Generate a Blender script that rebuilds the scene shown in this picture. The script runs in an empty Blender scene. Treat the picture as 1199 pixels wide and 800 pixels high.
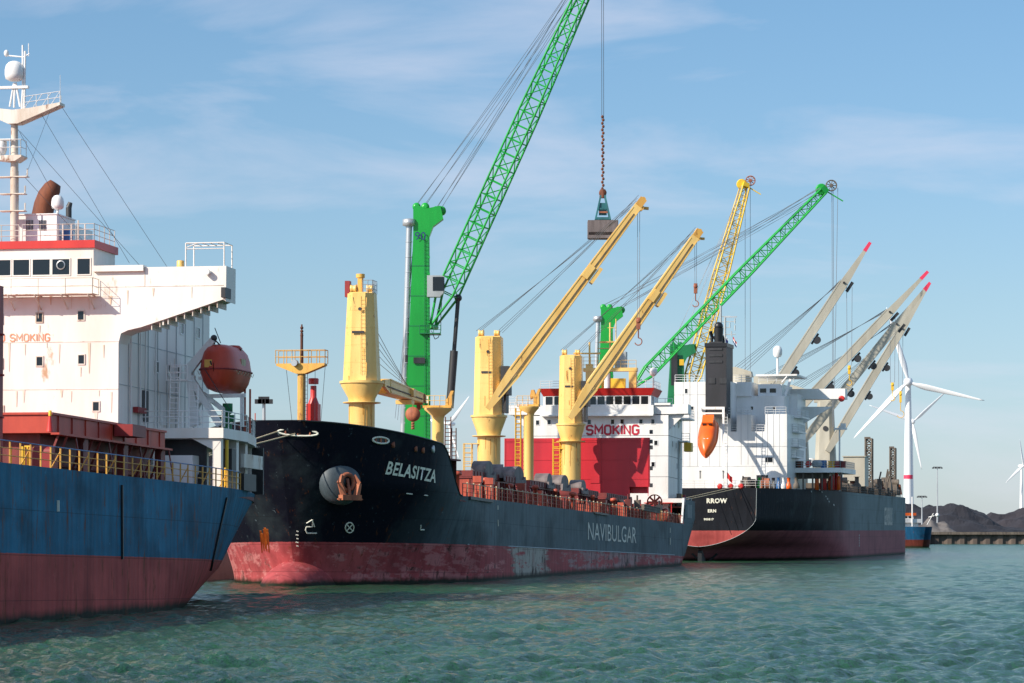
import bpy, math, random
from mathutils import Vector, Matrix, noise
random.seed(7)
R = math.radians
V = Vector
scene = bpy.context.scene
COL = scene.collection

# ---------------------------------------------------------------- camera
F = 3800.0            # focal length in photo pixels (photo 1199 wide)
CAMH = 4.8
cd = bpy.data.cameras.new('camera')
cam = bpy.data.objects.new('camera', cd)
COL.objects.link(cam)
cam.location = (0, 0, CAMH)
cam.rotation_euler = (R(90), 0, 0)
cd.sensor_width = 36
cd.lens = 36 * F / 1199
cd.shift_y = 220 / 1199
cd.clip_end = 30000
cd.clip_start = 1
scene.camera = cam

# ---------------------------------------------------------------- light
SUN_AZ = 238.5        # clockwise from +Y
SUN_EL = 33
sd = V((math.sin(R(SUN_AZ)) * math.cos(R(SUN_EL)), math.cos(R(SUN_AZ)) * math.cos(R(SUN_EL)), math.sin(R(SUN_EL))))
ld = bpy.data.lights.new('sun', 'SUN')
ld.energy = 4.6
ld.angle = R(0.53)
ld.color = (1.0, 0.91, 0.79)
sun = bpy.data.objects.new('sun', ld)
COL.objects.link(sun)
sun.rotation_euler = sd.to_track_quat('Z', 'Y').to_euler()

world = bpy.data.worlds.new('World')
scene.world = world
world.use_nodes = True
nt = world.node_tree
nt.nodes.clear()
def N(nt, t, **k):
    n = nt.nodes.new(t)
    for a, b in k.items():
        setattr(n, a, b)
    return n
out = N(nt, 'ShaderNodeOutputWorld')
bg = N(nt, 'ShaderNodeBackground')
bg.inputs['Strength'].default_value = 0.1
sky = N(nt, 'ShaderNodeTexSky', sky_type='NISHITA', sun_disc=False)
sky.sun_elevation = R(SUN_EL)
sky.sun_rotation = R(SUN_AZ)
sky.altitude = 0
sky.air_density = 1.0
sky.dust_density = 0.25
sky.ozone_density = 1.0
# thin high cloud, laid out by direction on the sky itself
tc = N(nt, 'ShaderNodeTexCoord')
mp = N(nt, 'ShaderNodeMapping')
mp.inputs['Scale'].default_value = (5.0, 5.0, 22.0)
mp.inputs['Location'].default_value = (0.9, 0.0, 0.75)
nz = N(nt, 'ShaderNodeTexNoise')
nz.inputs['Scale'].default_value = 1.3
nz.inputs['Detail'].default_value = 9
nz.inputs['Roughness'].default_value = 0.56
nz.inputs['Distortion'].default_value = 0.35
cr = N(nt, 'ShaderNodeValToRGB')
cr.color_ramp.elements[0].position = 0.515
cr.color_ramp.elements[0].color = (0, 0, 0, 1)
cr.color_ramp.elements[1].position = 0.78
cr.color_ramp.elements[1].color = (1, 1, 1, 1)
fac = N(nt, 'ShaderNodeMath', operation='MULTIPLY')
fac.inputs[1].default_value = 0.60
mx = N(nt, 'ShaderNodeMixRGB')
mx.inputs['Color2'].default_value = (6.0, 6.0, 6.9, 1)
tint = N(nt, 'ShaderNodeMixRGB', blend_type='MULTIPLY')
tint.inputs['Fac'].default_value = 1.0
tint.inputs['Color2'].default_value = (0.95, 0.99, 1.0, 1)
L = nt.links.new
L(tc.outputs['Generated'], mp.inputs['Vector'])
L(mp.outputs[0], nz.inputs['Vector'])
L(nz.outputs['Fac'], cr.inputs[0])
L(cr.outputs[0], fac.inputs[0])
L(fac.outputs[0], mx.inputs['Fac'])
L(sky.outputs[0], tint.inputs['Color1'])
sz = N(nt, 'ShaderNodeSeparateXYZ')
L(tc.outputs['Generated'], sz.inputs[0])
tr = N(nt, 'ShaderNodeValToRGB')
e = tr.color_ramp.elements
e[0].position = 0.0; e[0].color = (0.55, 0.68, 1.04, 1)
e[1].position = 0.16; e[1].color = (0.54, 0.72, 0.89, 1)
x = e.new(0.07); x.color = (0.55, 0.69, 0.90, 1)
x = e.new(0.35); x.color = (1.5, 1.5, 1.45, 1)  # sky above the view brightened to add fill light on shaded sides
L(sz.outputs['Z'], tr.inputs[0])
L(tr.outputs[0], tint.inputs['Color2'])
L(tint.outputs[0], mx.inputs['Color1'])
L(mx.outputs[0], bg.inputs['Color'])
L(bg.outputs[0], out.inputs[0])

scene.view_settings.view_transform = 'Standard'
scene.view_settings.look = 'None'
scene.view_settings.gamma = 1
scene.view_settings.exposure = 0.42

# ---------------------------------------------------------------- mesh builder
SPLIT = {'weld_ring', 'girder_line', 'deck_pillar', 'inner_bulkhead', 'deck_fitting', 'lamp_bracket', 'davit', 'yellow_frame', 'louvre', 'drain_pipe', 'hinge', 'mooring_bitt',
         'red_stanchion', 'yellow_post', 'yellow_drum', 'roller_door', 'draught_mark', 'paint_scrape', 'hanging_rope', 'hoist_rope', 'hoist_wire', 'ladder', 'aerial_pole',
         'bulwark_stiffener', 'shelter_pillar', 'fall_sheave', 'top_sheave', 'coaming_stay', 'window', 'winch', 'stencil_mark', 'wing_rib', 'rust_run',
         'topmast', 'vent_plate', 'door', 'roller', 'head_sheave', 'side_deck', 'weld_seam', 'side_seam', 'plate_seam', 'mooring_winch'}
class MB:
    def __init__(s):
        s.v = []; s.f = []; s.m = []; s.sm = []
    def add(s, vs, fs, mi=0, smooth=False):
        o = len(s.v)
        s.v += [tuple(a) for a in vs]
        for f in fs:
            s.f.append([o + i for i in f]); s.m.append(mi); s.sm.append(smooth)
    def box(s, x0, x1, y0, y1, z0, z1, mi=0):
        vs = [(x, y, z) for x in (x0, x1) for y in (y0, y1) for z in (z0, z1)]
        s.add(vs, [(0, 1, 3, 2), (4, 6, 7, 5), (0, 4, 5, 1), (2, 3, 7, 6), (0, 2, 6, 4), (1, 5, 7, 3)], mi)
    def prism(s, pts, axis, a, b, mi=0):
        # polygon given in the two other axes (order kept), extruded along axis from a to b
        def mk(p, t):
            if axis == 'x': return (t, p[0], p[1])
            if axis == 'y': return (p[0], t, p[1])
            return (p[0], p[1], t)
        n = len(pts)
        vs = [mk(p, a) for p in pts] + [mk(p, b) for p in pts]
        fs = [tuple(range(n)), tuple(range(2 * n - 1, n - 1, -1))]
        fs += [(i, i + n, (i + 1) % n + n, (i + 1) % n) for i in range(n)]
        s.add(vs, fs, mi)
    def frame(s, d):
        d = d.normalized()
        up = V((0, 0, 1)) if abs(d.z) < 0.95 else V((0, 1, 0))
        x = d.cross(up).normalized()
        return x, x.cross(d).normalized()
    def tube(s, p, q, r, n=6, r2=None, mi=0, caps=True, smooth=True):
        p = V(p); q = V(q)
        if (q - p).length < 1e-6: return
        r2 = r if r2 is None else r2
        x, y = s.frame(q - p)
        vs = []
        for c, rr in ((p, r), (q, r2)):
            for i in range(n):
                a = 2 * math.pi * i / n
                vs.append(c + (x * math.cos(a) + y * math.sin(a)) * rr)
        fs = [(i, (i + 1) % n, n + (i + 1) % n, n + i) for i in range(n)]
        s.add(vs, fs, mi, smooth and n > 5)
        if caps:
            s.add(vs[:n], [tuple(range(n - 1, -1, -1))], mi)
            s.add(vs[n:], [tuple(range(n))], mi)
    def line(s, pts, r, n=4, mi=0):
        for a, b in zip(pts[:-1], pts[1:]): s.tube(a, b, r, n, mi=mi)
    def cable(s, p, q, r, sag=0.0, k=8, n=4, mi=0):
        p = V(p); q = V(q)
        pts = [p.lerp(q, i / k) - V((0, 0, sag * 4 * (i / k) * (1 - i / k))) for i in range(k + 1)]
        s.line(pts, r, n, mi)
    def beam(s, p, q, w, h, w2=None, h2=None, mi=0, up=None):
        # rectangular bar; w across (horizontal), h in the bar's own up direction
        p = V(p); q = V(q)
        w2 = w if w2 is None else w2; h2 = h if h2 is None else h2
        x, y = s.frame(q - p)
        if up is not None:
            y = V(up); d = (q - p).normalized(); y = (y - d * y.dot(d)).normalized(); x = d.cross(y)
        vs = []
        for c, ww, hh in ((p, w, h), (q, w2, h2)):
            for a, b in ((-1, -1), (1, -1), (1, 1), (-1, 1)):
                vs.append(c + x * (a * ww / 2) + y * (b * hh / 2))
        s.add(vs, [(3, 2, 1, 0), (4, 5, 6, 7), (0, 1, 5, 4), (1, 2, 6, 5), (2, 3, 7, 6), (3, 0, 4, 7)], mi)
    def lathe(s, prof, c=(0, 0, 0), n=20, mi=0, axis='z', caps=True):
        c = V(c); vs = []
        for r, z in prof:
            for i in range(n):
                a = 2 * math.pi * i / n
                u, w = r * math.cos(a), r * math.sin(a)
                d = (u, w, z) if axis == 'z' else ((z, u, w) if axis == 'x' else (u, z, w))
                vs.append(c + V(d))
        fs = []
        for k in range(len(prof) - 1):
            for i in range(n):
                fs.append((k * n + i, k * n + (i + 1) % n, (k + 1) * n + (i + 1) % n, (k + 1) * n + i))
        s.add(vs, fs, mi, True)
        if caps and prof[0][0] > 1e-4: s.add(vs[:n], [tuple(range(n - 1, -1, -1))], mi)
        if caps and prof[-1][0] > 1e-4: s.add(vs[-n:], [tuple(range(n))], mi)
    def ball(s, c, rx, ry=None, rz=None, n=14, m=9, mi=0):
        ry = rx if ry is None else ry; rz = rx if rz is None else rz
        c = V(c); vs = []
        for j in range(m + 1):
            t = math.pi * j / m
            for i in range(n):
                a = 2 * math.pi * i / n
                vs.append(c + V((rx * math.sin(t) * math.cos(a), ry * math.sin(t) * math.sin(a), rz * math.cos(t))))
        fs = [(j * n + i, (j + 1) * n + i, (j + 1) * n + (i + 1) % n, j * n + (i + 1) % n) for j in range(m) for i in range(n)]
        s.add(vs, fs, mi, True)
    def rail(s, pts, h=1.1, k=3, step=1.5, r=0.035, mi=0, rp=None):
        pts = [V(p) for p in pts]; rp = rp or r * 1.2
        for a, b in zip(pts[:-1], pts[1:]):
            n = max(1, round((b - a).length / step))
            for i in range(n + 1):
                p = a.lerp(b, i / n)
                s.tube(p, p + V((0, 0, h)), rp, 4, mi=mi)
            for j in range(1, k + 1):
                z = V((0, 0, h * j / k))
                s.tube(a + z, b + z, r, 4, mi=mi)
    def ladder(s, p, q, w=(0.5, 0, 0), r=0.04, step=0.4, mi=0):
        p = V(p); q = V(q); w = V(w)
        s.tube(p - w / 2, q - w / 2, r, 4, mi=mi); s.tube(p + w / 2, q + w / 2, r, 4, mi=mi)
        n = int((q - p).length / step)
        for i in range(1, n):
            c = p.lerp(q, i / n)
            s.tube(c - w / 2, c + w / 2, r * .7, 4, mi=mi)
    def lattice(s, P, Q, up, dep, wid, n, rc=0.12, rb=0.06, mi=0, mib=None):
        # dep(t), wid(t): section in the luffing plane / across
        P = V(P); Q = V(Q); d = (Q - P).normalized(); up = V(up); up = (up - d * up.dot(d)).normalized(); x = d.cross(up)
        mib = mi if mib is None else mib
        sec = []
        for i in range(n + 1):
            t = i / n; c = P.lerp(Q, t); a = dep(t) / 2; b = wid(t) / 2
            sec.append([c + up * a + x * b, c + up * a - x * b, c - up * a - x * b, c - up * a + x * b])
        for i in range(n):
            for k in range(4): s.tube(sec[i][k], sec[i + 1][k], rc, 6, mi=mi)
            for k in range(4):
                j = (k + 1) % 4
                if i % 2: s.tube(sec[i][k], sec[i + 1][j], rb, 4, mi=mib)
                else: s.tube(sec[i][j], sec[i + 1][k], rb, 4, mi=mib)
        for i in range(n + 1):
            for k in range(4): s.tube(sec[i][k], sec[i][(k + 1) % 4], rb, 4, mi=mib)
        return sec
    def pieces(s):
        # groups of touching solids, each returned as a builder of its own
        par = list(range(len(s.v)))
        def find(a):
            while par[a] != a: par[a] = par[par[a]]; a = par[a]
            return a
        for f in s.f:
            for i in f[1:]: par[find(i)] = find(f[0])
        comp = {}
        for i in range(len(s.v)): comp.setdefault(find(i), []).append(i)
        bx = []
        for k, ids in comp.items():
            lo = [min(s.v[i][a] for i in ids) - .06 for a in range(3)]; hi = [max(s.v[i][a] for i in ids) + .06 for a in range(3)]
            bx.append([lo, hi, k])
        g = list(range(len(bx)))
        def gf(a):
            while g[a] != a: a = g[a]
            return a
        for i in range(len(bx)):
            for j in range(i):
                if all(bx[i][0][a] < bx[j][1][a] and bx[j][0][a] < bx[i][1][a] for a in range(3)): g[gf(i)] = gf(j)
        grp = {}
        for i in range(len(bx)): grp.setdefault(gf(i), set()).add(bx[i][2])
        res = []
        for ks in grp.values():
            m = MB(); mp = {}
            for f, mi, sm in zip(s.f, s.m, s.sm):
                if find(f[0]) in ks:
                    nf = []
                    for i in f:
                        if i not in mp: mp[i] = len(m.v); m.v.append(s.v[i])
                        nf.append(mp[i])
                    m.f.append(nf); m.m.append(mi); m.sm.append(sm)
            res.append(m)
        return res
    def obj(s, name, mats, parent=None, **k):
        if name in SPLIT and parent is not None and not k:
            ps = s.pieces()
            if len(ps) > 1: return [p.obj(name, mats, parent) for p in ps][0]
        me = bpy.data.meshes.new(name)
        me.from_pydata(s.v, [], s.f)
        if not isinstance(mats, (list, tuple)): mats = [mats]
        for m in mats: me.materials.append(m)
        me.polygons.foreach_set('material_index', s.m)
        me.polygons.foreach_set('use_smooth', s.sm)
        me.update()
        o = bpy.data.objects.new(name, me)
        COL.objects.link(o)
        if parent is not None: o.parent = parent
        tag(o, **k)
        return o

def tag(o, label=None, cat=None, group=None, kind=None):
    if label: o['label'] = label
    if cat: o['category'] = cat
    if group: o['group'] = group
    if kind: o['kind'] = kind
    return o

def empty(name, loc=(0, 0, 0), rot=(0, 0, 0), **k):
    o = bpy.data.objects.new(name, None)
    COL.objects.link(o)
    o.location = loc; o.rotation_euler = rot
    o.empty_display_size = 0.1
    return tag(o, **k)

def lettering(text, size, mat, parent, fn, sx=1.0, bold=0.0, name='lettering', gap=1.0, align='CENTER'):
    cu = bpy.data.curves.new('lettering', 'FONT')
    cu.body = text; cu.size = size; cu.align_x = align; cu.align_y = 'CENTER'
    cu.offset = bold; cu.resolution_u = 3; cu.space_character = gap
    to = bpy.data.objects.new('lettering_curve', cu)
    COL.objects.link(to)
    dg = bpy.context.evaluated_depsgraph_get()
    me = bpy.data.meshes.new_from_object(to.evaluated_get(dg))
    bpy.data.objects.remove(to)
    me.materials.clear(); me.materials.append(mat)
    for v in me.vertices: v.co = fn(v.co.x * sx, v.co.y)
    o = bpy.data.objects.new(name, me)
    COL.objects.link(o); o.parent = parent
    return o

# painted block capitals made of broad strokes with cut corners
c_ = .16
STROKES = {
 'S': [[(.66, .80), (.66, 1 - c_), (.66 - c_, 1), (c_, 1), (0, 1 - c_), (0, .5 + c_ * .6), (c_, .5), (.66 - c_, .5), (.66, .5 - c_ * .6), (.66, c_), (.66 - c_, 0), (c_, 0), (0, c_), (0, .20)]],
 'M': [[(0, 0), (0, 1), (.40, .35), (.80, 1), (.80, 0)]],
 'O': [[(.33, 0), (.66 - c_, 0), (.66, c_), (.66, 1 - c_), (.66 - c_, 1), (c_, 1), (0, 1 - c_), (0, c_), (c_, 0), (.33, 0)]],
 'K': [[(0, 0), (0, 1)], [(.66, 1), (.08, .45)], [(.24, .58), (.68, 0)]],
 'I': [[(0, 0), (0, 1)]],
 'N': [[(0, 0), (0, 1), (.64, 0), (.64, 1)]],
 'G': [[(.66, .80), (.66, 1 - c_), (.66 - c_, 1), (c_, 1), (0, 1 - c_), (0, c_), (c_, 0), (.66 - c_, 0), (.66, c_), (.66, .46), (.36, .46)]],
}
WID = {'M': .80, 'I': 0, 'N': .64, ' ': .3}
def block_text(text, h, w, mat, parent, right, z0, y, gap=.34):
    x = 0; pos = []
    for ch in text: pos.append(x); x += WID.get(ch, .66) + gap
    tot = x - gap; m = MB(); k = 0
    for ch, p in zip(text, pos):
        for st in STROKES.get(ch, []):
            n = len(st); L_ = []; R_ = []
            for i in range(n):
                a = V(st[max(i - 1, 0)]); b = V(st[i]); c = V(st[min(i + 1, n - 1)])
                d0 = (b - a) if i else (c - b); d1 = (c - b) if i < n - 1 else (b - a)
                if d0.length < 1e-6: d0 = d1
                d0 = d0.normalized(); d1 = d1.normalized(); t = (d0 + d1).normalized(); nn = V((-t.y, t.x)); sc = w / max(.45, abs(nn.dot(V((-d0.y, d0.x)))))
                L_.append(b + nn * sc / 2); R_.append(b - nn * sc / 2)
            vs = []
            for a, b in zip(L_, R_):
                for q in (a, b): vs.append((right + (p + q.x - tot) * h, y - .004 * (k % 3), z0 + (q.y - .5) * h))
            m.add(vs, [(2 * i, 2 * i + 1, 2 * i + 3, 2 * i + 2) for i in range(n - 1)]); k += 1
    return m.obj('lettering', mat, parent)

# ---------------------------------------------------------------- materials
def mat_base(name):
    m = bpy.data.materials.new(name); m.use_nodes = True
    nt = m.node_tree
    return m, nt, nt.nodes['Principled BSDF']

def paint(name, c, c2=None, rough=0.45, rust=0.0, rustc=(0.16, 0.045, 0.015), scale=0.6, var=0.35, metal=0.0, streak=(1, 1, 0.18), bump=0.0, spec=None):
    """weathered paint: broad tone change, vertical dirt streaks, rust patches"""
    m, nt, b = mat_base(name)
    c2 = c2 or tuple(x * (1 - var) for x in c)
    tc = N(nt, 'ShaderNodeTexCoord')
    mp = N(nt, 'ShaderNodeMapping'); mp.inputs['Scale'].default_value = streak
    n1 = N(nt, 'ShaderNodeTexNoise'); n1.inputs['Scale'].default_value = scale; n1.inputs['Detail'].default_value = 7; n1.inputs['Roughness'].default_value = .62
    r1 = N(nt, 'ShaderNodeValToRGB'); e = r1.color_ramp.elements
    e[0].position = .36; e[0].color = (*c2, 1); e[1].position = .60; e[1].color = (*c, 1)
    L = nt.links.new
    L(tc.outputs['Object'], mp.inputs[0]); L(mp.outputs[0], n1.inputs['Vector']); L(n1.outputs['Fac'], r1.inputs[0])
    last = r1.outputs[0]
    if rust > 0:
        mp2 = N(nt, 'ShaderNodeMapping'); mp2.inputs['Scale'].default_value = (streak[0], streak[1], streak[2] * 2); mp2.inputs['Location'].default_value = (7, 3, 1)
        n2 = N(nt, 'ShaderNodeTexNoise'); n2.inputs['Scale'].default_value = scale * 2.3; n2.inputs['Detail'].default_value = 9; n2.inputs['Roughness'].default_value = .7
        r2 = N(nt, 'ShaderNodeValToRGB'); e = r2.color_ramp.elements
        e[0].position = .74 - .28 * rust; e[0].color = (0, 0, 0, 1); e[1].position = .80 - .22 * rust; e[1].color = (1, 1, 1, 1)
        mx = N(nt, 'ShaderNodeMixRGB'); mx.inputs['Color2'].default_value = (*rustc, 1)
        L(tc.outputs['Object'], mp2.inputs[0]); L(mp2.outputs[0], n2.inputs['Vector']); L(n2.outputs['Fac'], r2.inputs[0])
        L(r2.outputs[0], mx.inputs['Fac']); L(last, mx.inputs['Color1']); last = mx.outputs[0]
    L(last, b.inputs['Base Color'])
    b.inputs['Roughness'].default_value = rough; b.inputs['Metallic'].default_value = metal
    if spec is not None: b.inputs['Specular IOR Level'].default_value = spec
    if bump:
        bp = N(nt, 'ShaderNodeBump'); bp.inputs['Strength'].default_value = bump; bp.inputs['Distance'].default_value = .05
        L(n1.outputs['Fac'], bp.inputs['Height']); L(bp.outputs[0], b.inputs['Normal'])
    return m

def hull_paint(name, top, top2, bot, bot2, zline, patches=(), rough=.42, plates=True, rustamt=.3, streaky=1.0, fade=None):
    """two-colour hull: boot-top colour under zline (object z), weathered, plate seams, scraped patches"""
    m, nt, b = mat_base(name)
    L = nt.links.new
    tc = N(nt, 'ShaderNodeTexCoord')
    sx = N(nt, 'ShaderNodeSeparateXYZ'); L(tc.outputs['Object'], sx.inputs[0])
    def noise_(scale, vec=(1, 1, 1), det=7, loc=(0, 0, 0), rgh=.6):
        mp = N(nt, 'ShaderNodeMapping'); mp.inputs['Scale'].default_value = vec; mp.inputs['Location'].default_value = loc
        n = N(nt, 'ShaderNodeTexNoise'); n.inputs['Scale'].default_value = scale; n.inputs['Detail'].default_value = det; n.inputs['Roughness'].default_value = rgh
        L(tc.outputs['Object'], mp.inputs[0]); L(mp.outputs[0], n.inputs['Vector']); return n.outputs['Fac']
    def ramp(src, p0, c0, p1, c1):
        r = N(nt, 'ShaderNodeValToRGB'); e = r.color_ramp.elements
        e[0].position = p0; e[0].color = (*c0, 1); e[1].position = p1; e[1].color = (*c1, 1)
        L(src, r.inputs[0]); return r.outputs[0]
    def mix(f, a, c, t='MIX'):
        x = N(nt, 'ShaderNodeMixRGB', blend_type=t)
        if isinstance(f, float): x.inputs['Fac'].default_value = f
        else: L(f, x.inputs['Fac'])
        for s_, v_ in (('Color1', a), ('Color2', c)):
            if isinstance(v_, tuple): x.inputs[s_].default_value = (*v_, 1)
            else: L(v_, x.inputs[s_])
        return x.outputs[0]
    def math_(op, a, b_=None, c_=None):
        x = N(nt, 'ShaderNodeMath', operation=op)
        for i, v_ in enumerate((a, b_, c_)):
            if v_ is None: continue
            if isinstance(v_, (int, float)): x.inputs[i].default_value = v_
            else: L(v_, x.inputs[i])
        return x.outputs[0]
    O = (0, 0, 0); W = (1, 1, 1)
    z = sx.outputs['Z']; y = sx.outputs['Y']
    # vertical streaks run down the side: stretch in z, fine along y
    st = noise_(1.1, (1, 1, .12), 8)
    bl = noise_(.16, (1, .6, 1.6), 6, (3, 1, 2))
    topc = mix(ramp(bl, .35, O, .65, W), top, top2)
    topc = mix(math_('MULTIPLY', ramp(st, .40, O, .68, W), .5 * streaky), topc, tuple(x * .55 for x in top2))
    if fade:   # shading of the near end put into the colour: (y0, y1, colour)
        y0, y1, fc = fade
        mr = N(nt, 'ShaderNodeMapRange'); mr.inputs[1].default_value = y0; mr.inputs[2].default_value = y1
        L(math_('ADD', y, math_('MULTIPLY', bl, 6.0)), mr.inputs[0])
        topc = mix(mr.outputs[0], fc, topc)
    botc = mix(ramp(bl, .38, O, .62, W), bot, bot2)
    botc = mix(math_('MULTIPLY', ramp(st, .40, O, .66, W), .55 * streaky), botc, tuple(x * .6 for x in bot2))
    # scraped patches of old grey coat on the boot-top: (y0, y1, amount, colour)
    yw_ = math_('ADD', y, math_('MULTIPLY', math_('SUBTRACT', noise_(.55, (1, .12, 1.6), 8, (9, 2, 7), .7), .5), 30.0))
    for (y0, y1, amt, pc) in patches:
        a = math_('SUBTRACT', 1.0, math_('MINIMUM', 1.0, math_('ABSOLUTE', math_('DIVIDE', math_('SUBTRACT', yw_, (y0 + y1) / 2), (y1 - y0) / 2))))
        pn = noise_(.8, (1, .22, 1.5), 9, (11, 5, 3), .72)
        f = ramp(math_('ADD', math_('MULTIPLY', a, .12), math_('MULTIPLY', pn, 1.0)), .68 - .2 * amt, O, .74 - .2 * amt, W)
        f = math_('MULTIPLY', f, ramp(a, .0, O, .25, W))
        botc = mix(f, botc, pc)
        hs = noise_(1.0, (1, .5, .25), 9, (1, 9, 3), .75)
        botc = mix(math_('MULTIPLY', f, ramp(hs, .52, O, .60, W)), botc, (.05, .025, .02))
    # dark scuffed areas where fenders and ropes have worked
    sc_ = ramp(noise_(.20, (1, 1, 1.1), 5, (21, 4, 8), .55), .53, O, .66, W)
    topc = mix(math_('MULTIPLY', sc_, .55), topc, tuple(x * .35 for x in top2))
    botc = mix(math_('MULTIPLY', sc_, .40), botc, tuple(x * .45 for x in bot2))
    fl = ramp(noise_(2.2, (1, .7, .6), 10, (2, 14, 6), .78), .62, O, .66, W)
    topc = mix(math_('MULTIPLY', fl, .30), topc, tuple(min(1, x * 2.2) for x in top))
    botc = mix(math_('MULTIPLY', fl, .35), botc, tuple(min(1, x * 1.3 + .05) for x in bot))
    # line between the colours
    edge = math_('ADD', z, math_('MULTIPLY', math_('SUBTRACT', noise_(2.5, (1, .5, 1)), .5), .10))
    sel = math_('GREATER_THAN', edge, zline)
    col = mix(sel, botc, topc)
    # dirty waterline growth
    mr = N(nt, 'ShaderNodeMapRange'); mr.inputs[1].default_value = -.05; mr.inputs[2].default_value = .38; mr.inputs[3].default_value = 1; mr.inputs[4].default_value = 0
    wl = N(nt, 'ShaderNodeNewGeometry'); wz = N(nt, 'ShaderNodeSeparateXYZ'); L(wl.outputs['Position'], wz.inputs[0])
    L(math_('SUBTRACT', wz.outputs['Z'], math_('MULTIPLY', st, .5)), mr.inputs[0])
    col = mix(mr.outputs[0], col, (.018, .02, .012))
    # rust: small vertical weeps
    ru = ramp(noise_(1.6, (1, 1, .22), 10, (5, 5, 5), .75), .64 - .12 * rustamt, O, .70 - .10 * rustamt, W)
    col = mix(math_('MULTIPLY', ru, .75), col, (.14, .045, .015))
    # weld seams: thin darker lines of the plating
    if plates:
        def seam(src, period, w):
            fr = math_('FRACT', math_('DIVIDE', src, period))
            return math_('LESS_THAN', math_('ABSOLUTE', math_('SUBTRACT', fr, .5)), w / period)
        s1 = seam(z, 2.35, .022); s2 = seam(y, 9.3, .03)
        col = mix(math_('MULTIPLY', math_('MAXIMUM', s1, s2), .45), col, (.01, .01, .012))
    L(col, b.inputs['Base Color'])
    b.inputs['Roughness'].default_value = .62; b.inputs['Specular IOR Level'].default_value = .10
    # dished plating between the frames
    bp = N(nt, 'ShaderNodeBump'); bp.inputs['Strength'].default_value = .6; bp.inputs['Distance'].default_value = .09
    fr = math_('SINE', math_('MULTIPLY', y, 2 * math.pi / .8))
    L(math_('ADD', math_('MULTIPLY', fr, .08), noise_(.9, (1, 1, .5), 3)), bp.inputs['Height'])
    L(bp.outputs[0], b.inputs['Normal'])
    return m

def flat(name, c, rough=.5, metal=0.0):
    m, nt, b = mat_base(name)
    b.inputs['Base Color'].default_value = (*c, 1); b.inputs['Roughness'].default_value = rough; b.inputs['Metallic'].default_value = metal
    return m

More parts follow.
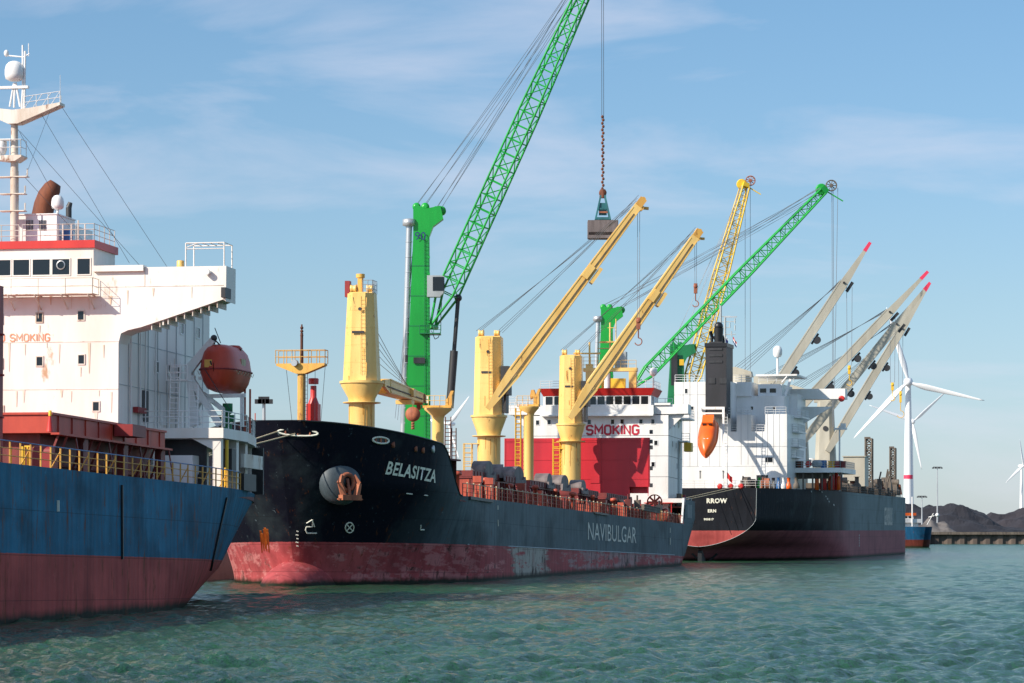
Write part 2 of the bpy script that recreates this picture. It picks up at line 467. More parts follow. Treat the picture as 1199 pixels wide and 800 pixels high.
M = dict(
    cream=paint('cream_paint', (.86, .57, .185), (.74, .45, .12), .4, .46, (.30, .13, .04), .55),
    cream_rusty=paint('rusty_cream_paint', (.78, .43, .08), (.58, .29, .06), .5, .6, (.20, .06, .02), .6),
    white=paint('white_paint', (.82, .81, .79), (.68, .66, .62), .42, .12, (.30, .14, .06), .3),
    whiteold=paint('chalky_white_paint', (.82, .77, .71), (.74, .66, .58), .5, .42, (.50, .30, .17), .35, bump=.5),
    whiterust=paint('rust_stained_white_paint', (.74, .68, .60), (.50, .38, .28), .5, .6, (.25, .10, .04), .7),
    green=paint('green_crane_paint', (.012, .36, .045), (.01, .27, .035), .35, .0, scale=.3),
    greenb=paint('green_boom_paint', (.012, .40, .055), (.01, .30, .04), .4, .0, scale=.3),
    greend=paint('weathered_green_paint', (.015, .20, .07), (.01, .14, .05), .45, .1, scale=.4),
    greyg=paint('grey_beige_paint', (.46, .43, .35), (.37, .34, .27), .5, .2, (.16, .08, .04), .4),
    yellow=paint('yellow_boom_paint', (.75, .50, .03), (.62, .38, .02), .45, .2, scale=.5),
    yel=paint('safety_yellow_paint', (.80, .48, .03), (.65, .35, .02), .5, .2, scale=1),
    red=paint('red_paint', (.62, .035, .025), (.5, .02, .02), .42, .05, scale=.5),
    crimson=paint('crimson_hatch_paint', (.52, .018, .03), (.40, .014, .025), .42, .05, scale=.35),
    oxide=paint('oxide_red_paint', (.52, .060, .030), (.36, .035, .022), .5, .42, (.07, .025, .018), .5),
    maroon=paint('maroon_deck_paint', (.22, .03, .025), (.11, .018, .015), .55, .4, (.04, .02, .015), .9),
    coralred=paint('faded_red_railing_paint', (.55, .10, .05), (.30, .05, .03), .5, .3, scale=1),
    orange=paint('orange_lifeboat_grp', (.85, .14, .01), (.75, .10, .01), .35, .0, scale=.4),
    orangeold=paint('dull_orange_red_grp', (.55, .055, .02), (.40, .035, .015), .4, .15, (.10, .03, .02), .5),
    rust=paint('rusty_steel', (.20, .06, .025), (.09, .03, .018), .8, .4, (.35, .10, .02), 1.2),
    rusto=paint('bright_rust', (.40, .13, .06), (.20, .06, .035), .75, .3, (.10, .03, .02), 1.5),
    steel=paint('galvanised_steel', (.55, .56, .56), (.42, .43, .44), .38, .05, scale=.5, metal=.6),
    dark=paint('dark_machinery', (.035, .035, .038), (.02, .02, .022), .5, .1, scale=1),
    grabgrey=paint('worn_grab_steel', (.20, .16, .15), (.11, .085, .08), .6, .3, scale=1),
    gear=paint('brown_grey_deck_gear', (.16, .13, .10), (.07, .055, .045), .7, .4, scale=1.5),
    sooty=paint('charcoal_funnel_paint', (.024, .023, .028), (.015, .014, .016), .55, .1, (.10, .07, .06), .5),
    deckred=paint('deck_red', (.17, .035, .03), (.10, .03, .025), .7, .3, scale=1),
    deckgrn=paint('deck_grey', (.16, .17, .16), (.10, .10, .10), .7, .3, scale=1),
    teal=paint('teal_grab_paint', (.03, .16, .17), (.02, .09, .10), .5, .3, scale=1),
    lettering=paint('painted_letters', (.86, .84, .70), (.74, .70, .56), .5, .1, (.30, .18, .08), 1.0),
    letterw=paint('faded_white_letters', (.62, .62, .56), (.50, .47, .40), .5, .3, (.22, .14, .08), .35, streak=(1, 1, .5)),
    letgrey=paint('faded_grey_letters', (.42, .45, .45), (.30, .33, .33), .5, .2, (.12, .13, .13), .5),
    letorange=paint('faded_orange_letters', (.80, .24, .10), (.72, .34, .20), .5, .0, scale=1),
    letred=paint('crimson_letters', (.50, .015, .04), (.4, .012, .03), .5, .0, scale=1),
    rope=paint('mooring_rope', (.62, .52, .34), (.48, .38, .24), .9, .0, scale=3),
    wire=flat('wire_rope', (.045, .05, .06), .55),
    wirel=flat('pale_wire_rope', (.16, .18, .21), .5),
    blackpaint=flat('black_paint', (.012, .012, .014), .4),
    concrete=paint('quay_concrete', (.34, .32, .29), (.24, .23, .21), .9, .0, scale=.3, streak=(1, 1, 1)),
    pile=paint('sheet_pile_steel', (.135, .10, .08), (.085, .065, .055), .8, .3, (.08, .05, .035), .4, streak=(1, 1, .1)),
    turb=paint('turbine_white', (.80, .81, .80), (.74, .75, .75), .4, .0, scale=.05),
    blue=paint('blue_tarp', (.03, .15, .40), None, .5), navy=paint('navy_cloth', (.02, .03, .18), None, .8),
    darkred=paint('dark_red_paint', (.30, .02, .02), None, .5),
    pink=flat('pink_red_band', (.75, .04, .10), .5),
)
def glass_mat():
    m, nt, b = mat_base('dark_window_glass')
    b.inputs['Base Color'].default_value = (.012, .016, .02, 1); b.inputs['Roughness'].default_value = .08
    return m
M['glass'] = glass_mat()

# ---------------------------------------------------------------- frames of the ships
class Fr:
    def __init__(s, ox, oy, th, trim=0.0):
        s.th = R(th)
        s.rot = (-R(trim), 0, -s.th); s.loc = (ox, oy, 0)
        from mathutils import Euler
        s.M = Matrix.Translation(V(s.loc)) @ Euler(s.rot).to_matrix().to_4x4()
        s.I = s.M.inverted()
        s.o = s.I @ V((0, 0, CAMH))
    def ray(s, px, py):
        d = V(((px - 600) / F, 1, (620 - py) / F))
        return (s.I.to_3x3() @ d)
    def on(s, px, py, axis, val):
        d = s.ray(px, py); t = (val - s.o[axis]) / d[axis]
        return s.o + d * t
    def x(s, px, py, v): return s.on(px, py, 0, v)
    def y(s, px, py, v): return s.on(px, py, 1, v)
    def z(s, px, py, v): return s.on(px, py, 2, v)
def win(X, Y, px, py):
    return V(((px - 600) * Y / F, Y, CAMH + (620 - py) * Y / F))

def window_part(parent, x0, x1, y0, y1, z0, z1, fm, gm=None, name='window', fr=.07):
    """window whose glass stands in a thin frame; outward side is -y when y0<y1, or +x when x0==x1"""
    m = MB()
    if abs(x1 - x0) < 1e-6:      # on a side wall facing +x
        m.box(x0 - .02, x0 + .05, y0 - fr, y1 + fr, z0 - fr, z0); m.box(x0 - .02, x0 + .05, y0 - fr, y1 + fr, z1, z1 + fr)
        m.box(x0 - .02, x0 + .05, y0 - fr, y0, z0, z1); m.box(x0 - .02, x0 + .05, y1, y1 + fr, z0, z1)
        m.box(x0 - .02, x0 + .015, y0, y1, z0, z1, 1)
    else:                        # on a front wall facing -y at y0
        m.box(x0 - fr, x1 + fr, y0 - .05, y0 + .02, z0 - fr, z0); m.box(x0 - fr, x1 + fr, y0 - .05, y0 + .02, z1, z1 + fr)
        m.box(x0 - fr, x0, y0 - .05, y0 + .02, z0, z1); m.box(x1, x1 + fr, y0 - .05, y0 + .02, z0, z1)
        m.box(x0, x1, y0 - .015, y0 + .02, z0, z1, 1)
    return m.obj(name, [fm, gm or M['glass']], parent)

def hull_mesh(stem, yend, hb, z0, ztop, nu, nz, gam=1.0, deckz=None, flip=False):
    """shell of both sides between stem(z) and yend(z); returns MB. hb(y,z) half breadth"""
    m = MB()
    us = [(i / nu) ** gam for i in range(nu + 1)]
    rows = []
    for j in range(nz + 1):
        v = j / nz; row = []
        for u in us:
            z = z0 + v * (ztop(stem(5)) - z0)
            for _ in range(6):
                y = stem(z) + u * (yend(z) - stem(z))
                z = z0 + v * (ztop(y) - z0)
            row.append((y, z))
        rows.append(row)
    n = nu + 1
    for sgn in (1, -1):
        vs = [(sgn * hb(y, z), y, z) for row in rows for (y, z) in row]
        fs = []
        for j in range(nz):
            for i in range(nu):
                a = j * n + i
                q = (a, a + 1, a + n + 1, a + n)
                fs.append(q if sgn > 0 else q[::-1])
        m.add(vs, fs, 0, True)
    # closed stern
    vs = []; 
    for j in range(nz + 1):
        y, z = rows[j][-1]; h = hb(y, z)
        vs += [(h, y, z), (-h, y, z)]
    m.add(vs, [(2 * j, 2 * j + 1, 2 * j + 3, 2 * j + 2) for j in range(nz)], 0, False)
    return m, rows

def smooth(t):
    t = max(0, min(1, t)); return t * t * (3 - 2 * t)
# ================================================================ setting
import numpy as np
def make_water():
    m, nt, b = mat_base('sea_water')
    L = nt.links.new
    tc = N(nt, 'ShaderNodeTexCoord')
    n0 = N(nt, 'ShaderNodeTexNoise'); n0.inputs['Scale'].default_value = .03; n0.inputs['Detail'].default_value = 4
    r0 = N(nt, 'ShaderNodeValToRGB'); e = r0.color_ramp.elements
    e[0].position = .35; e[0].color = (.010, .058, .028, 1); e[1].position = .65; e[1].color = (.024, .105, .045, 1)
    L(tc.outputs['Object'], n0.inputs['Vector']); L(n0.outputs['Fac'], r0.inputs[0]); L(r0.outputs[0], b.inputs['Base Color'])
    b.inputs['Roughness'].default_value = .12
    b.inputs['IOR'].default_value = 1.33; b.inputs['Specular IOR Level'].default_value = .27
    prev = None
    for sc, dist, st in ((.30, .45, 1), (.9, .55, 1), (2.8, .34, 1), (6.5, .13, 1)):
        mp = N(nt, 'ShaderNodeMapping'); mp.inputs['Scale'].default_value = (1, .55, 1); mp.inputs['Rotation'].default_value = (0, 0, R(18))
        n = N(nt, 'ShaderNodeTexNoise'); n.inputs['Scale'].default_value = sc; n.inputs['Detail'].default_value = 5; n.inputs['Roughness'].default_value = .6; n.inputs['Distortion'].default_value = .3
        bp = N(nt, 'ShaderNodeBump'); bp.inputs['Strength'].default_value = st; bp.inputs['Distance'].default_value = dist
        L(tc.outputs['Object'], mp.inputs[0]); L(mp.outputs[0], n.inputs['Vector']); L(n.outputs['Fac'], bp.inputs['Height'])
        if prev: L(prev, bp.inputs['Normal'])
        prev = bp.outputs[0]
    L(prev, b.inputs['Normal'])
    # wave field: short wind chop, real displacement near the camera, flattening far away
    rng = np.random.RandomState(3)
    ys = np.concatenate([np.linspace(-40, 84, 16)[:-1], 84 * np.exp(np.linspace(0, math.log(700 / 84), 560)), np.linspace(760, 9000, 24)])
    us = np.linspace(-1, 1, 560)
    us = np.concatenate([[-16, -4, -1.9], us * 1.22, [1.9, 4, 16]])
    half = np.maximum(ys, 84) * (600 / F) * 1.05 + 2
    X = us[None, :] * half[:, None]; Y = np.repeat(ys[:, None], len(us), 1)
    Z = np.zeros_like(X)
    for i in range(80):
        wl = .7 * (5.0 / .7) ** rng.rand()
        ang = R(-62) + rng.randn() * .55
        k = 2 * math.pi / wl
        a = .0092 * wl ** .55
        ph = rng.rand() * 6.28
        arg = k * (X * math.sin(ang) + Y * math.cos(ang)) + ph + 1.2 * np.sin(X * .05 * (1 + i % 3) + Y * .031 * (1 + i % 4) + i)
        fade = np.clip((wl * 130 - (Y - 84)) / (wl * 130), 0, 1) if wl < 4 else np.clip((900 - Y) / 700, 0, 1)
        s_ = np.sin(arg)
        Z += a * fade * (s_ - .35 * np.cos(2 * arg))
    Z[np.abs(X) > half[:, None] * 1.3] = 0
    nr, nc = X.shape
    me = bpy.data.meshes.new('harbour_water')
    co = np.stack([X, Y, Z], -1).reshape(-1, 3)
    idx = np.arange(nr * nc).reshape(nr, nc)
    q = np.stack([idx[:-1, :-1], idx[:-1, 1:], idx[1:, 1:], idx[1:, :-1]], -1).reshape(-1, 4)
    me.vertices.add(len(co)); me.vertices.foreach_set('co', co.ravel())
    me.loops.add(q.size); me.loops.foreach_set('vertex_index', q.ravel().astype(np.int32))
    me.polygons.add(len(q)); me.polygons.foreach_set('loop_start', np.arange(0, q.size, 4, dtype=np.int32))
    me.polygons.foreach_set('loop_total', np.full(len(q), 4, dtype=np.int32))
    me.polygons.foreach_set('use_smooth', np.ones(len(q), dtype=bool))
    me.update(calc_edges=True); me.validate()
    me.materials.append(m)
    o = bpy.data.objects.new('harbour_water', me); COL.objects.link(o)
    tag(o, kind='structure')
make_water()

def qx(Y):   # quay face behind the moored ships
    return -87.2 + .19 * Y if Y < 470 else -87.2 + .19 * 470 + .226 * (Y - 470) + 0.0
m = MB()
edge = [(qx(t), t) for t in (-200, 100, 300, 470, 700, 1068)]
poly = [(-3000, -200)] + edge + [(1900, 1068), (9000, 1200), (9000, 9000), (-9000, 9000), (-9000, -200)]
m.prism(poly, 'z', -6, 3.7)
m.obj('quay_ground', M['concrete'], kind='structure')

# sheet-pile wall across the basin end
t = empty('sheet_pile_wall', (160, 1066, 0), label='long brown sheet pile quay wall below the black coal heaps', cat='quay wall')
m = MB(); xs = -60; 
while xs < 420:
    m.prism([(xs, 0), (xs + .9, -.6), (xs + 2.3, -.6), (xs + 3.2, 0), (xs + 3.2, .4), (xs, .4)], 'z', -4, 3.15)
    xs += 4.2
    m.box(xs - 1.0, xs, .1, .5, -4, 3.15)
m.obj('pile', M['pile'], t, kind=None)
m = MB(); m.box(-61, 421, -1.7, 1.0, 3.1, 3.95); m.obj('cap_beam', M['gear'], t)

def heap(name, x0, x1, y0, y1, prof, mat, label, cat, group=None, seed=0):
    """ridge-shaped pile; prof: list of (x, height)"""
    m = MB(); nx, ny = 90, 26; vs = []
    random.seed(seed)
    def h(x):
        for (a, ha), (b, hb_) in zip(prof[:-1], prof[1:]):
            if a <= x <= b:
                u = (x - a) / (b - a); return ha + (hb_ - ha) * (u * u * (3 - 2 * u) * .5 + u * .5)
        return 0
    for j in range(ny + 1):
        for i in range(nx + 1):
            x = x0 + (x1 - x0) * i / nx; v = j / ny; y = y0 + (y1 - y0) * v
            tri = 1 - abs(2 * v - 1) ** 1.15
            z = h(x) * tri
            z += (noise.noise(V((x * .09 + seed, y * .09, 0))) * 2.4 + noise.noise(V((x * .25 + seed, y * .25, 0))) * 1.2) * min(1, tri * 3) * min(1, h(x) / 4)
            vs.append((x, y, 3.55 + max(z, 0)))
    n = nx + 1
    m.add(vs, [(j * n + i, j * n + i + 1, j * n + n + i + 1, j * n + n + i) for j in range(ny) for i in range(nx)], 0, False)
    return m.obj(name, mat, label=label, cat=cat, group=group)
coal = paint('coal', (.020, .020, .027), (.010, .010, .014), .9, .0, scale=.1, streak=(1, 1, 1), bump=.3)  # bluish cast of distance haze put into the coal colour
coalr = paint('brown_coal', (.030, .026, .032), (.020, .017, .022), .9, .0, scale=.1, streak=(1, 1, 1), bump=.3)
gravel = paint('pale_stone', (.15, .135, .125), (.07, .062, .06), .9, .0, scale=.25, streak=(1, 1, 1), bump=.4)
def hz(Y, pts): return [((px - 600) * Y / F, CAMH + (620 - py) * Y / F - 3.55) for px, py in pts]
heap('coal_heap', 90, 208, 1240, 1330, hz(1285, [(870, 618), (1000, 604), (1060, 592), (1080, 594), (1112, 588.5), (1124, 589), (1145, 600), (1175, 618), (1215, 619)]), coal, 'large jagged black coal heap behind the blue coaster', 'coal heap', seed=4)
heap('coal_heap', 160, 330, 1290, 1400, hz(1345, [(1052, 619), (1120, 612), (1165, 602), (1190, 598), (1230, 590), (1420, 592), (1530, 619)]), coalr, 'smoother brownish black coal heap with the small far turbine behind it', 'coal heap', seed=9)
heap('stone_pile', 146, 165, 1180, 1204, [(146, 0), (150, 4.0), (153, 6.4), (156, 3.6), (159, 3.9), (163, 0)], gravel, 'small pale grey stone pile in front of the black coal heap', 'stone pile', seed=2)

def light_pole(px, Y, ytop, label, head):
    p = win(0, Y, px, 620); H = CAMH + (620 - ytop) * Y / F
    t = empty('light_mast', (p.x, Y, 3.7), label=label, cat='light mast', group='tall light masts beyond the harbour basin')
    m = MB(); m.tube((0, 0, 0), (0, 0, H - 3.7), .35, 8, .16); m.obj('pole', M['steel'], t)
    m = MB(); m.beam((-head, 0, H - 3.7), (head, 0, H - 3.7), .4, .25)
    for k in (-1, -.4, .4, 1): m.box(k * head - .35, k * head + .35, -.5, .3, H - 4.3, H - 3.85)
    m.obj('lamp_head', M['dark'], t)
light_pole(1098, 1230, 547, 'tall thin light mast standing behind the coal heap crest', 1.6)
light_pole(1080, 1230, 581, 'short light mast beside the red banded turbine tower', 1.6)
light_pole(309.5, 330, 466, 'light pole behind the mooring deck between the blue ship and the black bow', .55)

# grey shed whose roofline shows between the yellow ship cranes
m = MB(); p = win(0, 640, 500, 620); X0 = (545 - 600) * 640 / F
t = empty('warehouse', (X0, 640, 3.7), label='long low pale grey warehouse on the quay behind the yellow ship cranes', cat='warehouse')
m.box(-40, 22, 0, 40, 0, 9.5); m.obj('wall', M['steel'], t)
m = MB(); m.prism([(-41, 9.5), (23, 9.5), (23, 10.1), (-9, 12.4), (-41, 10.1)], 'y', -.6, 40.6); m.obj('roof', M['greyg'], t)
m = MB(); [m.box(x, x + 5, -.12, .0, 0, 5.5) for x in (-34, -20, -6, 8)]; m.obj('roller_door', M['dark'], t)

# ---------------------------------------------------------------- wind turbines
def blade_mesh(m, ang, L_, hub, yaw):
    n = 14; sec = []
    for i in range(n + 1):
        t = i / n
        ch = (1.5 + 2.2 * smooth(t / .2)) * (1 - .82 * max(0, (t - .2) / .8)) if t < .999 else .25
        if t < .06: ch = 1.5
        th = .55 * ch if t < .1 else ch * (.30 - .15 * t)
        tw = R(28) * (1 - t) ** 2 + R(12)
        c = V((.25 * ch, 0, 1.0 + t * L_))
        ring = []
        for k in range(10):
            a = 2 * math.pi * k / 10
            x, y = math.cos(a) * ch / 2 * .5 - (.1 * ch), math.sin(a) * th / 2
            x *= 1.6
            ring.append(c + V((x * math.cos(tw) - y * math.sin(tw), x * math.sin(tw) + y * math.cos(tw) - .02 * L_ * t * t, 0)))
        sec.append(ring)
    rot = Matrix.Rotation(ang, 4, 'Y'); ya = Matrix.Rotation(yaw, 4, 'Z')
    vs = [ya @ (rot @ p) + V(hub) for r in sec for p in r]
    fs = [(i * 10 + k, i * 10 + (k + 1) % 10, (i + 1) * 10 + (k + 1) % 10, (i + 1) * 10 + k) for i in range(n) for k in range(10)]
    fs.append(tuple(range(n * 10, n * 10 + 10)))
    m.add(vs, fs, 0, True)
def turbine(px, py, Y, blade, phase, yaw, label, band=True, tr=2.25):
    hubw = win(0, Y, px, py); H = hubw.z - 3.7
    t = empty('wind_turbine', (hubw.x, Y, 3.7), label=label, cat='wind turbine', group='white wind turbines round the harbour')
    m = MB(); r1 = tr * .52
    m.lathe([(tr, 0), (tr * .97, H * .1), (tr * .80, H * .5), (r1, H - 1.2)], (0, 0, 0), 24)
    tw = m.obj('tower', M['turb'], t)
    if band:
        m = MB(); zb = H * .355; m.lathe([(tr * .885, zb), (tr * .875, zb + 1.7)], (0, 0, 0), 24); m.obj('red_band', M['pink'], tw)
    s = blade / 33; q = V((math.sin(yaw), -math.cos(yaw), 0)); q = Matrix.Rotation(yaw, 4, 'Z') @ V((0, -1, 0))
    hub = V((0, 0, H)) + q * 3.6 * s
    m = MB()
    for k in range(12):
        pass
    back = V((0, 0, H + .3)) - q * 5.5 * s
    m.tube(hub + V((0, 0, .2)), V((0, 0, H + .3)), 1.7 * s, 14, 2.1 * s); m.tube(V((0, 0, H + .3)), back, 2.1 * s, 14, 1.6 * s)
    m.obj('nacelle', M['turb'], t)
    m = MB(); m.ball(hub, 1.75 * s, 1.75 * s, 1.75 * s); m.obj('hub', M['turb'], t)
    for k in range(3):
        m = MB(); blade_mesh(m, phase + k * 2 * math.pi / 3, blade, hub, yaw)
        m.obj('blade', M['turb'], t)
turbine(1064, 448, 1420, 33, R(104), R(-8), 'largest wind turbine with red band round its thick white tower', True)
turbine(1067, 494, 2290, 33.5, R(49), R(14), 'smaller wind turbine standing behind the largest one', False)
turbine(1196.5, 546, 3000, 24, R(-9), R(25), 'small far wind turbine rising behind the smooth brownish coal heap', False, 1.9)
turbine(528.5, 497, 2300, 25, R(41), R(-30), 'distant wind turbine seen between the black ship bow and the first yellow crane post', False, 2.0)

# ================================================================ blue and red ship in front
f1 = Fr(-39.65, 166.9, 10.75, 1.0)
s1 = empty('cargo_ship', f1.loc, f1.rot, label='blue and red cargo ship with white bridge block and faded orange SMOKING writing', cat='ship')
DK1 = 8.2; B1 = 14.0
def stem1(z): return -118 - max(0, z) * .6
def end1(z): return 66 - max(0, 3.2 - z) * 3.2
def hb1(y, z):
    zc = max(0, min(1, z / 8))
    if y < -60:
        t = (y - stem1(z)) / (-60 - stem1(z)); t = max(0, min(1, t))
        return B1 * (1 - (1 - t) ** 2) ** (.8 - .3 * zc)
    ys = 24.5 + 11.5 * zc; k = .96 - .60 * zc ** .8; e = 66 - max(0, 3.2 - z) * 3.2
    t = max(0, (y - ys) / (e - ys))
    return B1 * (1 - k * min(1, t) ** 2.15)
m, rows = hull_mesh(stem1, end1, hb1, -2.0, lambda y: DK1, 90, 22)
h1m = hull_paint('blue_hull_paint', (.032, .19, .31), (.018, .10, .17), (.52, .095, .080), (.38, .065, .058), 3.62, (), rustamt=.75)
hull = m.obj('hull', h1m, s1)
m = MB(); top = rows[-1]
m.prism([(max(.01, hb1(y, z) - .06), y) for y, z in top[:-1]] + [(-max(.01, hb1(y, z) - .06), y) for y, z in top[-2::-1]], 'z', DK1 - .5, DK1 - .02)
m.obj('main_deck', M['deckred'], s1)
# vertical fender scars and draught mark on the side
def scar(px0, py0, px1, py1, w, mat, name='scar', off=.05):
    m = MB(); pts = []
    for i in range(9):
        t = i / 8; px = px0 + (px1 - px0) * t; py = py0 + (py1 - py0) * t
        # find point on hull surface
        lo = None
        xx = B1
        for _ in range(12):
            p = f1.x(px, py, xx); xx = hb1(p.y, p.z)
        pts.append(V((xx + off, p.y, p.z)))
    for a, b in zip(pts[:-1], pts[1:]): m.beam(a, b, w, .1)
    return m.obj(name, mat, hull)
scar(142, 568, 142.5, 655, .16, M['blackpaint'], 'rubbing_bar')
scar(265, 583, 246, 668, .16, M['blackpaint'], 'rubbing_bar')
scar(67.5, 586, 67.5, 599, .12, M['lettering'], 'draught_mark')

SH = {}
AF = 38.8
P = lambda px, py, y=AF: f1.y(px, py, y)
def X(px, py=400, y=AF): return f1.y(px, py, y).x
def Zp(px, py, y=AF): return f1.y(px, py, y).z
# --- accommodation block
xw0_ = X(110, 300)
zt = Zp(200, 312.5) - 0.0          # parapet top
zbr = zt - 1.15                    # bridge deck
xw = X(265)                        # wing end
m = MB()
wall_x = X(139, 450)
m.box(-wall_x, wall_x, AF, AF + 20.5, DK1, zbr + .0)
acc = m.obj('superstructure', M['whiteold'], s1)
m = MB()
c = [(142, 390.6), (150, 386.8), (166, 383), (190, 375), (262, 350.5), (265, 353)]
low = [(P(*a).x, P(*a).z) for a in c]
poly = [(wall_x + .001, zt - 1.2), (wall_x + .001, P(139, 402).z)] + low + [(xw, zt), (wall_x + .001, zt)]
m.prism(poly, 'y', AF - .005, AF + 2.2)
m.obj('bridge_wing', M['whiteold'], s1)
m = MB()
m.prism([(-a, b) for a, b in poly], 'y', AF - .005, AF + 2.2)
m.obj('bridge_wing', M['whiteold'], s1)
# ribs under the wing
m = MB()
for k in range(9):
    t = .12 + k * .1
    a = P(166 + (262 - 166) * t, 383 + (350.5 - 383) * t)
    m.box(a.x - .03, a.x + .03, AF + .1, AF + 2.15, a.z - .38, a.z - .02)
m.box(low[3][0], low[3][0] + .1, AF + .1, AF + .2, low[3][1] - .3, low[3][1])
m.obj('wing_rib', M['whiterust'], s1)
# side plating with vertical seams on the port wall
m = MB()
for k in range(9):
    y = AF + 2.0 + k * 2.1
    m.box(wall_x, wall_x + .045, y, y + .05, DK1 + 3.6, zbr)
for z in (14.6, 17.4): m.box(wall_x, wall_x + .03, AF + .1, AF + 20.4, z, z + .04)
m.obj('side_seam', M['letgrey'], acc)
m = MB()
for z in (Zp(100, 344.5) - .2, Zp(60, 401), Zp(60, 456.5)):
    m.box(-wall_x, wall_x, AF - .02, AF, z, z + .035)
m.obj('weld_seam', M['whiterust'], acc)
# parapet line, cap box
m = MB(); m.box(xw0_ + .01, wall_x, AF - .003, AF + 2.2, zbr, zt - .02); m.obj('bulwark', M['whiteold'], s1)
m = MB(); m.box(X(110), X(169), AF - .25, AF + .6, zt - .25, zt + .12)
m.obj('parapet_cap', M['whiteold'], s1)
m = MB(); zz = Zp(200, 335); m.box(X(112), X(262), AF - .025, AF - .005, zz - .02, zz + .02); m.box(X(169), X(170), AF - .025, AF - .006, zz, zt); m.obj('weld_seam', M['whiterust'], s1)
# wheelhouse
xw0 = X(110, 300); ztop = Zp(60, 291)
m = MB(); m.box(-xw0 - 2.2, xw0, AF - .003, AF + 4.4, zbr, ztop); wh = m.obj('wheelhouse', M['whiteold'], s1)
m = MB(); m.box(-xw0 - 2.4, xw0 + .12, AF - .15, AF + 4.7, ztop, ztop + .48); m.obj('roof_band', M['red'], wh)
for a, b in ((-34, -24), (-20, -8), (-4, 13), (16.5, 35), (39, 59), (62, 82), (91.5, 106)):
    window_part(wh, X(a, 312), X(b, 312), AF, AF + .1, Zp(50, 322.0), Zp(50, 304), M['whiteold'])
m = MB(); c0 = P(72, 310.5); m.lathe([(.24, -.03), (.3, -.02), (.3, .02), (.24, .03)], (c0.x, AF - .05, c0.z), 16, axis='y', caps=False); m.obj('clear_view_screen', M['steel'], wh)
for px, py in ((46.7, 372), (95.3, 369.5), (47, 423.2), (95.8, 421), (113, 476), (1, 481), (0, 426), (0, 374)):
    p = P(px, py); window_part(acc, p.x - .19, p.x + .19, AF, AF + .1, p.z - .27, p.z + .27, M['whiterust'])
for px, py in ((213, 385), (232, 390), (184, 430), (199, 434), (209, 436), (245, 392)):
    p = f1.x(px, py, wall_x)
    if p.y < AF + 20: window_part(acc, wall_x, wall_x, p.y - .35, p.y + .35, p.z - .33, p.z + .33, M['white'])
for px, py in ((170, 474), (191, 478)):
    p = f1.x(px, py, wall_x); m = MB(); m.box(wall_x, wall_x + .08, p.y - .6, p.y + .6, p.z - 1.1, p.z + .9); m.obj('door', M['dark'] if px == 170 else M['white'], acc)
p = f1.x(161, 481, wall_x); m = MB(); m.box(wall_x, wall_x + .35, p.y - .9, p.y + .9, p.z - .16, p.z + .2); m.obj('fire_box', M['darkred'], acc)
m = MB()
for px in (152, 163, 169, 181):
    p = f1.x(px, 470, wall_x); m.tube((wall_x + .1, p.y, 11.8), (wall_x + .1, p.y, zbr - .3), .05, 6)
m.obj('drain_pipe', M['white'], acc)
# side lamp box at the wing end, deck lamp
m = MB(); a = P(261, 347); b = P(265, 337); m.box(a.x, xw + .04, AF - .35, AF + 1.0, a.z - .1, b.z); m.obj('side_lamp_box', M['dark'], s1)
m = MB(); a = P(244, 319); m.lathe([(.2, 0), (.2, .25), (.1, .35)], (a.x, AF - .4, a.z), 14, axis='y'); m.tube((a.x, AF - .1, a.z), (a.x + .3, AF + .05, a.z - .1), .04); m.obj('flood_lamp', M['white'], s1)
# awning frame on the wing
m = MB(); x0, x1 = X(217, 300), X(262, 300); h = Zp(240, 284) - zt; h0 = zt
for x_ in (x0, x1):
    for y_ in (AF + .2, AF + 2.0): m.tube((x_, y_, h0), (x_, y_, h0 + h), .045, 6)
for y_ in (AF + .2, AF + 2.0):
    m.tube((x0, y_, h0 + h), (x1, y_, h0 + h), .04, 6)
for k in range(6):
    x_ = x0 + (x1 - x0) * k / 5; m.tube((x_, AF + .2, h0 + h), (x_, AF + 2.0, h0 + h), .03, 4)
m.tube((x0, AF + .2, h0 + h * .75), (x1, AF + .2, h0 + h * .75), .03, 4)
m.tube((x0, AF + .2, h0 + h * .8), (x0 + .8, AF + .2, h0 + h), .03, 4)
m.obj('awning_frame', M['whiteold'], s1)
m = MB(); a = P(207, 312); m.lathe([(.24, 0), (.24, .42), (.2, .47)], (a.x, AF + .9, zt), 12); m.obj('compass_stand', M['cream'], s1)
# catwalk under the bridge windows
m = MB(); zc = Zp(50, 347) ; x1 = X(116)
m.box(-wall_x, x1, AF - 1.3, AF - .1, zc, zc + .05)
for k in range(11):
    x_ = x1 - .3 - k * 1.75
    m.tube((x_, AF - 1.3, zc), (x_, AF, zc - .85), .05, 4); m.tube((x_, AF - 1.3, zc), (x_, AF, zc), .05, 4)
m.obj('catwalk', M['whiterust'], s1)
m = MB(); m.rail([(-wall_x, AF - 1.3, zc), (x1, AF - 1.3, zc), (x1, AF - .1, zc)], 1.0, 2, 1.75, .022); m.obj('railing', M['whiterust'], s1)
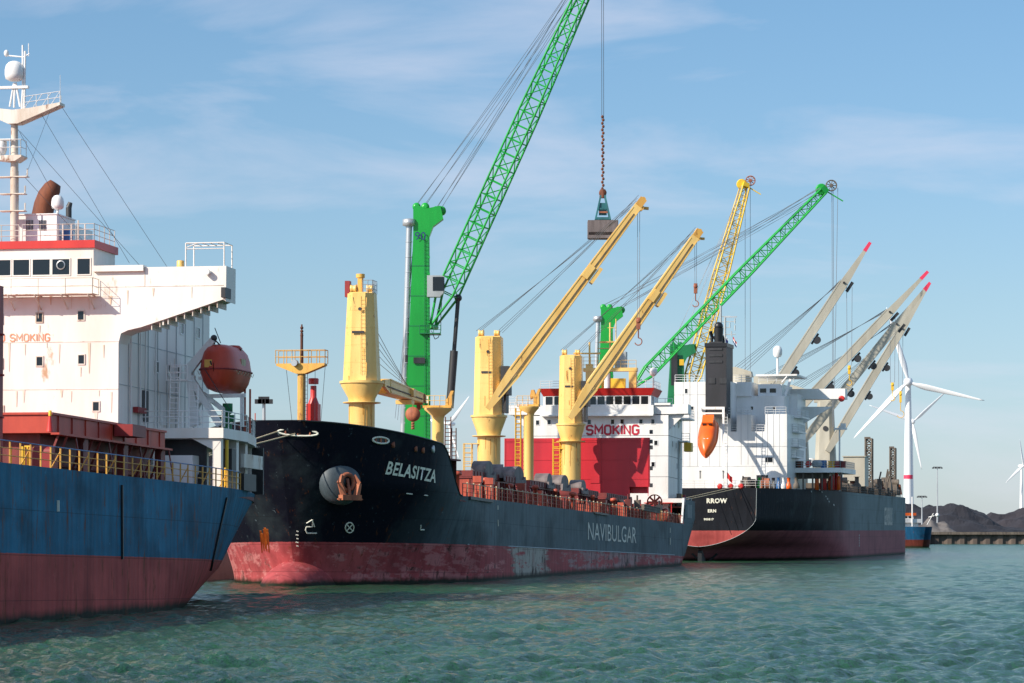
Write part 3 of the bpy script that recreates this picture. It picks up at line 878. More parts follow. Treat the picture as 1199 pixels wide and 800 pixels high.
# rust weeps under windows, scuppers and joints
random.seed(21)
def weep(x, y, z, L_, w, side=False):
    m = MB()
    if side: m.prism([(y - w, z), (y + w, z), (y + w * .2, z - L_), (y - w * .2, z - L_)], 'x', x, x + .012)
    else: m.prism([(x - w, z), (x + w, z), (x + w * .3, z - L_), (x - w * .2, z - L_)], 'y', y - .012, y)
    m.obj('rust_weep', rustw, acc)
rustw = paint('rust_weep', (.76, .64, .53), (.66, .48, .34), .8, .3, (.35, .15, .05), 2.0)
for k in range(9): 
    q = P(10 + k * 14.5 + random.random() * 8, (401, 456.5, 346)[k % 3] + .5); weep(q.x, AF - .012, q.z, .3 + random.random() * 2.2, .015 + random.random() * .09)
for px, py, L_, w in ((47, 381, .5, .06), (113, 482, .9, .12), (95, 430, .6, .05), (180, 337.5, .5, .07), (30, 403, .7, .04), (70, 403, 1.2, .05), (122, 404, .8, .05), (20, 458, 1.0, .06), (84, 458, .7, .04), (131, 459, 1.3, .05), (60, 346, .6, .08), (105, 346, .9, .06), (225, 336, .7, .04), (150, 340, .9, .05), (262, 352, .0, .0)):
    if L_: q = P(px, py); weep(q.x, AF - .013, q.z, L_, w)
for px, py in ((152, 430), (165, 452), (186, 445), (205, 420), (222, 440), (238, 400)):
    q = f1.x(px, py, wall_x); weep(wall_x, q.y, q.z, 1.0, .08, True)
# NO SMOKING
a = P(58.5, 395.2); hgt = .47
block_text('NO SMOKING', .44, .17, M['letorange'], acc, a.x, a.z, AF - .02, .30)
# --- monkey island: mast house, funnel, domes, mast
ym = AF + 3.2
zr = ztop + .48
m = MB(); a = P(22, 252, AF + 2.0); b = P(67, 252, AF + 2.0); zh = a.z
m.box(a.x, b.x, AF + 2.0, AF + 5.6, zr - .01, zh); mh = m.obj('mast_house', M['white'], s1)
m = MB(); m.box(a.x - .06, b.x + .06, AF + 1.94, AF + 5.66, zh, zh + .07); m.obj('roof_edge', M['white'], mh)
m = MB()
for k in range(10):
    px = 32 + k * 1.75 + (4.5 if k > 4 else 0) + (k > 4) * 2
    q = P(px, 264, AF + 2.0); m.box(q.x - .035, q.x + .012, AF + 1.965, AF + 2.0, q.z - .33, q.z + .33)
m.obj('louvre', M['dark'], mh)
m = MB(); q = P(82, 275, AF + 3); m.box(q.x - .3, q.x + .15, AF + 2.6, AF + 3.2, zr, zr + .95); m.obj('canvas_cover', M['blue'], s1)
m = MB(); yv = AF + 9
pts = [(44, 262, 1.0), (47, 247, 1.0), (52, 232, .98), (57, 220, .80), (61, 213, .55)]
ring_ = []
pth = [P(a_, b_, yv) for a_, b_ in ((49, 264), (50, 252), (52.5, 240), (56.5, 229), (62, 220), (65.5, 214.5))]
for i_, (c_p, rr) in enumerate(zip(pth, (.70, .70, .69, .66, .58, .40))):
    d_ = (pth[min(i_ + 1, 5)] - pth[max(i_ - 1, 0)]).normalized(); e_ = d_.cross(V((0, 1, 0))).normalized()
    ring_ += [c_p + (e_ * math.cos(q_ * math.pi / 9) + V((0, 1, 0)) * math.sin(q_ * math.pi / 9)) * rr for q_ in range(18)]
m.add(ring_, [(a_ * 18 + q_, a_ * 18 + (q_ + 1) % 18, a_ * 18 + 18 + (q_ + 1) % 18, a_ * 18 + 18 + q_) for a_ in range(5) for q_ in range(18)] + [tuple(range(90, 108))], 0, True)
m.tube(P(50, 262, yv), P(50, 330, yv), .72, 14)
m.obj('exhaust_stack', M['rust'], s1)
m = MB(); m.tube(P(81, 262, yv), P(81, 243, yv), .2, 10); m.tube(P(81, 243, yv), P(83, 237, yv), .2, 10, .14); m.tube(P(81, 262, yv), P(81, 330, yv), .2, 10); m.obj('exhaust_pipe', M['dark'], s1)
m = MB(); m.box(P(30, 300, yv).x, P(92, 300, yv).x, yv - 2, yv + 3, zbr, P(50, 266, yv).z); m.obj('funnel_casing', M['white'], s1)
def dome(px, pyb, pyt, r, y, par, mat='white'):
    a = P(px, pyb, y); zt_ = P(px, pyt, y).z; H = zt_ - a.z
    m = MB(); m.lathe([(r * .55, 0), (r * .92, H * .10), (r, H * .30), (r, H * .55), (r * .88, H * .78), (r * .6, H * .93), (r * .25, H * .99), (0, H)], (a.x, y, a.z), 18)
    return m.obj('radar_dome', M[mat], par)
m = MB(); q = P(68, 250, AF + 2.4); m.tube((q.x, AF + 2.4, zr), (q.x, AF + 2.4, P(68, 245, AF + 2.4).z), .09, 8); ob = m.obj('dome_pillar', M['white'], s1)
dome(68, 245.5, 228.5, .40, AF + 2.4, ob)
m = MB(); m.rail([(X(26, 280), AF + .1, zr), (xw0, AF + .1, zr), (xw0, AF + 4.3, zr)], 1.05, 3, 1.1, .022); m.obj('railing', M['whiterust'], s1)
m = MB(); m.rail([(-xw0 - 2, AF + .1, zr), (X(22, 280), AF + .1, zr)], 1.05, 3, 1.1, .022); m.obj('railing', M['whiterust'], s1)
# flag/wire poles by the rail
m = MB()
for px in (100, 92, 84, 74):
    q = P(px, 285, AF + 1); m.tube((q.x, AF + 1, zr), (q.x, AF + 1, P(px, 262 - (px == 92) * 4, AF + 1).z), .05, 5)
m.obj('aerial_pole', M['whiterust'], s1)
yq = AF + 1.2
def Q(px, py, dy=0): return f1.y(px, py, yq + dy)
m = MB()
m.tube(Q(17.5, 300), Q(17.5, 200), .27, 14); m.tube(Q(17.5, 200), Q(17.5, 140), .25, 14, .22)
mast = m.obj('mast', M['whiterust'], s1)
def z_(py): return Q(17, py).z
mx0 = Q(17.5, 200).x
m = MB()
for py, w in ((287, .25), (248, .75), (228, .75), (208, .9)):
    m.box(mx0 - w * 1.2, mx0 + w, yq - .3, yq + .3, z_(py), z_(py) + .06)
    m.tube((mx0 + w * .95, yq, z_(py)), (mx0 + w * .95, yq, z_(py) + .55), .05, 5)
m.obj('lamp_bracket', M['whiterust'], mast)
m = MB(); m.prism([(mx0 - 1.7, z_(183)), (mx0 + .65, z_(183)), (mx0 + .65, z_(185)), (mx0 + .2, z_(190)), (mx0 - .2, z_(190)), (mx0 - 1.7, z_(186))], 'y', yq - .6, yq + .6)
m.obj('radar_platform', M['whiterust'], mast)
m = MB(); m.rail([(mx0 - 1.6, yq - .55, z_(183)), (mx0 + .6, yq - .55, z_(183)), (mx0 + .6, yq + .5, z_(183))], 1.0, 2, .7, .022); m.obj('railing', M['white'], mast)
m = MB(); m.lathe([(.25, 0), (.34, .3), (.34, .8), (.2, .95)], (mx0 - .8, yq - .2, z_(181)), 12); m.box(mx0 - 1.9, mx0 - .1, yq - .5, yq - .3, z_(166), z_(166) + .14); m.obj('radar_scanner', M['white'], mast)
# crosstree with outrigger arms
m = MB()
zc1 = z_(130); tipR = Q(73.5, 122); 
m.prism([(mx0 - .3, z_(146)), (mx0 + .35, z_(146)), (tipR.x, tipR.z - .12), (tipR.x, tipR.z + .05), (mx0 + 1.2, z_(128)), (mx0, z_(130)), (mx0 - 2.6, z_(124)), (mx0 - 2.6, z_(127))], 'y', yq - .5, yq + .5)
m.obj('crosstree', M['whiterust'], mast)
m = MB(); m.rail([(mx0 + .8, yq - .45, z_(128.5)), (tipR.x, yq - .45, tipR.z)], .75, 2, .7, .022)
for k in range(4):
    t0, t1 = k / 4, (k + 1) / 4; A = V((mx0 + .8, yq - .45, z_(128.5))); Bq = V((tipR.x, yq - .45, tipR.z)); m.tube(A.lerp(Bq, t0), A.lerp(Bq, t1) + V((0, 0, .75)), .02, 4)
m.obj('railing', M['white'], mast)
m = MB()
for a, b in (((12, 125), (17, 97)), ((24, 125), (19, 97)), ((17, 126), (18, 97)), ((29, 128), (30, 60)), ((26, 128), (27.5, 100))):
    m.tube(Q(*a), Q(*b), .07, 6)
m.box(mx0 - 2, mx0 + .9, yq - .15, yq + .15, z_(104), z_(104) + .16)
m.tube(Q(27, 128), Q(27, 53), .06, 6); m.tube(Q(8, 65), Q(28, 67), .05, 6); m.tube(Q(28, 67), Q(35, 63), .04, 6); m.tube(Q(34, 66), Q(34, 51), .03, 5)
m.ball(Q(8, 62.5), .16, .16, .22); m.tube(Q(71, 120), Q(71, 88), .015, 4); m.tube(Q(71.5, 120), Q(71.5, 112), .05, 5)
m.obj('topmast', M['white'], mast)
dome(17.5, 95, 71.5, .62, yq, mast)
m = MB()
for a, b in (((72, 124), (197, 314)), ((49, 134), (152, 308)), ((59, 130), (31, 205)), ((24, 154), (165, 312)), ((22, 152), (62, 225)), ((28, 206), (105, 290))):
    m.tube(Q(*a), f1.y(b[0], b[1], yq + 1), .013, 4)
m.obj('stay_wire', M['wire'], mast)
# --- boat deck (white platform) over the mooring deck
yp0 = f1.x(262, 501, 13.4).y; zp = f1.x(262, 501, 13.4).z
m = MB()
edge = [(13.4, yp0), (13.4, yp0 + 6)] + [(min(13.4, hb1(y, 8) + .1), y) for y in (50, 54, 58, 62, 65.5)]
poly = [(wall_x + .002, yp0)] + edge + [(-e[0], e[1]) for e in edge[::-1]] + [(-wall_x - .002, yp0), (-wall_x - .002, AF + 20.52), (wall_x + .002, AF + 20.52)]
m.prism(poly, 'z', zp - .65, zp); bd = m.obj('boat_deck', M['whiteold'], s1)
m = MB(); rp = [(wall_x + .2, yp0 + .1, zp)] + [(a - .1, b + (.1 if i == 0 else 0), zp) for i, (a, b) in enumerate(edge)]
m.rail(rp, 1.1, 3, 1.5, .028); m.obj('railing', M['white'], bd)
m = MB()
for (x_, y_) in ((12.9, yp0 + .5), (12.9, yp0 + 4.2), (hb1(52, 8) - .5, 52), (9, yp0 + .4), (hb1(58, 8) - .5, 58)):
    m.box(x_ - .28, x_ + .28, y_ - .28, y_ + .28, DK1, zp - .64)
for y_ in (yp0 + .2, yp0 + 4.0): m.prism([(11.2, zp - .64), (13.3, zp - .64), (12.7, zp - 1.4)], 'y', y_, y_ + .12)
m.obj('deck_pillar', M['whiteold'], s1)
m = MB(); m.box(13.05, 13.3, yp0 + 5.4, yp0 + 10, DK1 + 1.5, DK1 + 2.4); m.obj('bulwark_panel', M['whiterust'], s1)
m = MB(); m.box(12.5, 13.3, yp0 + 2.4, yp0 + 3.4, DK1 + 1.2, DK1 + 2.6); m.box(12.4, 13.4, yp0 + 5.0, yp0 + 8, DK1, DK1 + 1.1); m.obj('winch', M['dark'], s1)
m = MB(); m.box(wall_x + 1, 12.0, 58, 58.2, DK1, zp - .66); m.box(wall_x + 1, wall_x + 4, AF + 6, AF + 6.2, DK1, zp - .66); m.obj('inner_bulkhead', M['dark'], s1)
m = MB(); a = f1.y(172, 550, AF + 4); m.box(a.x + 1.0, a.x + 2.9, AF + 4.5, AF + 6, DK1, DK1 + 2.1); m.obj('deck_locker', M['white'], s1)
m = MB(); m.lathe([(.3, 0), (.3, .9), (.12, 1.0)], (11.6, yp0 + 1.5, DK1), 10); m.lathe([(.3, 0), (.3, .9), (.12, 1.0)], (10.8, yp0 + 1.5, DK1), 10); m.obj('mooring_bitt', M['dark'], s1)
m = MB(); m.tube((13.3, yp0 + 1.2, DK1), (13.3, yp0 + 1.2, DK1 + 3.1), .12, 8); m.tube((13.45, yp0 + .4, DK1), (13.45, yp0 + .4, DK1 + 1.3), .1, 8); m.obj('yellow_post', M['yel'], s1)
# ladder tower beside the davit
m = MB(); p = f1.y(204, 500, AF + 5.2)
m.ladder((p.x, AF + 5.2, zp), (p.x + .1, AF + 5.2, zp + 4.3), (.62, 0, 0), .04, .33)
m.ladder((p.x + 1.0, AF + 6.2, zp), (p.x + 1.0, AF + 6.2, zp + 2.9), (.6, 0, 0), .04, .33)
m.box(p.x - .5, p.x + .9, AF + 5.2, AF + 6.4, zp + 3.1, zp + 3.16)
m.rail([(p.x - .5, AF + 5.2, zp + 3.1), (p.x + .9, AF + 5.2, zp + 3.1)], 1.0, 2, .7, .025)
m.obj('stair', M['white'], s1)
# davit
yd = AF + 8.5
def D(px, py, dy=0): return f1.y(px, py, yd + dy)
m = MB()
for dy in (0, 5.4):
    m.beam(D(231, 498, dy), D(221, 432, dy), .42, .5); m.beam(D(221, 434, dy), D(250, 398, dy), .4, .62, .3, .4)
    m.beam(D(226, 500, dy), D(226, 440, dy), .3, .36) ; m.beam(D(222, 440, dy), D(258, 498, dy), .34, .42)
    m.beam(D(226, 470, dy), D(250, 470, dy), .16, .2); m.beam(D(233, 443, dy), D(242, 443, dy), .2, .2)
m.obj('davit', M['white'], s1)
m = MB(); m.ball(D(251, 396), .22); m.tube(D(251, 396), D(253, 410), .035, 5); m.tube(D(252, 398), D(259, 405), .05, 5); m.tube(D(252, 384), D(259, 402), .03, 5); m.line([D(250, 397), D(232, 428), D(225, 436)], .02); m.obj('fall_wire', M['dark'], s1)
m = MB(); a = D(267, 480, 2); m.lathe([(.34, 0), (.30, .5), (.18, .6), (.18, 1.2), (.34, 1.3), (.34, 1.9)], (a.x, yd + 2, zp), 12); m.tube((a.x - .9, yd + 1.8, zp + .9), (a.x + .5, yd + 1.8, zp + .9), .25, 10); m.obj('green_winch', M['greend'], s1)
m = MB()
for dx, col in ((0, 0), (.35, 0)): m.tube((a.x + .9 + dx, yd + 3, zp), (a.x + .9 + dx, yd + 3, zp + 2.9), .07, 6)
m.obj('red_stanchion', M['coralred'], s1)
# hull side railing
m = MB(); ys = [-40 + 1.6 * k for k in range(int((yp0 + 6 + 40) / 1.6) + 1)]
for k, y in enumerate(ys):
    x_ = hb1(y, 8) - .12
    m.tube((x_, y, DK1), (x_, y, DK1 + 1.15), .05, 5)
    if k % 3 == 1: m.tube((x_ - .55, y, DK1), (x_, y, DK1 + .95), .035, 4)
    if k: 
        for zz in (.4, .78): m.tube((hb1(ys[k - 1], 8) - .12, ys[k - 1], DK1 + zz), (x_, y, DK1 + zz), .025, 4)
m.obj('railing', M['cream_rusty'], s1)
m = MB(); m.line([(hb1(y, 8) - .12, y, DK1 + 1.15) for y in ys], .035, 5); m.obj('hand_rail', paint('blue_rail_paint', (.12, .22, .42), None, .5, .3), s1)
# hatch coaming with side stays
ph = 11.2
a = f1.x(60, 484.5, ph); b = f1.x(207, 510, ph); c_ = f1.x(60, 509, ph)
y0, y1 = a.y, AF - 1.2; zt_, zb_ = a.z, c_.z
m = MB()
m.prism([(-ph - 0, zb_ + .1), (-ph, zt_), (ph, zt_), (ph, zb_ + .1)], 'y', y0, y1)
hc = m.obj('hatch_cover', M['oxide'], s1)
m = MB(); m.box(-ph - .12, ph + .12, y0 - .1, y1, zt_ - .05, zt_ + .08); m.box(ph, ph + .5, y0, y1, zb_, zb_ + .12)
for k in range(9):
    y = y0 + (y1 - y0) * (k + .5) / 9; m.box(ph, ph + .07, y, y + .08, zb_ + .1, zt_)
m.obj('cover_rim', M['oxide'], hc)
m = MB(); m.box(-ph + .9, ph - .9, y0 + .8, y1, DK1, zb_ + .1); m.obj('hatch_coaming', M['maroon'], s1)
m = MB(); nst = 15
for k in range(nst):
    y = y0 + .3 + (y1 - y0 - .6) * k / (nst - 1)
    m.beam((ph + .35, y, zb_), (ph - .5 + (k % 4 == 2) * 1.2, y, DK1), .07, .12)
    if k % 5 == 3: m.box(ph - .1, ph + .3, y, y + .9, DK1, zb_)
m.box(ph - .9, ph - .7, y0, y1, DK1 + .5, DK1 + .65)
m.obj('coaming_stay', M['maroon'], s1)
p = f1.x(140, 507, ph); m = MB(); m.box(ph + .1, ph + 1.25, p.y - 1.3, p.y + 1.3, p.z - .25, p.z + .45); m.obj('hydraulic_box', M['darkred'], hc)
# forward hatch behind the corner, mostly out of the frame
m = MB(); m.box(-ph, ph, y0 - 70, y0 - 34, DK1, zt_); m.obj('hatch_cover', M['oxide'], s1)
m = MB(); p = f1.y(-3, 400, y0 - 5); m.box(p.x - .25, p.x + .25, y0 - 5.3, y0 - 4.7, DK1, f1.y(0, 335, y0 - 5).z)
for z in (11, 13.3, 15.5): m.box(p.x + .25, p.x + .4, y0 - 5.1, y0 - 4.9, z, z + .1)
m.obj('derrick_post', M['darkred'], s1)
# yellow and red deck gear near the corner
m = MB()
for px, y_ in ((13, y0 - 1), (27, y0 - 1.2), (29, y0 + .2), (33, y0 - 1.0), (41, y0 - .6)):
    q = f1.y(px, 540, y_); m.tube((q.x, y_, DK1), (q.x, y_, DK1 + 1.45), .07, 6)
q0 = f1.y(29, 520, y0 - 1).x; m.line([(q0, y0 - 1, DK1 + 1.45), (q0 + .35, y0 - 1, DK1 + 1.45), (q0 + .35, y0 - 1, DK1 + .3)], .05, 5)
m.obj('yellow_frame', M['yel'], s1)
q = f1.x(54, 540, 12.0); m = MB(); m.box(11.4, 12.4, q.y - .5, q.y + .9, DK1, DK1 + 1.0); m.lathe([(.4, -.5), (.4, .5)], (11.9, q.y, DK1 + 1.0), 14, axis='x'); m.obj('winch', M['darkred'], s1)
q = f1.x(60, 508, 11.6); m = MB(); m.lathe([(.21, 0), (.07, .85), (.07, .9)], (11.55, q.y, q.z + .12), 14); co = m.obj('traffic_cone', M['red'], label='red cone with yellow tip standing on the red hatch cover corner', cat='cone')
m = MB(); m.lathe([(.09, .86), (.09, 1.15), (.06, 1.17)], (11.55, q.y, q.z + .12), 12); mm_ = m.obj('tip', M['yel'], co); co.matrix_world = f1.M
# lifeboat: enclosed, seen almost end on
def boat(name, par_mat, L_, W, H, mat, mat2, sharp=False, **k):
    """hull + canopy along local y, keel at z=0"""
    m = MB(); n = 26; vs = []
    prof = ((.0, .0), (.34, .0), (.62, .05), (.84, .20), (.97, .38), (1.0, .45), (.97, .52), (.90, .70), (.78, .84), (.55, .94), (.25, .98), (0, .99))
    full = [(a, b) for a, b in prof] + [(-a, b) for a, b in prof[-2:0:-1]]
    ring = len(full)
    def E(t): return max(.02, (1 - abs(2 * t - 1) ** (4.2 if not sharp or t > .5 else 1.8)) ** (.42 if not sharp or t > .5 else .8))
    for i in range(n + 1):
        t = .5 - .5 * math.cos(math.pi * i / n); e = E(t)
        for a, b in full:
            z = b * H
            if b > .45: z = .45 * H + (b - .45) * H * (e ** .35)
            else: z = .45 * H - (.45 - b) * H * (e ** .5)
            vs.append((a * W / 2 * e, (t - .5) * L_ * (1 - .06 * abs(b - .45)), z))
    fs = [(i * ring + j, i * ring + (j + 1) % ring, (i + 1) * ring + (j + 1) % ring, (i + 1) * ring + j) for i in range(n) for j in range(ring)]
    m.add(vs, fs, 0, True)
    ob = m.obj(name, mat, **k)
    m = MB()
    pts = []
    for i in range(n + 1):
        t = .5 - .5 * math.cos(math.pi * i / n); e = E(t); pts.append((W / 2 * e + .03, (t - .5) * L_, .45 * H))
    m.line(pts, .06, 6); m.line([(-a, b, c) for a, b, c in pts], .06, 6); m.obj('fender_strip', mat2, ob)
    return ob
lbm = f1.M @ Matrix.Translation(V((D(264, 462, 2).x, yd + 2.2, D(264, 460, 2).z)))
m = MB()
for dy in (.6, 4.6):
    m.beam(D(238, 461, dy), D(262, 480, dy), .28, .3); m.beam(D(244, 464, dy), D(288, 463, dy), .22, .25); m.beam(D(284, 463, dy), D(284, 500, dy), .22, .22); m.beam(D(262, 480, dy), D(262, 500, dy), .2, .2); m.beam(D(240, 462, dy), D(226, 490, dy), .2, .22)
m.beam(D(262, 480, .6), D(262, 480, 4.6), .2, .2)
m.obj('boat_cradle', M['white'], s1)
lb = boat('lifeboat', None, 6.0, 2.6, 3.15, M['orangeold'], M['darkred'], label='dull red enclosed lifeboat hanging in white davits on the blue ship', cat='lifeboat')
lb.matrix_world = lbm
m = MB(); m.lathe([(.62, 0), (.60, .45), (.42, .62), (0, .66)], (.25, .9, 2.55), 14); m.obj('steering_cupola', M['orangeold'], lb)
m = MB()
for a in range(5):
    an = R(-150 + a * 30); m.box(.25 + .6 * math.cos(an) - .12, .25 + .6 * math.cos(an) + .12, .9 + .6 * math.sin(an) - .04, .9 + .6 * math.sin(an) + .04, 2.72, 2.95)
m.obj('window', M['glass'], lb)
m = MB(); m.box(-.62, -.12, -2.96, -2.55, 1.5, 2.0); m.obj('hatch', M['cream_rusty'], lb)
m = MB(); m.tube((0, -2.6, 1.0), (-.2, -3.05, 1.9), .05, 5); m.tube((-.6, -3.0, 1.4), (1.2, -2.9, -1.4), .025, 5); m.obj('lifting_hook', M['dark'], lb)
m = MB()
for s_ in (-1, 1):
    for k in range(6): m.cable((s_ * 1.31, -2.1 + k * .7, 1.34), (s_ * 1.31, -1.4 + k * .7, 1.34), .02, .22, 6)
m.box(-1.28, -1.22, -.2, .9, 1.75, 2.15); m.box(1.16, 1.24, -.6, .4, 1.75, 2.2)
m.obj('grab_line', M['rope'], lb)
def surf(fr, hb, px, py, t0, t1, off=.04, n=400):
    """first hit of the sight line with a hull side"""
    d = fr.ray(px, py)
    for i in range(n):
        p = fr.o + d * (t0 + (t1 - t0) * i / n)
        if abs(p.x) < hb(p.y, p.z):
            a, b = t0 + (t1 - t0) * (i - 1) / n, t0 + (t1 - t0) * i / n
            for _ in range(20):
                c = (a + b) / 2; p = fr.o + d * c
                if abs(p.x) < hb(p.y, p.z): b = c
                else: a = c
            p = fr.o + d * a
            return p
    best = None
    for i in range(n):
        p = fr.o + d * (t0 + (t1 - t0) * i / n)
        g = abs(p.x) - hb(p.y, p.z)
        if best is None or g < best[0]: best = (g, p)
    return best[1] if best[0] < 1.5 else None

# ================================================================ black bulk carrier in the middle
f2 = Fr(-18.66, 278.2, 10.75, .89)
s2 = empty('bulk_carrier', f2.loc, f2.rot, label='black and red bulk carrier BELASITZA with tall cream deck cranes and a crimson hatch cover', cat='ship')
B2 = 11.85; DK2 = 8.03
def stem2(z): return -max(0, z - 1) * .47 if z > 0 else 0.0
def end2(z): return 187 - max(0, 4.2 - z) * 2.6
def ztop2(y):
    if y < 8.2: return 12.45 + (8.2 - y) * .1
    if y < 14.5: return DK2 + (12.45 - DK2) * (1 - smooth((y - 8.2) / 6.3))
    if y < 161: return DK2
    if y < 162.6: return DK2 + 3.3 * (y - 161) / 1.6
    return DK2 + 3.3
def hb2(y, z):
    zc = max(0, min(1, z / 8.5)); zs = zc ** 1.5
    if y < 60:
        Le = 30 - 9 * zs; q = .66 - .15 * zs; p = 1.8 + .2 * zs
        t = (y - stem2(z)) / Le; t = max(0, min(1, t))
        return B2 * max(0, 1 - (1 - t) ** p) ** q
    ys = 148 + 20 * max(0, min(1, z / 9)); k = .96 - .66 * max(0, min(1, z / 9)) ** .8
    e = 187 - max(0, 4.2 - z) * 2.6
    t = max(0, (y - ys) / max(1, e - ys))
    return B2 * (1 - k * min(1, t) ** 2.2)
m, rows2 = hull_mesh(stem2, end2, hb2, -2.0, ztop2, 190, 34, gam=1.45)
h2m = hull_paint('black_hull_paint', (.135, .18, .195), (.095, .13, .14), (.50, .10, .10), (.38, .07, .075), 3.72,
                 ((38, 58, 1.1, (.42, .38, .32)), (-6, 36, .55, (.56, .19, .18)), (54, 176, .60, (.40, .24, .23))),
                 rustamt=.4, fade=(9, 19, (.0062, .0068, .014)))  # dark bow: reflection of dark surroundings put into the colour
hull2 = m.obj('hull', h2m, s2)
m = MB(); m.prism([(hb2(y, 8) - .06, y) for y in [14.2 + 1.5 * k for k in range(99)] + [161.4]] + [(-hb2(y, 8) + .06, y) for y in ([14.2 + 1.5 * k for k in range(99)] + [161.4])[::-1]], 'z', DK2 - .5, DK2 - .03)
m.obj('main_deck', M['deckred'], s2)
yy = [-4.4, -3, -1, 1, 4, 7, 10, 13.8]
m = MB(); m.prism([(hb2(y, 11) - .06, y) for y in yy] + [(-hb2(y, 11) + .06, y) for y in yy[::-1]], 'z', 11.1, 11.25)
m.box(-11.3, 11.3, 13.5, 13.8, DK2, 11.1); m.obj('forecastle_deck', M['deckred'], s2)
yy = [161.6, 168, 174, 180, 186]
m = MB(); m.prism([(hb2(y, 11) - .04, y) for y in yy] + [(-hb2(y, 11) + .04, y) for y in yy[::-1]], 'z', 10.2, 10.4); m.obj('poop_deck', M['deckred'], s2)
# bulwark cap rail
m = MB()
pts = [(hb2(y, ztop2(y)) , y, ztop2(y)) for y in [-5.7 + .7 * k for k in range(30)]]
m.line(pts, .08, 5); m.line([(-a, b, c) for a, b, c in pts], .08, 5); m.line([pts[0], (-pts[0][0], pts[0][1], pts[0][2])], .08, 5)
m.obj('bulwark_rail', M['blackpaint'], s2)
# bulb
m = MB(); m.ball((0, 4.0, -.9), 3.3, 10.4, 3.25, 32, 20); m.obj('bulbous_bow', h2m, s2)
S2 = lambda px, py: surf(f2, hb2, px, py, 255, 330)
# fairleads (pale ringed openings in the bulwark)
def fairlead(px0, py0, px1, py1, sg=1):
    a = S2(px0, py0); b = S2(px1, py1)
    if a is None or b is None: return
    d = (b - a); n = V((0, 0, 1)).cross(d).normalized()
    if n.y > 0: n = -n
    m = MB(); L_ = d.length; h = .27
    pts = []
    for k in range(16):
        an = 2 * math.pi * k / 16
        c = a + d * (.5 + .5 * (1 if math.cos(an) > 0 else -1) * (1 - .3 * (1 - abs(math.cos(an))))) if False else a + d * (.5 + .5 * math.cos(an))
        pts.append(c + V((0, 0, h * math.sin(an))) + n * .10)
    m.line(pts + [pts[0]], .085, 6); m.obj('fairlead', M['lettering'], s2)
    m = MB(); 
    for q in (.2, .5, .8):
        c = a + d * q + n * .08; m.tube(c - V((0, 0, h * .8)), c + V((0, 0, h * .8)), .09, 8)
    m.obj('roller', M['rusto'], s2)
    m = MB(); c1 = a + d * .04 + n * .02; c2 = b - d * .04 + n * .02
    m.beam(c1, c2, .1, h * 1.7, up=(0, 0, 1)); m.obj('fairlead_opening', M['blackpaint'], s2)
fairlead(325.5, 505.5, 373, 508)
fairlead(436, 515, 455, 516.5)
for px, py in ((461, 521), (487.5, 526), (496, 527.5)):
    a = S2(px, py)
    if a: 
        m = MB(); m.lathe([(.12, -.12), (.26, -.1), (.26, .1), (.12, .12)], a, 12, axis='x'); m.obj('mooring_port', M['rusto'] if px != 507 else M['steel'], s2)
a = S2(507.5, 526); m = MB(); m.lathe([(.2, -.12), (.34, -.1), (.34, .1), (.2, .12)], a, 14, axis='x'); m.obj('mooring_port', M['steel'], s2)
# anchor bolster and anchor
a0 = S2(407, 549); a1 = S2(403, 562)
bm_ = paint('bolster_paint', (.075, .10, .115), (.04, .055, .065), .55, .25, (.16, .06, .03), .8)
nd = V((.72, -.69, 0)).normalized(); sd_ = V((.69, .72, 0)).normalized()
a0 = S2(403, 556)
m = MB(); vs = []; nr = 30
for i in range(11):
    t = i / 10; r_ = .95 + 1.25 * math.sqrt(max(0, 1 - t * t)); c = a0 + nd * (-1.15 + 1.65 * t) + V((0, 0, -.15 - .75 * t ** 1.3))
    for k in range(nr):
        an = 2 * math.pi * k / nr; vs.append(c + sd_ * (r_ * .92 * math.cos(an)) + V((0, 0, r_ * (.95 if math.sin(an) > 0 else 1.05) * math.sin(an))))
m.add(vs, [(i * nr + k, i * nr + (k + 1) % nr, (i + 1) * nr + (k + 1) % nr, (i + 1) * nr + k) for i in range(10) for k in range(nr)], 0, True)
m.add(vs[-nr:], [tuple(range(nr))])
bol = m.obj('anchor_bolster', bm_, s2)
ac = a0 + nd * .92 + V((0, 0, -1.45))
def A(u, v, w=0): return ac + sd_ * u * .82 + V((0, 0, v * .88 + .3)) + nd * w
m = MB()
m.tube(A(0, .9, -.35), A(0, -.7, .05), .14, 8)
hz_ = MB(); hz_.lathe([(0, -.02), (.68, 0), (.72, .06)], (0, 0, 0), 18, axis='y')
hz_.v = [tuple(A(v_[0], .58 + v_[2], -.42 - v_[1])) for v_ in hz_.v]; hz_.obj('hawse_hole', M['blackpaint'], s2)
for k in range(12):
    an0 = math.pi * k / 12 * 2; an1 = math.pi * (k + 1) / 12 * 2
    m.tube(A(.78 * math.cos(an0), .55 + .78 * math.sin(an0), -.35), A(.78 * math.cos(an1), .55 + .78 * math.sin(an1), -.35), .2, 8)
m.beam(A(-1.15, -.92, .1), A(1.15, -.92, .1), .7, .45)
for s_ in (-1, 1):
    m.beam(A(.75 * s_, -.85, .1), A(1.2 * s_, .45, -.05), .40, .5, .36, .3)
    m.beam(A(1.2 * s_, .45, -.05), A(.80 * s_, 1.3, -.2), .4, .3, .12, .1)
    m.prism([(0, 0)] * 0 or [(0, 0), (.1, 0), (0, .1)], 'z', -50, -50.01) if False else None
    m.beam(A(.35 * s_, -1.0, .1), A(1.5 * s_, -1.08, .1), .4, .2, .2, .1)
m.obj('anchor', M['rusto'], s2)
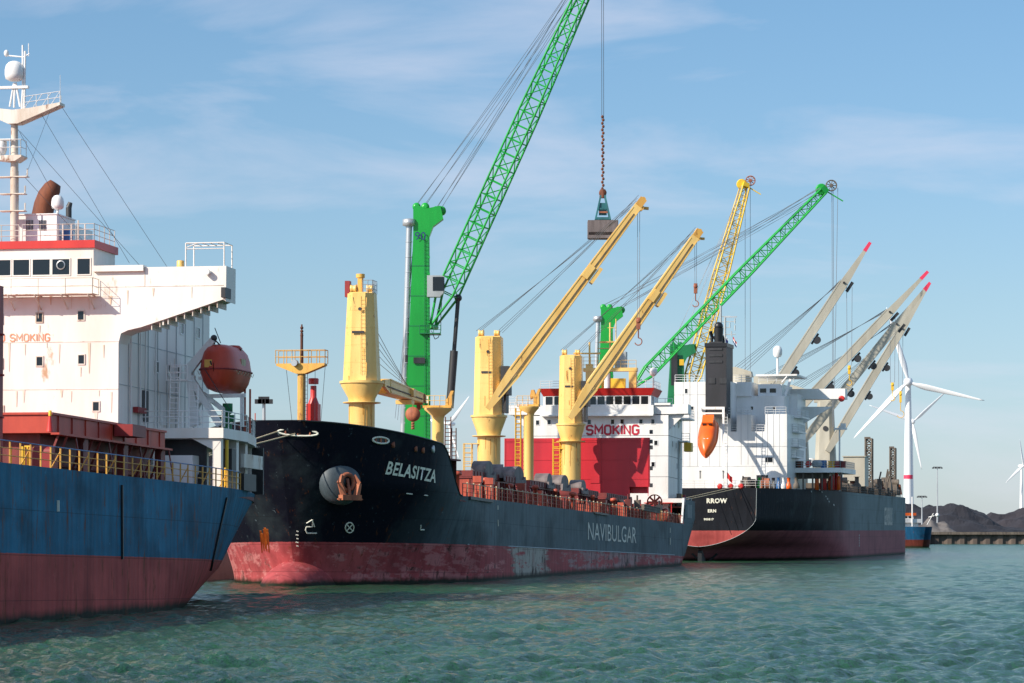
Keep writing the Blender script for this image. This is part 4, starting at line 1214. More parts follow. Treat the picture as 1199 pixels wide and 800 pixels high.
# lettering wrapped on the plating
def wrap2(y0, z0, sl=0.0, off=.05):
    def fn(u, v):
        y = y0 + u; z = z0 + v + sl * u
        return V((hb2(y, z) + off, y, z))
    return fn
a = S2(452, 550); b = S2(510, 560)
Lx = (b - a).length
# the name runs along the flare: step in arc length
def along2(y0, z0, dz):
    ys = [y0]; 
    def fn(u, v):
        y = y0; s_ = 0; st_ = .1
        while s_ < u and s_ < 30:
            z = z0 + dz * s_; x0_ = hb2(y, z); x1_ = hb2(y + .05, z); s_ += math.hypot(x1_ - x0_, .05); y += .05
        z = z0 + v + dz * u; 
        return V((hb2(y, z) + .07 , y - .02, z))
    return fn
a = S2(451.5, 548.5)
lettering('BELASITZA', 1.52, M['lettering'], hull2, along2(a.y, a.z, (S2(510, 559).z - a.z) / ((S2(510, 559) - a).length)), sx=.80 * (Lx / 6.3), bold=.035, align='LEFT', gap=1.1)
a = S2(686, 622) if False else surf(f2, hb2, 686, 622.5, 290, 460); b = surf(f2, hb2, 746.5, 628.5, 290, 460)
n_ = lettering('NAVIBULGAR', 2.75, M['letterw'], hull2, wrap2((a.y + b.y) / 2, (a.z + b.z) / 2), sx=(b.y - a.y) / 17.6, bold=.0)
# marks: bulb sign, thruster sign, tug sign, draught figures, load marks
def mark(pts, r=.055, mat='lettering', T=(255, 460)):
    m = MB(); q = [surf(f2, hb2, px, py, *T) for px, py in pts]
    q = [p + V((.03, -.02, 0)) for p in q if p]
    m.line(q, r, 5); return m.obj('hull_mark', M[mat], hull2)
mark([(359, 613), (366, 608.8), (366, 617), (359, 617), (358, 621), (360, 624.5), (371, 624.5)])
mark([(366, 609.5), (368.5, 617)])
cx, cy = 409.5, 618
mark([(cx + 5 * math.cos(t * math.pi / 8), cy + 6 * math.sin(t * math.pi / 8)) for t in range(17)])
mark([(cx - 3.5, cy - 4), (cx + 3.5, cy + 4)]); mark([(cx + 3.5, cy - 4), (cx - 3.5, cy + 4)])
mark([(493, 615), (492.5, 620.5), (497, 620.5)])
for k in range(5): mark([(347.5 - (k % 2), 622 + k * 4.3), (349.5, 622.8 + k * 4.3)], .05)
mark([(476, 578), (483, 578.8)], .05); mark([(497, 580), (501, 580.5)], .05)
mark([(583, 592), (583, 597)], .05); mark([(583, 609), (583.5, 616)], .06); mark([(785, 618), (785, 624)], .05); mark([(785, 630), (785, 638)], .06)
m = MB(); q = [surf(f2, hb2, px, py, 270, 470) for px, py in ((548, 637.6), (600, 640), (700, 645.5), (790, 650))]; m.line([p + V((.02, 0, 0)) for p in q if p], .05, 5); m.obj('load_line_strip', M['letgrey'], hull2)
q = [surf(f2, hb2, px, py, 270, 420) for px, py in ((549, 583), (576, 587))]
m = MB(); m.beam(q[0] + V((.1, 0, 0)), q[1] + V((.1, 0, 0)), .25, .28); m.obj('rubbing_bar', M['dark'], hull2)
q = [surf(f2, hb2, px, py, 270, 460) for px, py in ((696, 600.5), (711, 603))]
m = MB(); m.beam(q[0] + V((.1, 0, 0)), q[1] + V((.1, 0, 0)), .25, .22); m.obj('rubbing_bar', M['dark'], hull2)
# rust bloom below the hawse on the starboard bow
m = MB()
random.seed(5)
for k in range(10):
    px = 306 + random.random() * 9; a = S2(px, 618 + random.random() * 8); b = S2(px + 1.5, 636 + random.random() * 12)
    if a and b: m.beam(a + V((-.03, -.04, 0)), b + V((-.03, -.04, 0)), .20, .03, .08, .02)
m.obj('rust_bloom', paint('orange_rust', (.62, .16, .015), (.45, .09, .01), .8, 0, scale=2), hull2)

def P2(px, py, y): return f2.y(px, py, y)
# ---- foremast
ymx = f2.x(353, 500, 0).y
def FM(px, py): return P2(px, py, ymx)
x0 = FM(353.5, 480).x
m = MB(); m.tube((x0, ymx, 11.2), (x0, ymx, FM(353, 436).z), .36, 14); fm = m.obj('foremast', M['cream_rusty'], s2)
m = MB(); z1, z2, z3 = FM(353, 438).z, FM(353, 428.5).z, FM(353, 426).z
m.prism([(x0 - .4, z1), (x0 + .4, z1), (x0 + 2.15, z2), (x0 + 2.15, z3), (x0 - 2.15, z3), (x0 - 2.15, z2)], 'y', ymx - .5, ymx + .5)
m.obj('mast_platform', M['cream_rusty'], fm)
m = MB(); m.rail([(x0 - 2.2, ymx - .5, z3), (x0 + 2.2, ymx - .5, z3), (x0 + 2.2, ymx + .5, z3), (x0 - 2.2, ymx + .5, z3)], 1.15, 2, .75, .03); m.obj('railing', M['cream_rusty'], fm)
m = MB(); m.tube((x0, ymx, z3), (x0, ymx, FM(353, 390).z), .13, 8); m.tube((x0, ymx, FM(353, 395).z), (x0, ymx, FM(353, 380).z), .07, 6)
for py in (384, 388, 393): m.ball((x0, ymx, FM(353, py).z), .15, .15, .14)
m.obj('mast_head', M['rust'], fm)
m = MB(); m.lathe([(.28, 0), (.3, .5), (.18, .55)], (x0 - .45, ymx - .9, FM(346, 424.5).z - .1), 12, axis='y'); m.obj('horn', M['steel'], fm)
m = MB(); m.tube((x0 - 1.4, ymx, z2), (x0 - .5, ymx, 11.2), .02, 4); m.tube((x0 + 2.1, ymx, z2), (x0 + 1.5, ymx, 11.2), .02, 4); m.tube((x0 + 1.2, ymx, z2), (x0 + 1.2, ymx, 11.2), .02, 4); m.ladder((x0 + .45, ymx - .3, 11.2), (x0 + .45, ymx - .3, z1), (.3, 0, 0), .025, .35); m.obj('stay_wire', M['wire'], fm)
yv = ymx + 1.5; a = P2(367.5, 480, yv); m = MB()
m.box(a.x - .52, a.x + .52, yv - .5, yv + .5, 11.2, P2(0, 476, yv).z); 
m.lathe([(.5, P2(0, 476, yv).z), (.27, P2(0, 468, yv).z), (.27, P2(0, 455, yv).z)], (a.x, yv, 0), 14)
m.lathe([(.44, 0), (.46, .42), (.40, .5), (0, .52)], (a.x, yv, P2(0, 453, yv).z), 16)
m.obj('red_ventilator', M['red'], s2)
m = MB(); m.rail([(P2(292, 490, 4).x, 4, 11.2), (P2(331, 490, 4).x, 4, 11.2)], 2.6, 3, 1.3, .03); m.tube((P2(300, 490, 4).x, 3.8, 11.2), (P2(300, 490, 4).x, 3.8, 15.0), .05, 5); m.obj('forecastle_railing', M['coralred'], s2)
for px, w, h, kd in ((421, .5, .9, 0), (432, .4, .8, 0), (440, .35, .6, 0), (455, .45, .8, 0), (467, .3, .9, 0), (478, .4, .7, 0)):
    y_ = 9 + random.random() * 2; a = P2(px, 500, y_); m = MB(); m.lathe([(w * .8, 0), (w * .8, .1), (w * .4, .2), (w * .4, h + .6), (w * .8, h + .7), (w * .8, h + .9)], (a.x, y_, 11.25), 12); m.obj('mooring_bitt', M['coralred'], s2)
m = MB(); a = P2(402, 490, 12.5); m.rail([(a.x - .7, 12.5, 11.25), (a.x + .6, 12.5, 11.25)], 2.6, 4, .6, .04); m.rail([(a.x + .2, 12.6, 11.25), (a.x + 1.2, 12.6, 11.25)], 1.6, 3, .5, .04); m.obj('ladder_cage', M['cream'], s2)
m = MB(); a = P2(524, 500, 12.8); m.ladder((a.x, 12.8, DK2), (a.x + .1, 12.8, DK2 + 7), (.5, 0, 0), .05, .35); m.ladder((a.x + .6, 12.9, DK2), (a.x + .6, 12.9, DK2 + 6), (.4, 0, 0), .05, .35); m.obj('ladder', M['rust'], s2)

# ---- deck cranes
def crane_tower(f, ship, yc, px, py_top, py_ring, py_col, wb, wt, rp, zdeck, mat, xc=None, seg=1, name='deck_crane'):
    a = f.y(px, py_ring, yc); xc = a.x if xc is None else xc
    zr_ = a.z; zt_ = f.y(px, py_top, yc).z; zc_ = f.y(px, py_col, yc).z
    m = MB()
    m.lathe([(rp, zdeck), (rp, zc_ - .4), (rp * 1.06, zc_), (wb * .60, zr_ - .45), (wb * .60, zr_ - .1)], (xc, yc, 0), 28)
    m.lathe([(wb * .64, zr_ - .28), (wb * .64, zr_ - .05)], (xc, yc, 0), 28)
    m.lathe([(rp * 1.1, zc_ - .55), (rp * 1.45, zc_ - .5), (rp * 1.45, zc_ - .42), (rp * 1.1, zc_ - .4)], (xc, yc, 0), 28)
    ped = m.obj(name, mat, ship)
    m = MB()
    def oct_(w, z, ch=.26):
        c = w * ch; h = w / 2
        return [(xc + sx_ * x_, yc + sy_ * y_, z) for sx_, sy_, x_, y_ in ((-1, -1, h, h - c), (-1, -1, h - c, h), (1, -1, h - c, h), (1, -1, h, h - c), (1, 1, h, h - c), (1, 1, h - c, h), (-1, 1, h - c, h), (-1, 1, h, h - c))]
    a_, b_ = oct_(wb, zr_ - .05), oct_(wt, zt_ - .9)
    m.add(a_ + b_, [(i, (i + 1) % 8, 8 + (i + 1) % 8, 8 + i) for i in range(8)] + [tuple(range(8, 16))])
    ho = m.obj('crane_house', mat, ped)
    m = MB()
    for dx, r_ in ((-wt * .30, .42), (wt * .32, .36)):
        m.lathe([(r_ * .4, -.3), (r_, -.28), (r_ * .7, -.1), (r_ * .7, .1), (r_, .28), (r_ * .4, .3)], (xc + dx, yc - .2, zt_ - .42), 14, axis='x')
        m.beam((xc + dx - .1, yc + .2, zt_ - 1.0), (xc + dx - .1, yc + .2, zt_ - .1), .3, .7, .2, .4)
    m.box(xc - wt * .45, xc + wt * .45, yc - .5, yc + .6, zt_ - .95, zt_ - .75)
    m.obj('top_sheave', mat, ped)
    m = MB()
    for k in range(1, 5):
        t = k / 5; ww = wb + (wt - wb) * t; z_ = zr_ + (zt_ - .9 - zr_) * t
        A_ = oct_(ww + .02, z_); B_ = oct_(ww + .02, z_ + .05)
        m.add(A_ + B_, [(i, (i + 1) % 8, 8 + (i + 1) % 8, 8 + i) for i in range(8)])
    for k in range(1, 4): z_ = zdeck + (zc_ - zdeck) * k / 4; m.lathe([(rp + .012, z_), (rp + .012, z_ + .05)], (xc, yc, 0), 28, caps=False)
    m.obj('weld_ring', M['cream'], ped)
    m = MB(); m.ladder((xc + wb * .15, yc - wb * .53, zr_ + .5), (xc + wb * .12, yc - wt * .53, zt_ - 1.2), (.4, 0, 0), .025, .35); m.obj('tower_ladder', mat, ped)
    m = MB()
    for k in range(7):
        a_ = -math.pi * (.15 + .7 * random.random()); h_ = .6 + random.random() * 2.2; z_ = zc_ - .6 - random.random() * .3
        c_ = V((xc + (rp + .012) * math.cos(a_), yc + (rp + .012) * math.sin(a_), z_)); m.beam(c_, c_ - V((0, 0, h_)), .12, .02, .03, .02, up=(math.cos(a_), math.sin(a_), 0))
    for k in range(6):
        x_ = xc + wb * (random.random() - .5) * .55; z_ = zr_ + (zt_ - zr_) * random.random() * .9; h_ = .5 + random.random()
        m.beam(V((x_, yc - wb * .5 * (1 - .1 * (z_ - zr_) / (zt_ - zr_)) - .01, z_)), V((x_, yc - wb * .5 - .012, z_ - h_)), .09, .02, .03, .02, up=(0, 1, 0))
    m.obj('rust_run', M['cream_rusty'], ped)
    m = MB(); z5 = zr_ + (zt_ - zr_) * .73; m.lathe([(.17, -.02), (.17, .02)], (xc + wb * .05, yc - wb * .49, z5), 12, axis='y'); m.box(xc - wb * .18, xc + wb * .18, yc - wb * .50, yc - wb * .48, zr_ + (zt_ - zr_) * .48, zr_ + (zt_ - zr_) * .48 + .22); m.obj('vent_plate', M['dark'], ped)
    return ped, xc, zr_, zt_
def jib(ped, foot, tip, w0, h0, w1, h1, mat, tipmat, kink=None, tipcol=.0, both=True):
    foot = V(foot); tip = V(tip); d = tip - foot; x = d.normalized().cross(V((0, 0, 1))).normalized(); up = x.cross(d.normalized())
    m = MB()
    q = foot.lerp(tip, .17)
    for s_ in (-1, 1): m.beam(foot + x * s_ * w0 * .42, q + x * s_ * w0 * .3, .3, h0 * .42, .3, h0, up=up)
    m.beam(q, foot.lerp(tip, .97), w0 * .8, h0, w1, h1, up=up)
    # edge flanges and joint plates, raised on the web
    for s_ in (-1, 1):
        for t_ in (-1, 1): m.beam(q + x * s_ * w0 * .42 + up * t_ * h0 * .42, foot.lerp(tip, .95) + x * s_ * (w1 * .52) + up * t_ * h1 * .42, .06, .12, .05, .1, up=up)
    j = m.obj('jib', mat, ped)
    m = MB(); e_ = foot.lerp(tip, .93); m.beam(foot.lerp(tip, .06) + x * w0 * .47 - up * h0 * .12, e_ + x * w1 * .56 - up * h1 * .15, .05, .11, up=up); m.beam(foot.lerp(tip, .06) - x * w0 * .47 - up * h0 * .12, e_ - x * w1 * .56 - up * h1 * .15, .05, .11, up=up); m.obj('girder_line', M['gear'], j)  # dark strips added to draw the edge line between two girders
    m = MB(); c = foot.lerp(tip, .62); hh = h0 * .45 + h1 * .3
    m.beam(c - up * (hh - .05), c + d.normalized() * 2.0 - up * (hh - .1), w0 * .8, .4, up=up); m.beam(c + up * .1, c + d.normalized() * 1.6 + up * .1, w0 * 1.02, .75, up=up)
    m.obj('joint_plate', mat, j)
    m = MB(); c = foot.lerp(tip, .965); e = d.normalized()
    m.beam(c, tip, w1 * 1.15, h1 * .9, up=up); m.beam(c - up * .3, c + e * .5 - up * 1.1, .35, .3, up=e)
    m.tube(c - x * .45 - up * .35, c + x * .45 - up * .35, .34, 12); m.tube(c - x * .45 + e * .9, c + x * .45 + e * .9, .3, 12)
    m.obj('jib_head', tipmat, j)
    return j, up, x
def luff(ped, pts_a, pts_b, r=.022, mat='wire'):
    m = MB()
    for a, b in zip(pts_a, pts_b): m.cable(a, b, r, .12, 5)
    m.obj('luffing_wire', M[mat], ped)
def hook(ped, top, px, py0, py1, f, y, mat, dx=.25, wr='wirel', r=.028):
    a = f.y(px, py0, y); b = f.y(px, py1, y); top = V(top); H = a.z - b.z
    m = MB()
    for s_ in (-1, 1): m.tube((a.x + s_ * dx * .5, a.y, top.z), (a.x + s_ * dx * .4, a.y, a.z), r, 5)
    m.obj('hoist_wire', M[wr], ped)
    m = MB(); w = .22
    m.box(a.x - w, a.x + w, y - .15, y + .15, a.z - H * .42, a.z); m.lathe([(.10, -.2), (w * 1.2, -.17), (w * 1.2, .17), (.10, .2)], (a.x, y, a.z - H * .12), 14, axis='y')
    m.tube((a.x, y, a.z - H * .42), (a.x, y, a.z - H * .72), .07, 6)
    n = 10; R_ = H * .13
    pts = [(a.x + R_ * math.sin(t), y, a.z - H * .72 - R_ + R_ * math.cos(t)) for t in [k * 4.4 / n for k in range(n + 1)]]
    m.line(pts, .065, 6)
    m.obj('hook_block', mat, ped)

# crane 1: jib laid down towards the stern
yc = f2.x(424, 500, 0).y
ped, xc, zr_, zt_ = crane_tower(f2, s2, yc, 424.5, 333, 446, 466, 3.25, 2.5, 1.22, DK2, M['cream'], xc=0)
m = MB(); zb = P2(424, 343, yc).z
m.box(-.35, .05, yc - .4, yc + .3, zt_ - .9, zt_ + .6); m.tube((-.15, yc - .1, zt_ + .6), (-.15, yc - .1, zt_ + .95), .42, 10); m.obj('sheave_housing', M['cream_rusty'], ped)
m = MB(); m.box(-1.55, -1.1, yc - .5, yc + .2, zt_ - 1.2, zt_ + .3); m.obj('hose_reel', M['darkred'], ped)
m = MB(); m.rail([(.3, yc - .9, zt_ - .9), (1.2, yc - .9, zt_ - .9), (1.2, yc + .9, zt_ - .9)], 1.2, 3, .5, .03); m.obj('railing', M['steel'], ped)
yct = f2.x(512, 490, 0).y
fo = V((.9, yc + 1.3, P2(444, 448, yc).z)); ti = V((0.2, yct + 1.0, P2(498, 463, yct).z))
ti = V((P2(492, 467, yct - 2).x, yct - 2, P2(492, 467, yct - 2).z))
j1, _, _ = jib(ped, fo, ti, 2.0, 1.4, 1.1, 1.0, M['cream'], M['rusto'])
a0 = [V((.6, yc + .4, zt_ - 3.0 - k * .9)) for k in range(5)]
b0 = [V((ti.x + .2 * k - .6, ti.y - 1.5 - k * .4, ti.z + .6)) for k in range(5)]
luff(ped, a0, b0, .03)
hy = yct - 3.2; a = P2(484, 470, hy)
m = MB(); m.tube((a.x, hy, ti.z), (a.x, hy, P2(0, 482, hy).z), .04, 5); m.lathe([(.2, -.25), (.75, -.2), (.75, .2), (.2, .25)], (a.x, hy, P2(0, 488.5, hy).z), 18, axis='y')
m.prism([(a.x - .6, P2(0, 489, hy).z), (a.x + .6, P2(0, 489, hy).z), (a.x + .12, P2(0, 497, hy).z), (a.x - .12, P2(0, 497, hy).z)], 'y', hy - .18, hy + .18)
for k in range(3): m.lathe([(.1, 0), (.18, .02), (.18, .22), (.1, .24)], (a.x, hy, P2(0, 500 + k * 2.9, hy).z), 8)
m.obj('hook_block', M['rusto'], ped)
# crutch
def crutch(px, py_t, py_y, y, w, r_, mat, arm):
    a = P2(px, py_y, y); m = MB(); m.lathe([(r_, DK2), (r_, a.z - .9), (r_ * 1.15, a.z - .6), (w * .48, a.z), (w * .48, a.z + .18)], (a.x, y, 0), 18)
    cr_ = m.obj('jib_crutch', mat, s2)
    m = MB(); z_ = a.z + .18
    m.box(a.x - w / 2, a.x + w / 2, y - .6, y + .6, z_, z_ + .25)
    x1 = a.x + w / 2 - .1; h_ = P2(px, py_t, y).z
    m.prism([(x1 - .5, z_ + .2), (x1 + .12, z_ + .2), (x1 + .12, h_ - .5), (x1 + .3, h_), (x1, h_), (x1 - .3, h_ - .7), (x1 - .5, h_ - .9)], 'y', y - .35, y + .35)
    if arm: m.prism([(x1 - .9, h_ - 1.2), (x1 - .3, h_ - .75), (x1 - .55, h_ - .05), (x1 - .85, h_ - .1), (x1 - 1.0, h_ - .8)], 'y', y - .35, y + .35)
    m.obj('cradle_arm', M['cream_rusty'], cr_)
    m = MB(); m.rail([(a.x - w / 2, y - .6, z_ + .25), (a.x + w / 2 - .6, y - .6, z_ + .25)], 1.0, 2, .6, .03); m.obj('railing', M['cream'], cr_)
    return a
crutch(513.5, 458, 480, yct, 3.0, .62, M['cream'], False)
yq2 = f2.x(620, 500, 0).y
a = crutch(619.5, 456, 478, yq2, 2.6, .62, M['cream'], True)
m = MB(); m.ladder((a.x - 1.15, yq2 - .7, DK2 + .5), (a.x - 1.15, yq2 - .7, a.z), (.62, 0, 0), .07, .45); m.ladder((a.x - 1.15, yq2 - .3, DK2 + .5), (a.x - 1.15, yq2 - .3, a.z), (.62, 0, 0), .05, .9); m.obj('ladder', M['yel'], s2)
m = MB(); a = P2(612, 475, yq2 - .6); m.box(a.x - 1.0, a.x + .6, yq2 - .7, yq2 + .9, a.z - 1.1, a.z - .7); m.rail([(a.x - 1.9, yq2 - .7, a.z - .7), (a.x + .6, yq2 - .7, a.z - .7)], 1.1, 3, .5, .03); m.obj('lookout_platform', M['white'], s2)
# cranes 2 and 3
for (px, pt, pr, pc, tip, hk, lab) in ((573, 386, 486, 506, (754, 233), (748, 372, 405), 0), (669, 409, 496, 513, (820, 270), (815, 332, 360), 1)):
    yc = f2.x(px, 500, 0).y
    sc = 3800 / (278 + yc)
    wb = 33.5 / sc if not lab else 27.5 / sc
    ped, xc, zr_, zt_ = crane_tower(f2, s2, yc, px, pt, pr, pc, wb, wb * .90, (13.6 if not lab else 11.7) / sc, DK2, M['cream'], xc=0)
    yj = yc - .6
    fo = V((P2(px - 1, 0, yj - wb * .3).x, yj - wb * .45, zr_ + .55)); dy = 3.0 if not lab else 4.0
    t_ = P2(tip[0], tip[1], yj + dy)
    fo.x = P2(px - 2, 480, fo.y).x
    j_, up, x_ = jib(ped, fo, t_, 1.7, 15.5 / sc, .9, 9.5 / sc, M['cream'], M['cream_rusty'])
    pa = [V((xc + k * wb * .28, yc - .2, zt_ - .15 - .25 * (k > 0))) for k in (-1.6, -1.3, .9, 1.3, -1.0, 1.7)]
    pb = [fo.lerp(t_, .94 + .012 * i_) + up * (.5 + .1 * (i_ % 3)) + x_ * q for i_, q in enumerate((-.3, .3, -.3, .3, 0, 0))]
    luff(ped, pa, pb, .022)
    m = MB(); c = P2(px + wb * sc * .5 + 4, 448 if not lab else 470, yc); m.box(c.x - .5, c.x + .4, yc - 1, yc + 1, zr_ + 2.2, zr_ + 5.4); m.box(c.x - .2, c.x + .1, yc - .8, yc + .8, zr_ + .2, zr_ + 2.2); m.obj('machinery_box', M['dark'], ped)
    hook(ped, t_ - V((.5, 0, .6)), *hk, f2, t_.y, M['rusto'])
    m = MB(); lx = -1.5 if True else 0
    xa = P2(548 if not lab else 656, 500, yc - 1).x if not lab else P2(652, 500, yc - 1).x
    m.ladder((xa, yc - 1, DK2 + 1), (xa, yc - 1, zr_ - (3.2 if not lab else 2)), (.9, 0, 0), .06, .5)
    m.ladder((xa, yc - .4, DK2 + 1), (xa, yc - .4, zr_ - (3.2 if not lab else 2)), (.9, 0, 0), .05, 1.0)
    m.box(xa - .5, xc, yc - 1, yc - .3, zr_ - 3.3, zr_ - 3.2); m.obj('ladder', M['yel'] if lab else M['cream'], ped)
# ---- hatches, coamings and the folded-up covers
gaps = [(18, 55), (60, 76), (88, 106), (110, 128), (139.5, 156)]
for k, (ya, yb) in enumerate(((30, 52), (60, 78), (90, 104), (110, 130), (141, 156))):
    m = MB(); m.box(-9.2, 9.2, ya, yb, DK2 - .02, 10.2); m.box(-9.4, 9.4, ya - .1, yb + .1, 10.1, 10.25)
    n = int((yb - ya) / 1.4)
    for i in range(n + 1):
        y_ = ya + (yb - ya) * i / n; m.prism([(9.2, DK2), (9.2, 10.1), (9.4, 10.1), (9.9, DK2)], 'y', y_, y_ + .08)
    m.obj('hatch_coaming', M['maroon'], s2)
    if k < 4:
        m = MB(); m.box(-9.5, 9.5, ya, yb, 10.27, 10.85)
        for i in range(n): m.box(9.5, 9.56, ya + (yb - ya) * (i + .5) / n, ya + (yb - ya) * (i + .5) / n + .08, 10.3, 10.8)
        m.obj('hatch_cover', M['maroon'], s2)
yf = f2.x(676, 500, 0).y
m = MB()
xl, xr = P2(591, 550, yf).x, P2(761, 550, yf).x; zt5 = P2(676, 513, yf).z; zb5 = P2(676, 583, yf).z
m.box(xl, xr - 2.6, yf, yf + .6, zb5, zt5); m.box(xr - 2.6, xr, yf, yf + .6, zb5 + 1.4, zt5)
m.box(xr - 3.6, xr - 2.6, yf - .01, yf + .59, zb5 + .2, zt5)
hc2 = m.obj('raised_hatch_cover', M['crimson'], s2)
m = MB(); m.box(xl + .4, xr - .3, yf + .9, yf + 1.5, zb5 + .6, zt5 - .1); m.obj('raised_hatch_cover', M['crimson'], s2)
m = MB()
for z_ in (zb5 + 2.4, zb5 + 4.9, zb5 + 7.2, zt5 - .35): m.box(xl, xr, yf - .05, yf, z_, z_ + .06)
for x_ in (xl + .1, -3.1, .0, 3.1, xr - .2): m.box(x_, x_ + .07, yf - .05, yf, zb5 + .2, zt5)
m.box(1.8, 3.2, yf - .09, yf, zb5 + 1.9, zb5 + 2.9)
m.obj('panel_seam', M['crimson'], hc2)
m = MB(); 
for z_ in (zb5 + 1.6, zb5 + 3.8, zb5 + 6.5, zb5 + 8.5, zt5 - .5): m.box(xr, xr + .35, yf - .1, yf + .6, z_ - .25, z_ + .25)
m.obj('hinge', M['dark'], hc2)
# ---- bulwark railing with red stanchions
m = MB()
ys = [15.2 + 1.35 * k for k in range(109)]
for k, y in enumerate(ys):
    x_ = hb2(y, 8) - .12; m.tube((x_, y, DK2), (x_, y, DK2 + 1.15), .05, 4)
    if k:
        xp = hb2(ys[k - 1], 8) - .12
        for zz in (.38, .76): m.tube((xp, ys[k - 1], DK2 + zz), (x_, y, DK2 + zz), .022, 4)
m.obj('railing', M['coralred'], s2)
m = MB()
m.line([(hb2(y, 8) - .12, y, DK2 + 1.15) for y in ys], .035, 4)
for k, y in enumerate(ys):
    if k % 2: m.box(hb2(y, 8) - .22, hb2(y, 8) - .1, y + .3, y + .42, DK2, DK2 + 1.3)
m.obj('hand_rail', M['rope'], s2)
m = MB()
for k in range(26):
    y = 17 + k * 4.2 + random.random() * 2; h = .9 + random.random() * 1.3; w = .25 + random.random() * .3
    x_ = 10.2 + random.random() * .9
    if k % 3 == 0: m.lathe([(w * .5, 0), (w * .5, h), (w, h + .05), (w, h + .35), (0, h + .45)], (x_, y, DK2), 10)
    elif k % 3 == 1: m.box(x_ - w, x_ + w, y - w, y + w, DK2, DK2 + h)
    else: m.prism([(x_ - .2, DK2), (x_ + .5, DK2), (x_, DK2 + 1.7)], 'y', y, y + .4)
m.obj('deck_fitting', M['coralred'], s2)
for px, w in ((600 - 26, .45), (560, .3)):
    y_ = f2.x(px, 575, 11).y; m = MB(); m.box(10.7, 11.3, y_ - .35, y_ + .35, DK2, DK2 + 2.0); m.box(10.6, 11.4, y_ - .45, y_ + .45, DK2 + 1.5, DK2 + 2.1); m.obj('fire_hydrant_box', M['coralred'], s2)
for k in range(22):
    y = 112 + k * 2.15; x_ = 10.0 + (k * 7 % 5) * .28; m = MB(); h = 1.1 + (k * 13 % 7) * .22
    if k % 2: m.tube((x_, y - .6, DK2 + h * .7), (x_, y + .6, DK2 + h * .7), .42, 12); m.box(x_ - .3, x_ + .3, y - .5, y + .5, DK2, DK2 + h * .7)
    else: m.box(x_ - .35, x_ + .35, y - .4, y + .4, DK2, DK2 + h); m.tube((x_, y, DK2 + h), (x_, y, DK2 + h + .6), .12, 6)
    m.obj('deck_winch' if k % 2 else 'valve_chest', (M['red'], M['maroon'], M['coralred'], M['dark'], M['gear'])[k * 3 % 5], s2)
# hose reel, yellow locker, accommodation ladder
ry = f2.x(767, 590, 9.6).y; a = f2.x(767, 588, 9.6)
m = MB()
for s_ in (-.25, .25):
    for k in range(20):
        a0_, a1_ = k * math.pi / 10, (k + 1) * math.pi / 10
        m.tube((9.6 + 0 + .95 * math.cos(a0_), ry + s_, a.z + .95 * math.sin(a0_)), (9.6 + .95 * math.cos(a1_), ry + s_, a.z + .95 * math.sin(a1_)), .07, 5)
    for k in range(8): m.beam((9.6, ry + s_, a.z), (9.6 + .9 * math.cos(k * math.pi / 4), ry + s_, a.z + .9 * math.sin(k * math.pi / 4)), .1, .22)
m.tube((9.6, ry - .3, a.z), (9.6, ry + .3, a.z), .22, 10); m.box(9.3, 9.9, ry - .5, ry - .3, DK2, a.z)
m.obj('hose_reel', M['coralred'], s2)
p = f2.x(776, 602, 11.4); m = MB(); m.lathe([(.3, 0), (.34, .1), (.34, 1.3), (.3, 1.4)], (11.1, p.y, DK2), 12); m.lathe([(.3, 0), (.34, .1), (.34, 1.3), (.3, 1.4)], (11.1, p.y - 1.2, DK2), 12); m.obj('yellow_drum', M['yel'], s2)
a = f2.x(753, 594, 11.7); b = f2.x(772, 598, 11.7); m = MB(); m.beam(a, b, .35, .75); m.beam(a + V((.05, 0, .3)), b + V((.05, 0, .3)), .42, .1); m.beam(a + V((.2, 0, 0)), b + V((.2, 0, 0)), .08, .12); m.obj('gangway', M['gear'], s2)
a = f2.x(776, 589, 9); m = MB(); m.box(6.5, 10.4, a.y, a.y + 7, a.z - .05, a.z + .06); m.tube((10.2, a.y + .2, DK2), (10.2, a.y + .2, a.z), .07, 6); m.tube((10.2, a.y + 6, DK2), (10.2, a.y + 6, a.z), .07, 6); m.obj('red_awning', M['red'], s2)
# poop front: white slanted frame and rails
yp = 161
m = MB(); m.beam((B2 - .1, yp - 1.6, DK2), (B2 - .1, yp + .2, DK2 + 3.35), .25, .5); m.box(7.5, B2 - .05, yp - .1, yp + .3, DK2 + 2.85, DK2 + 3.42); m.obj('poop_front_frame', M['white'], s2)
m = MB(); 
for k in range(5): m.box(B2 + .0, B2 + .06, yp + 3.4 + k * .9, yp + 3.6 + k * .9, DK2 + .9, DK2 + 2.7)
m.obj('bulwark_stiffener', M['letgrey'], s2)
m = MB(); m.rail([(10.0, 164, 10.4), (hb2(172, 11) - .4, 172, 10.4), (hb2(178, 11) - .4, 178, 10.4)], 1.3, 3, 1.4, .03); m.obj('railing', M['white'], s2)
for k, (x_, y_, c_) in enumerate(((10.6, 165, 'gear'), (10.3, 168, 'yel'), (10.4, 171, 'darkred'), (9.6, 174, 'dark'), (9, 177, 'gear'))):
    m = MB(); m.lathe([(.5, 0), (.6, .15), (.6, 1.0), (.35, 1.2), (.35, 1.8)], (x_, y_, 10.4), 12); m.obj('mooring_winch', M[c_], s2)
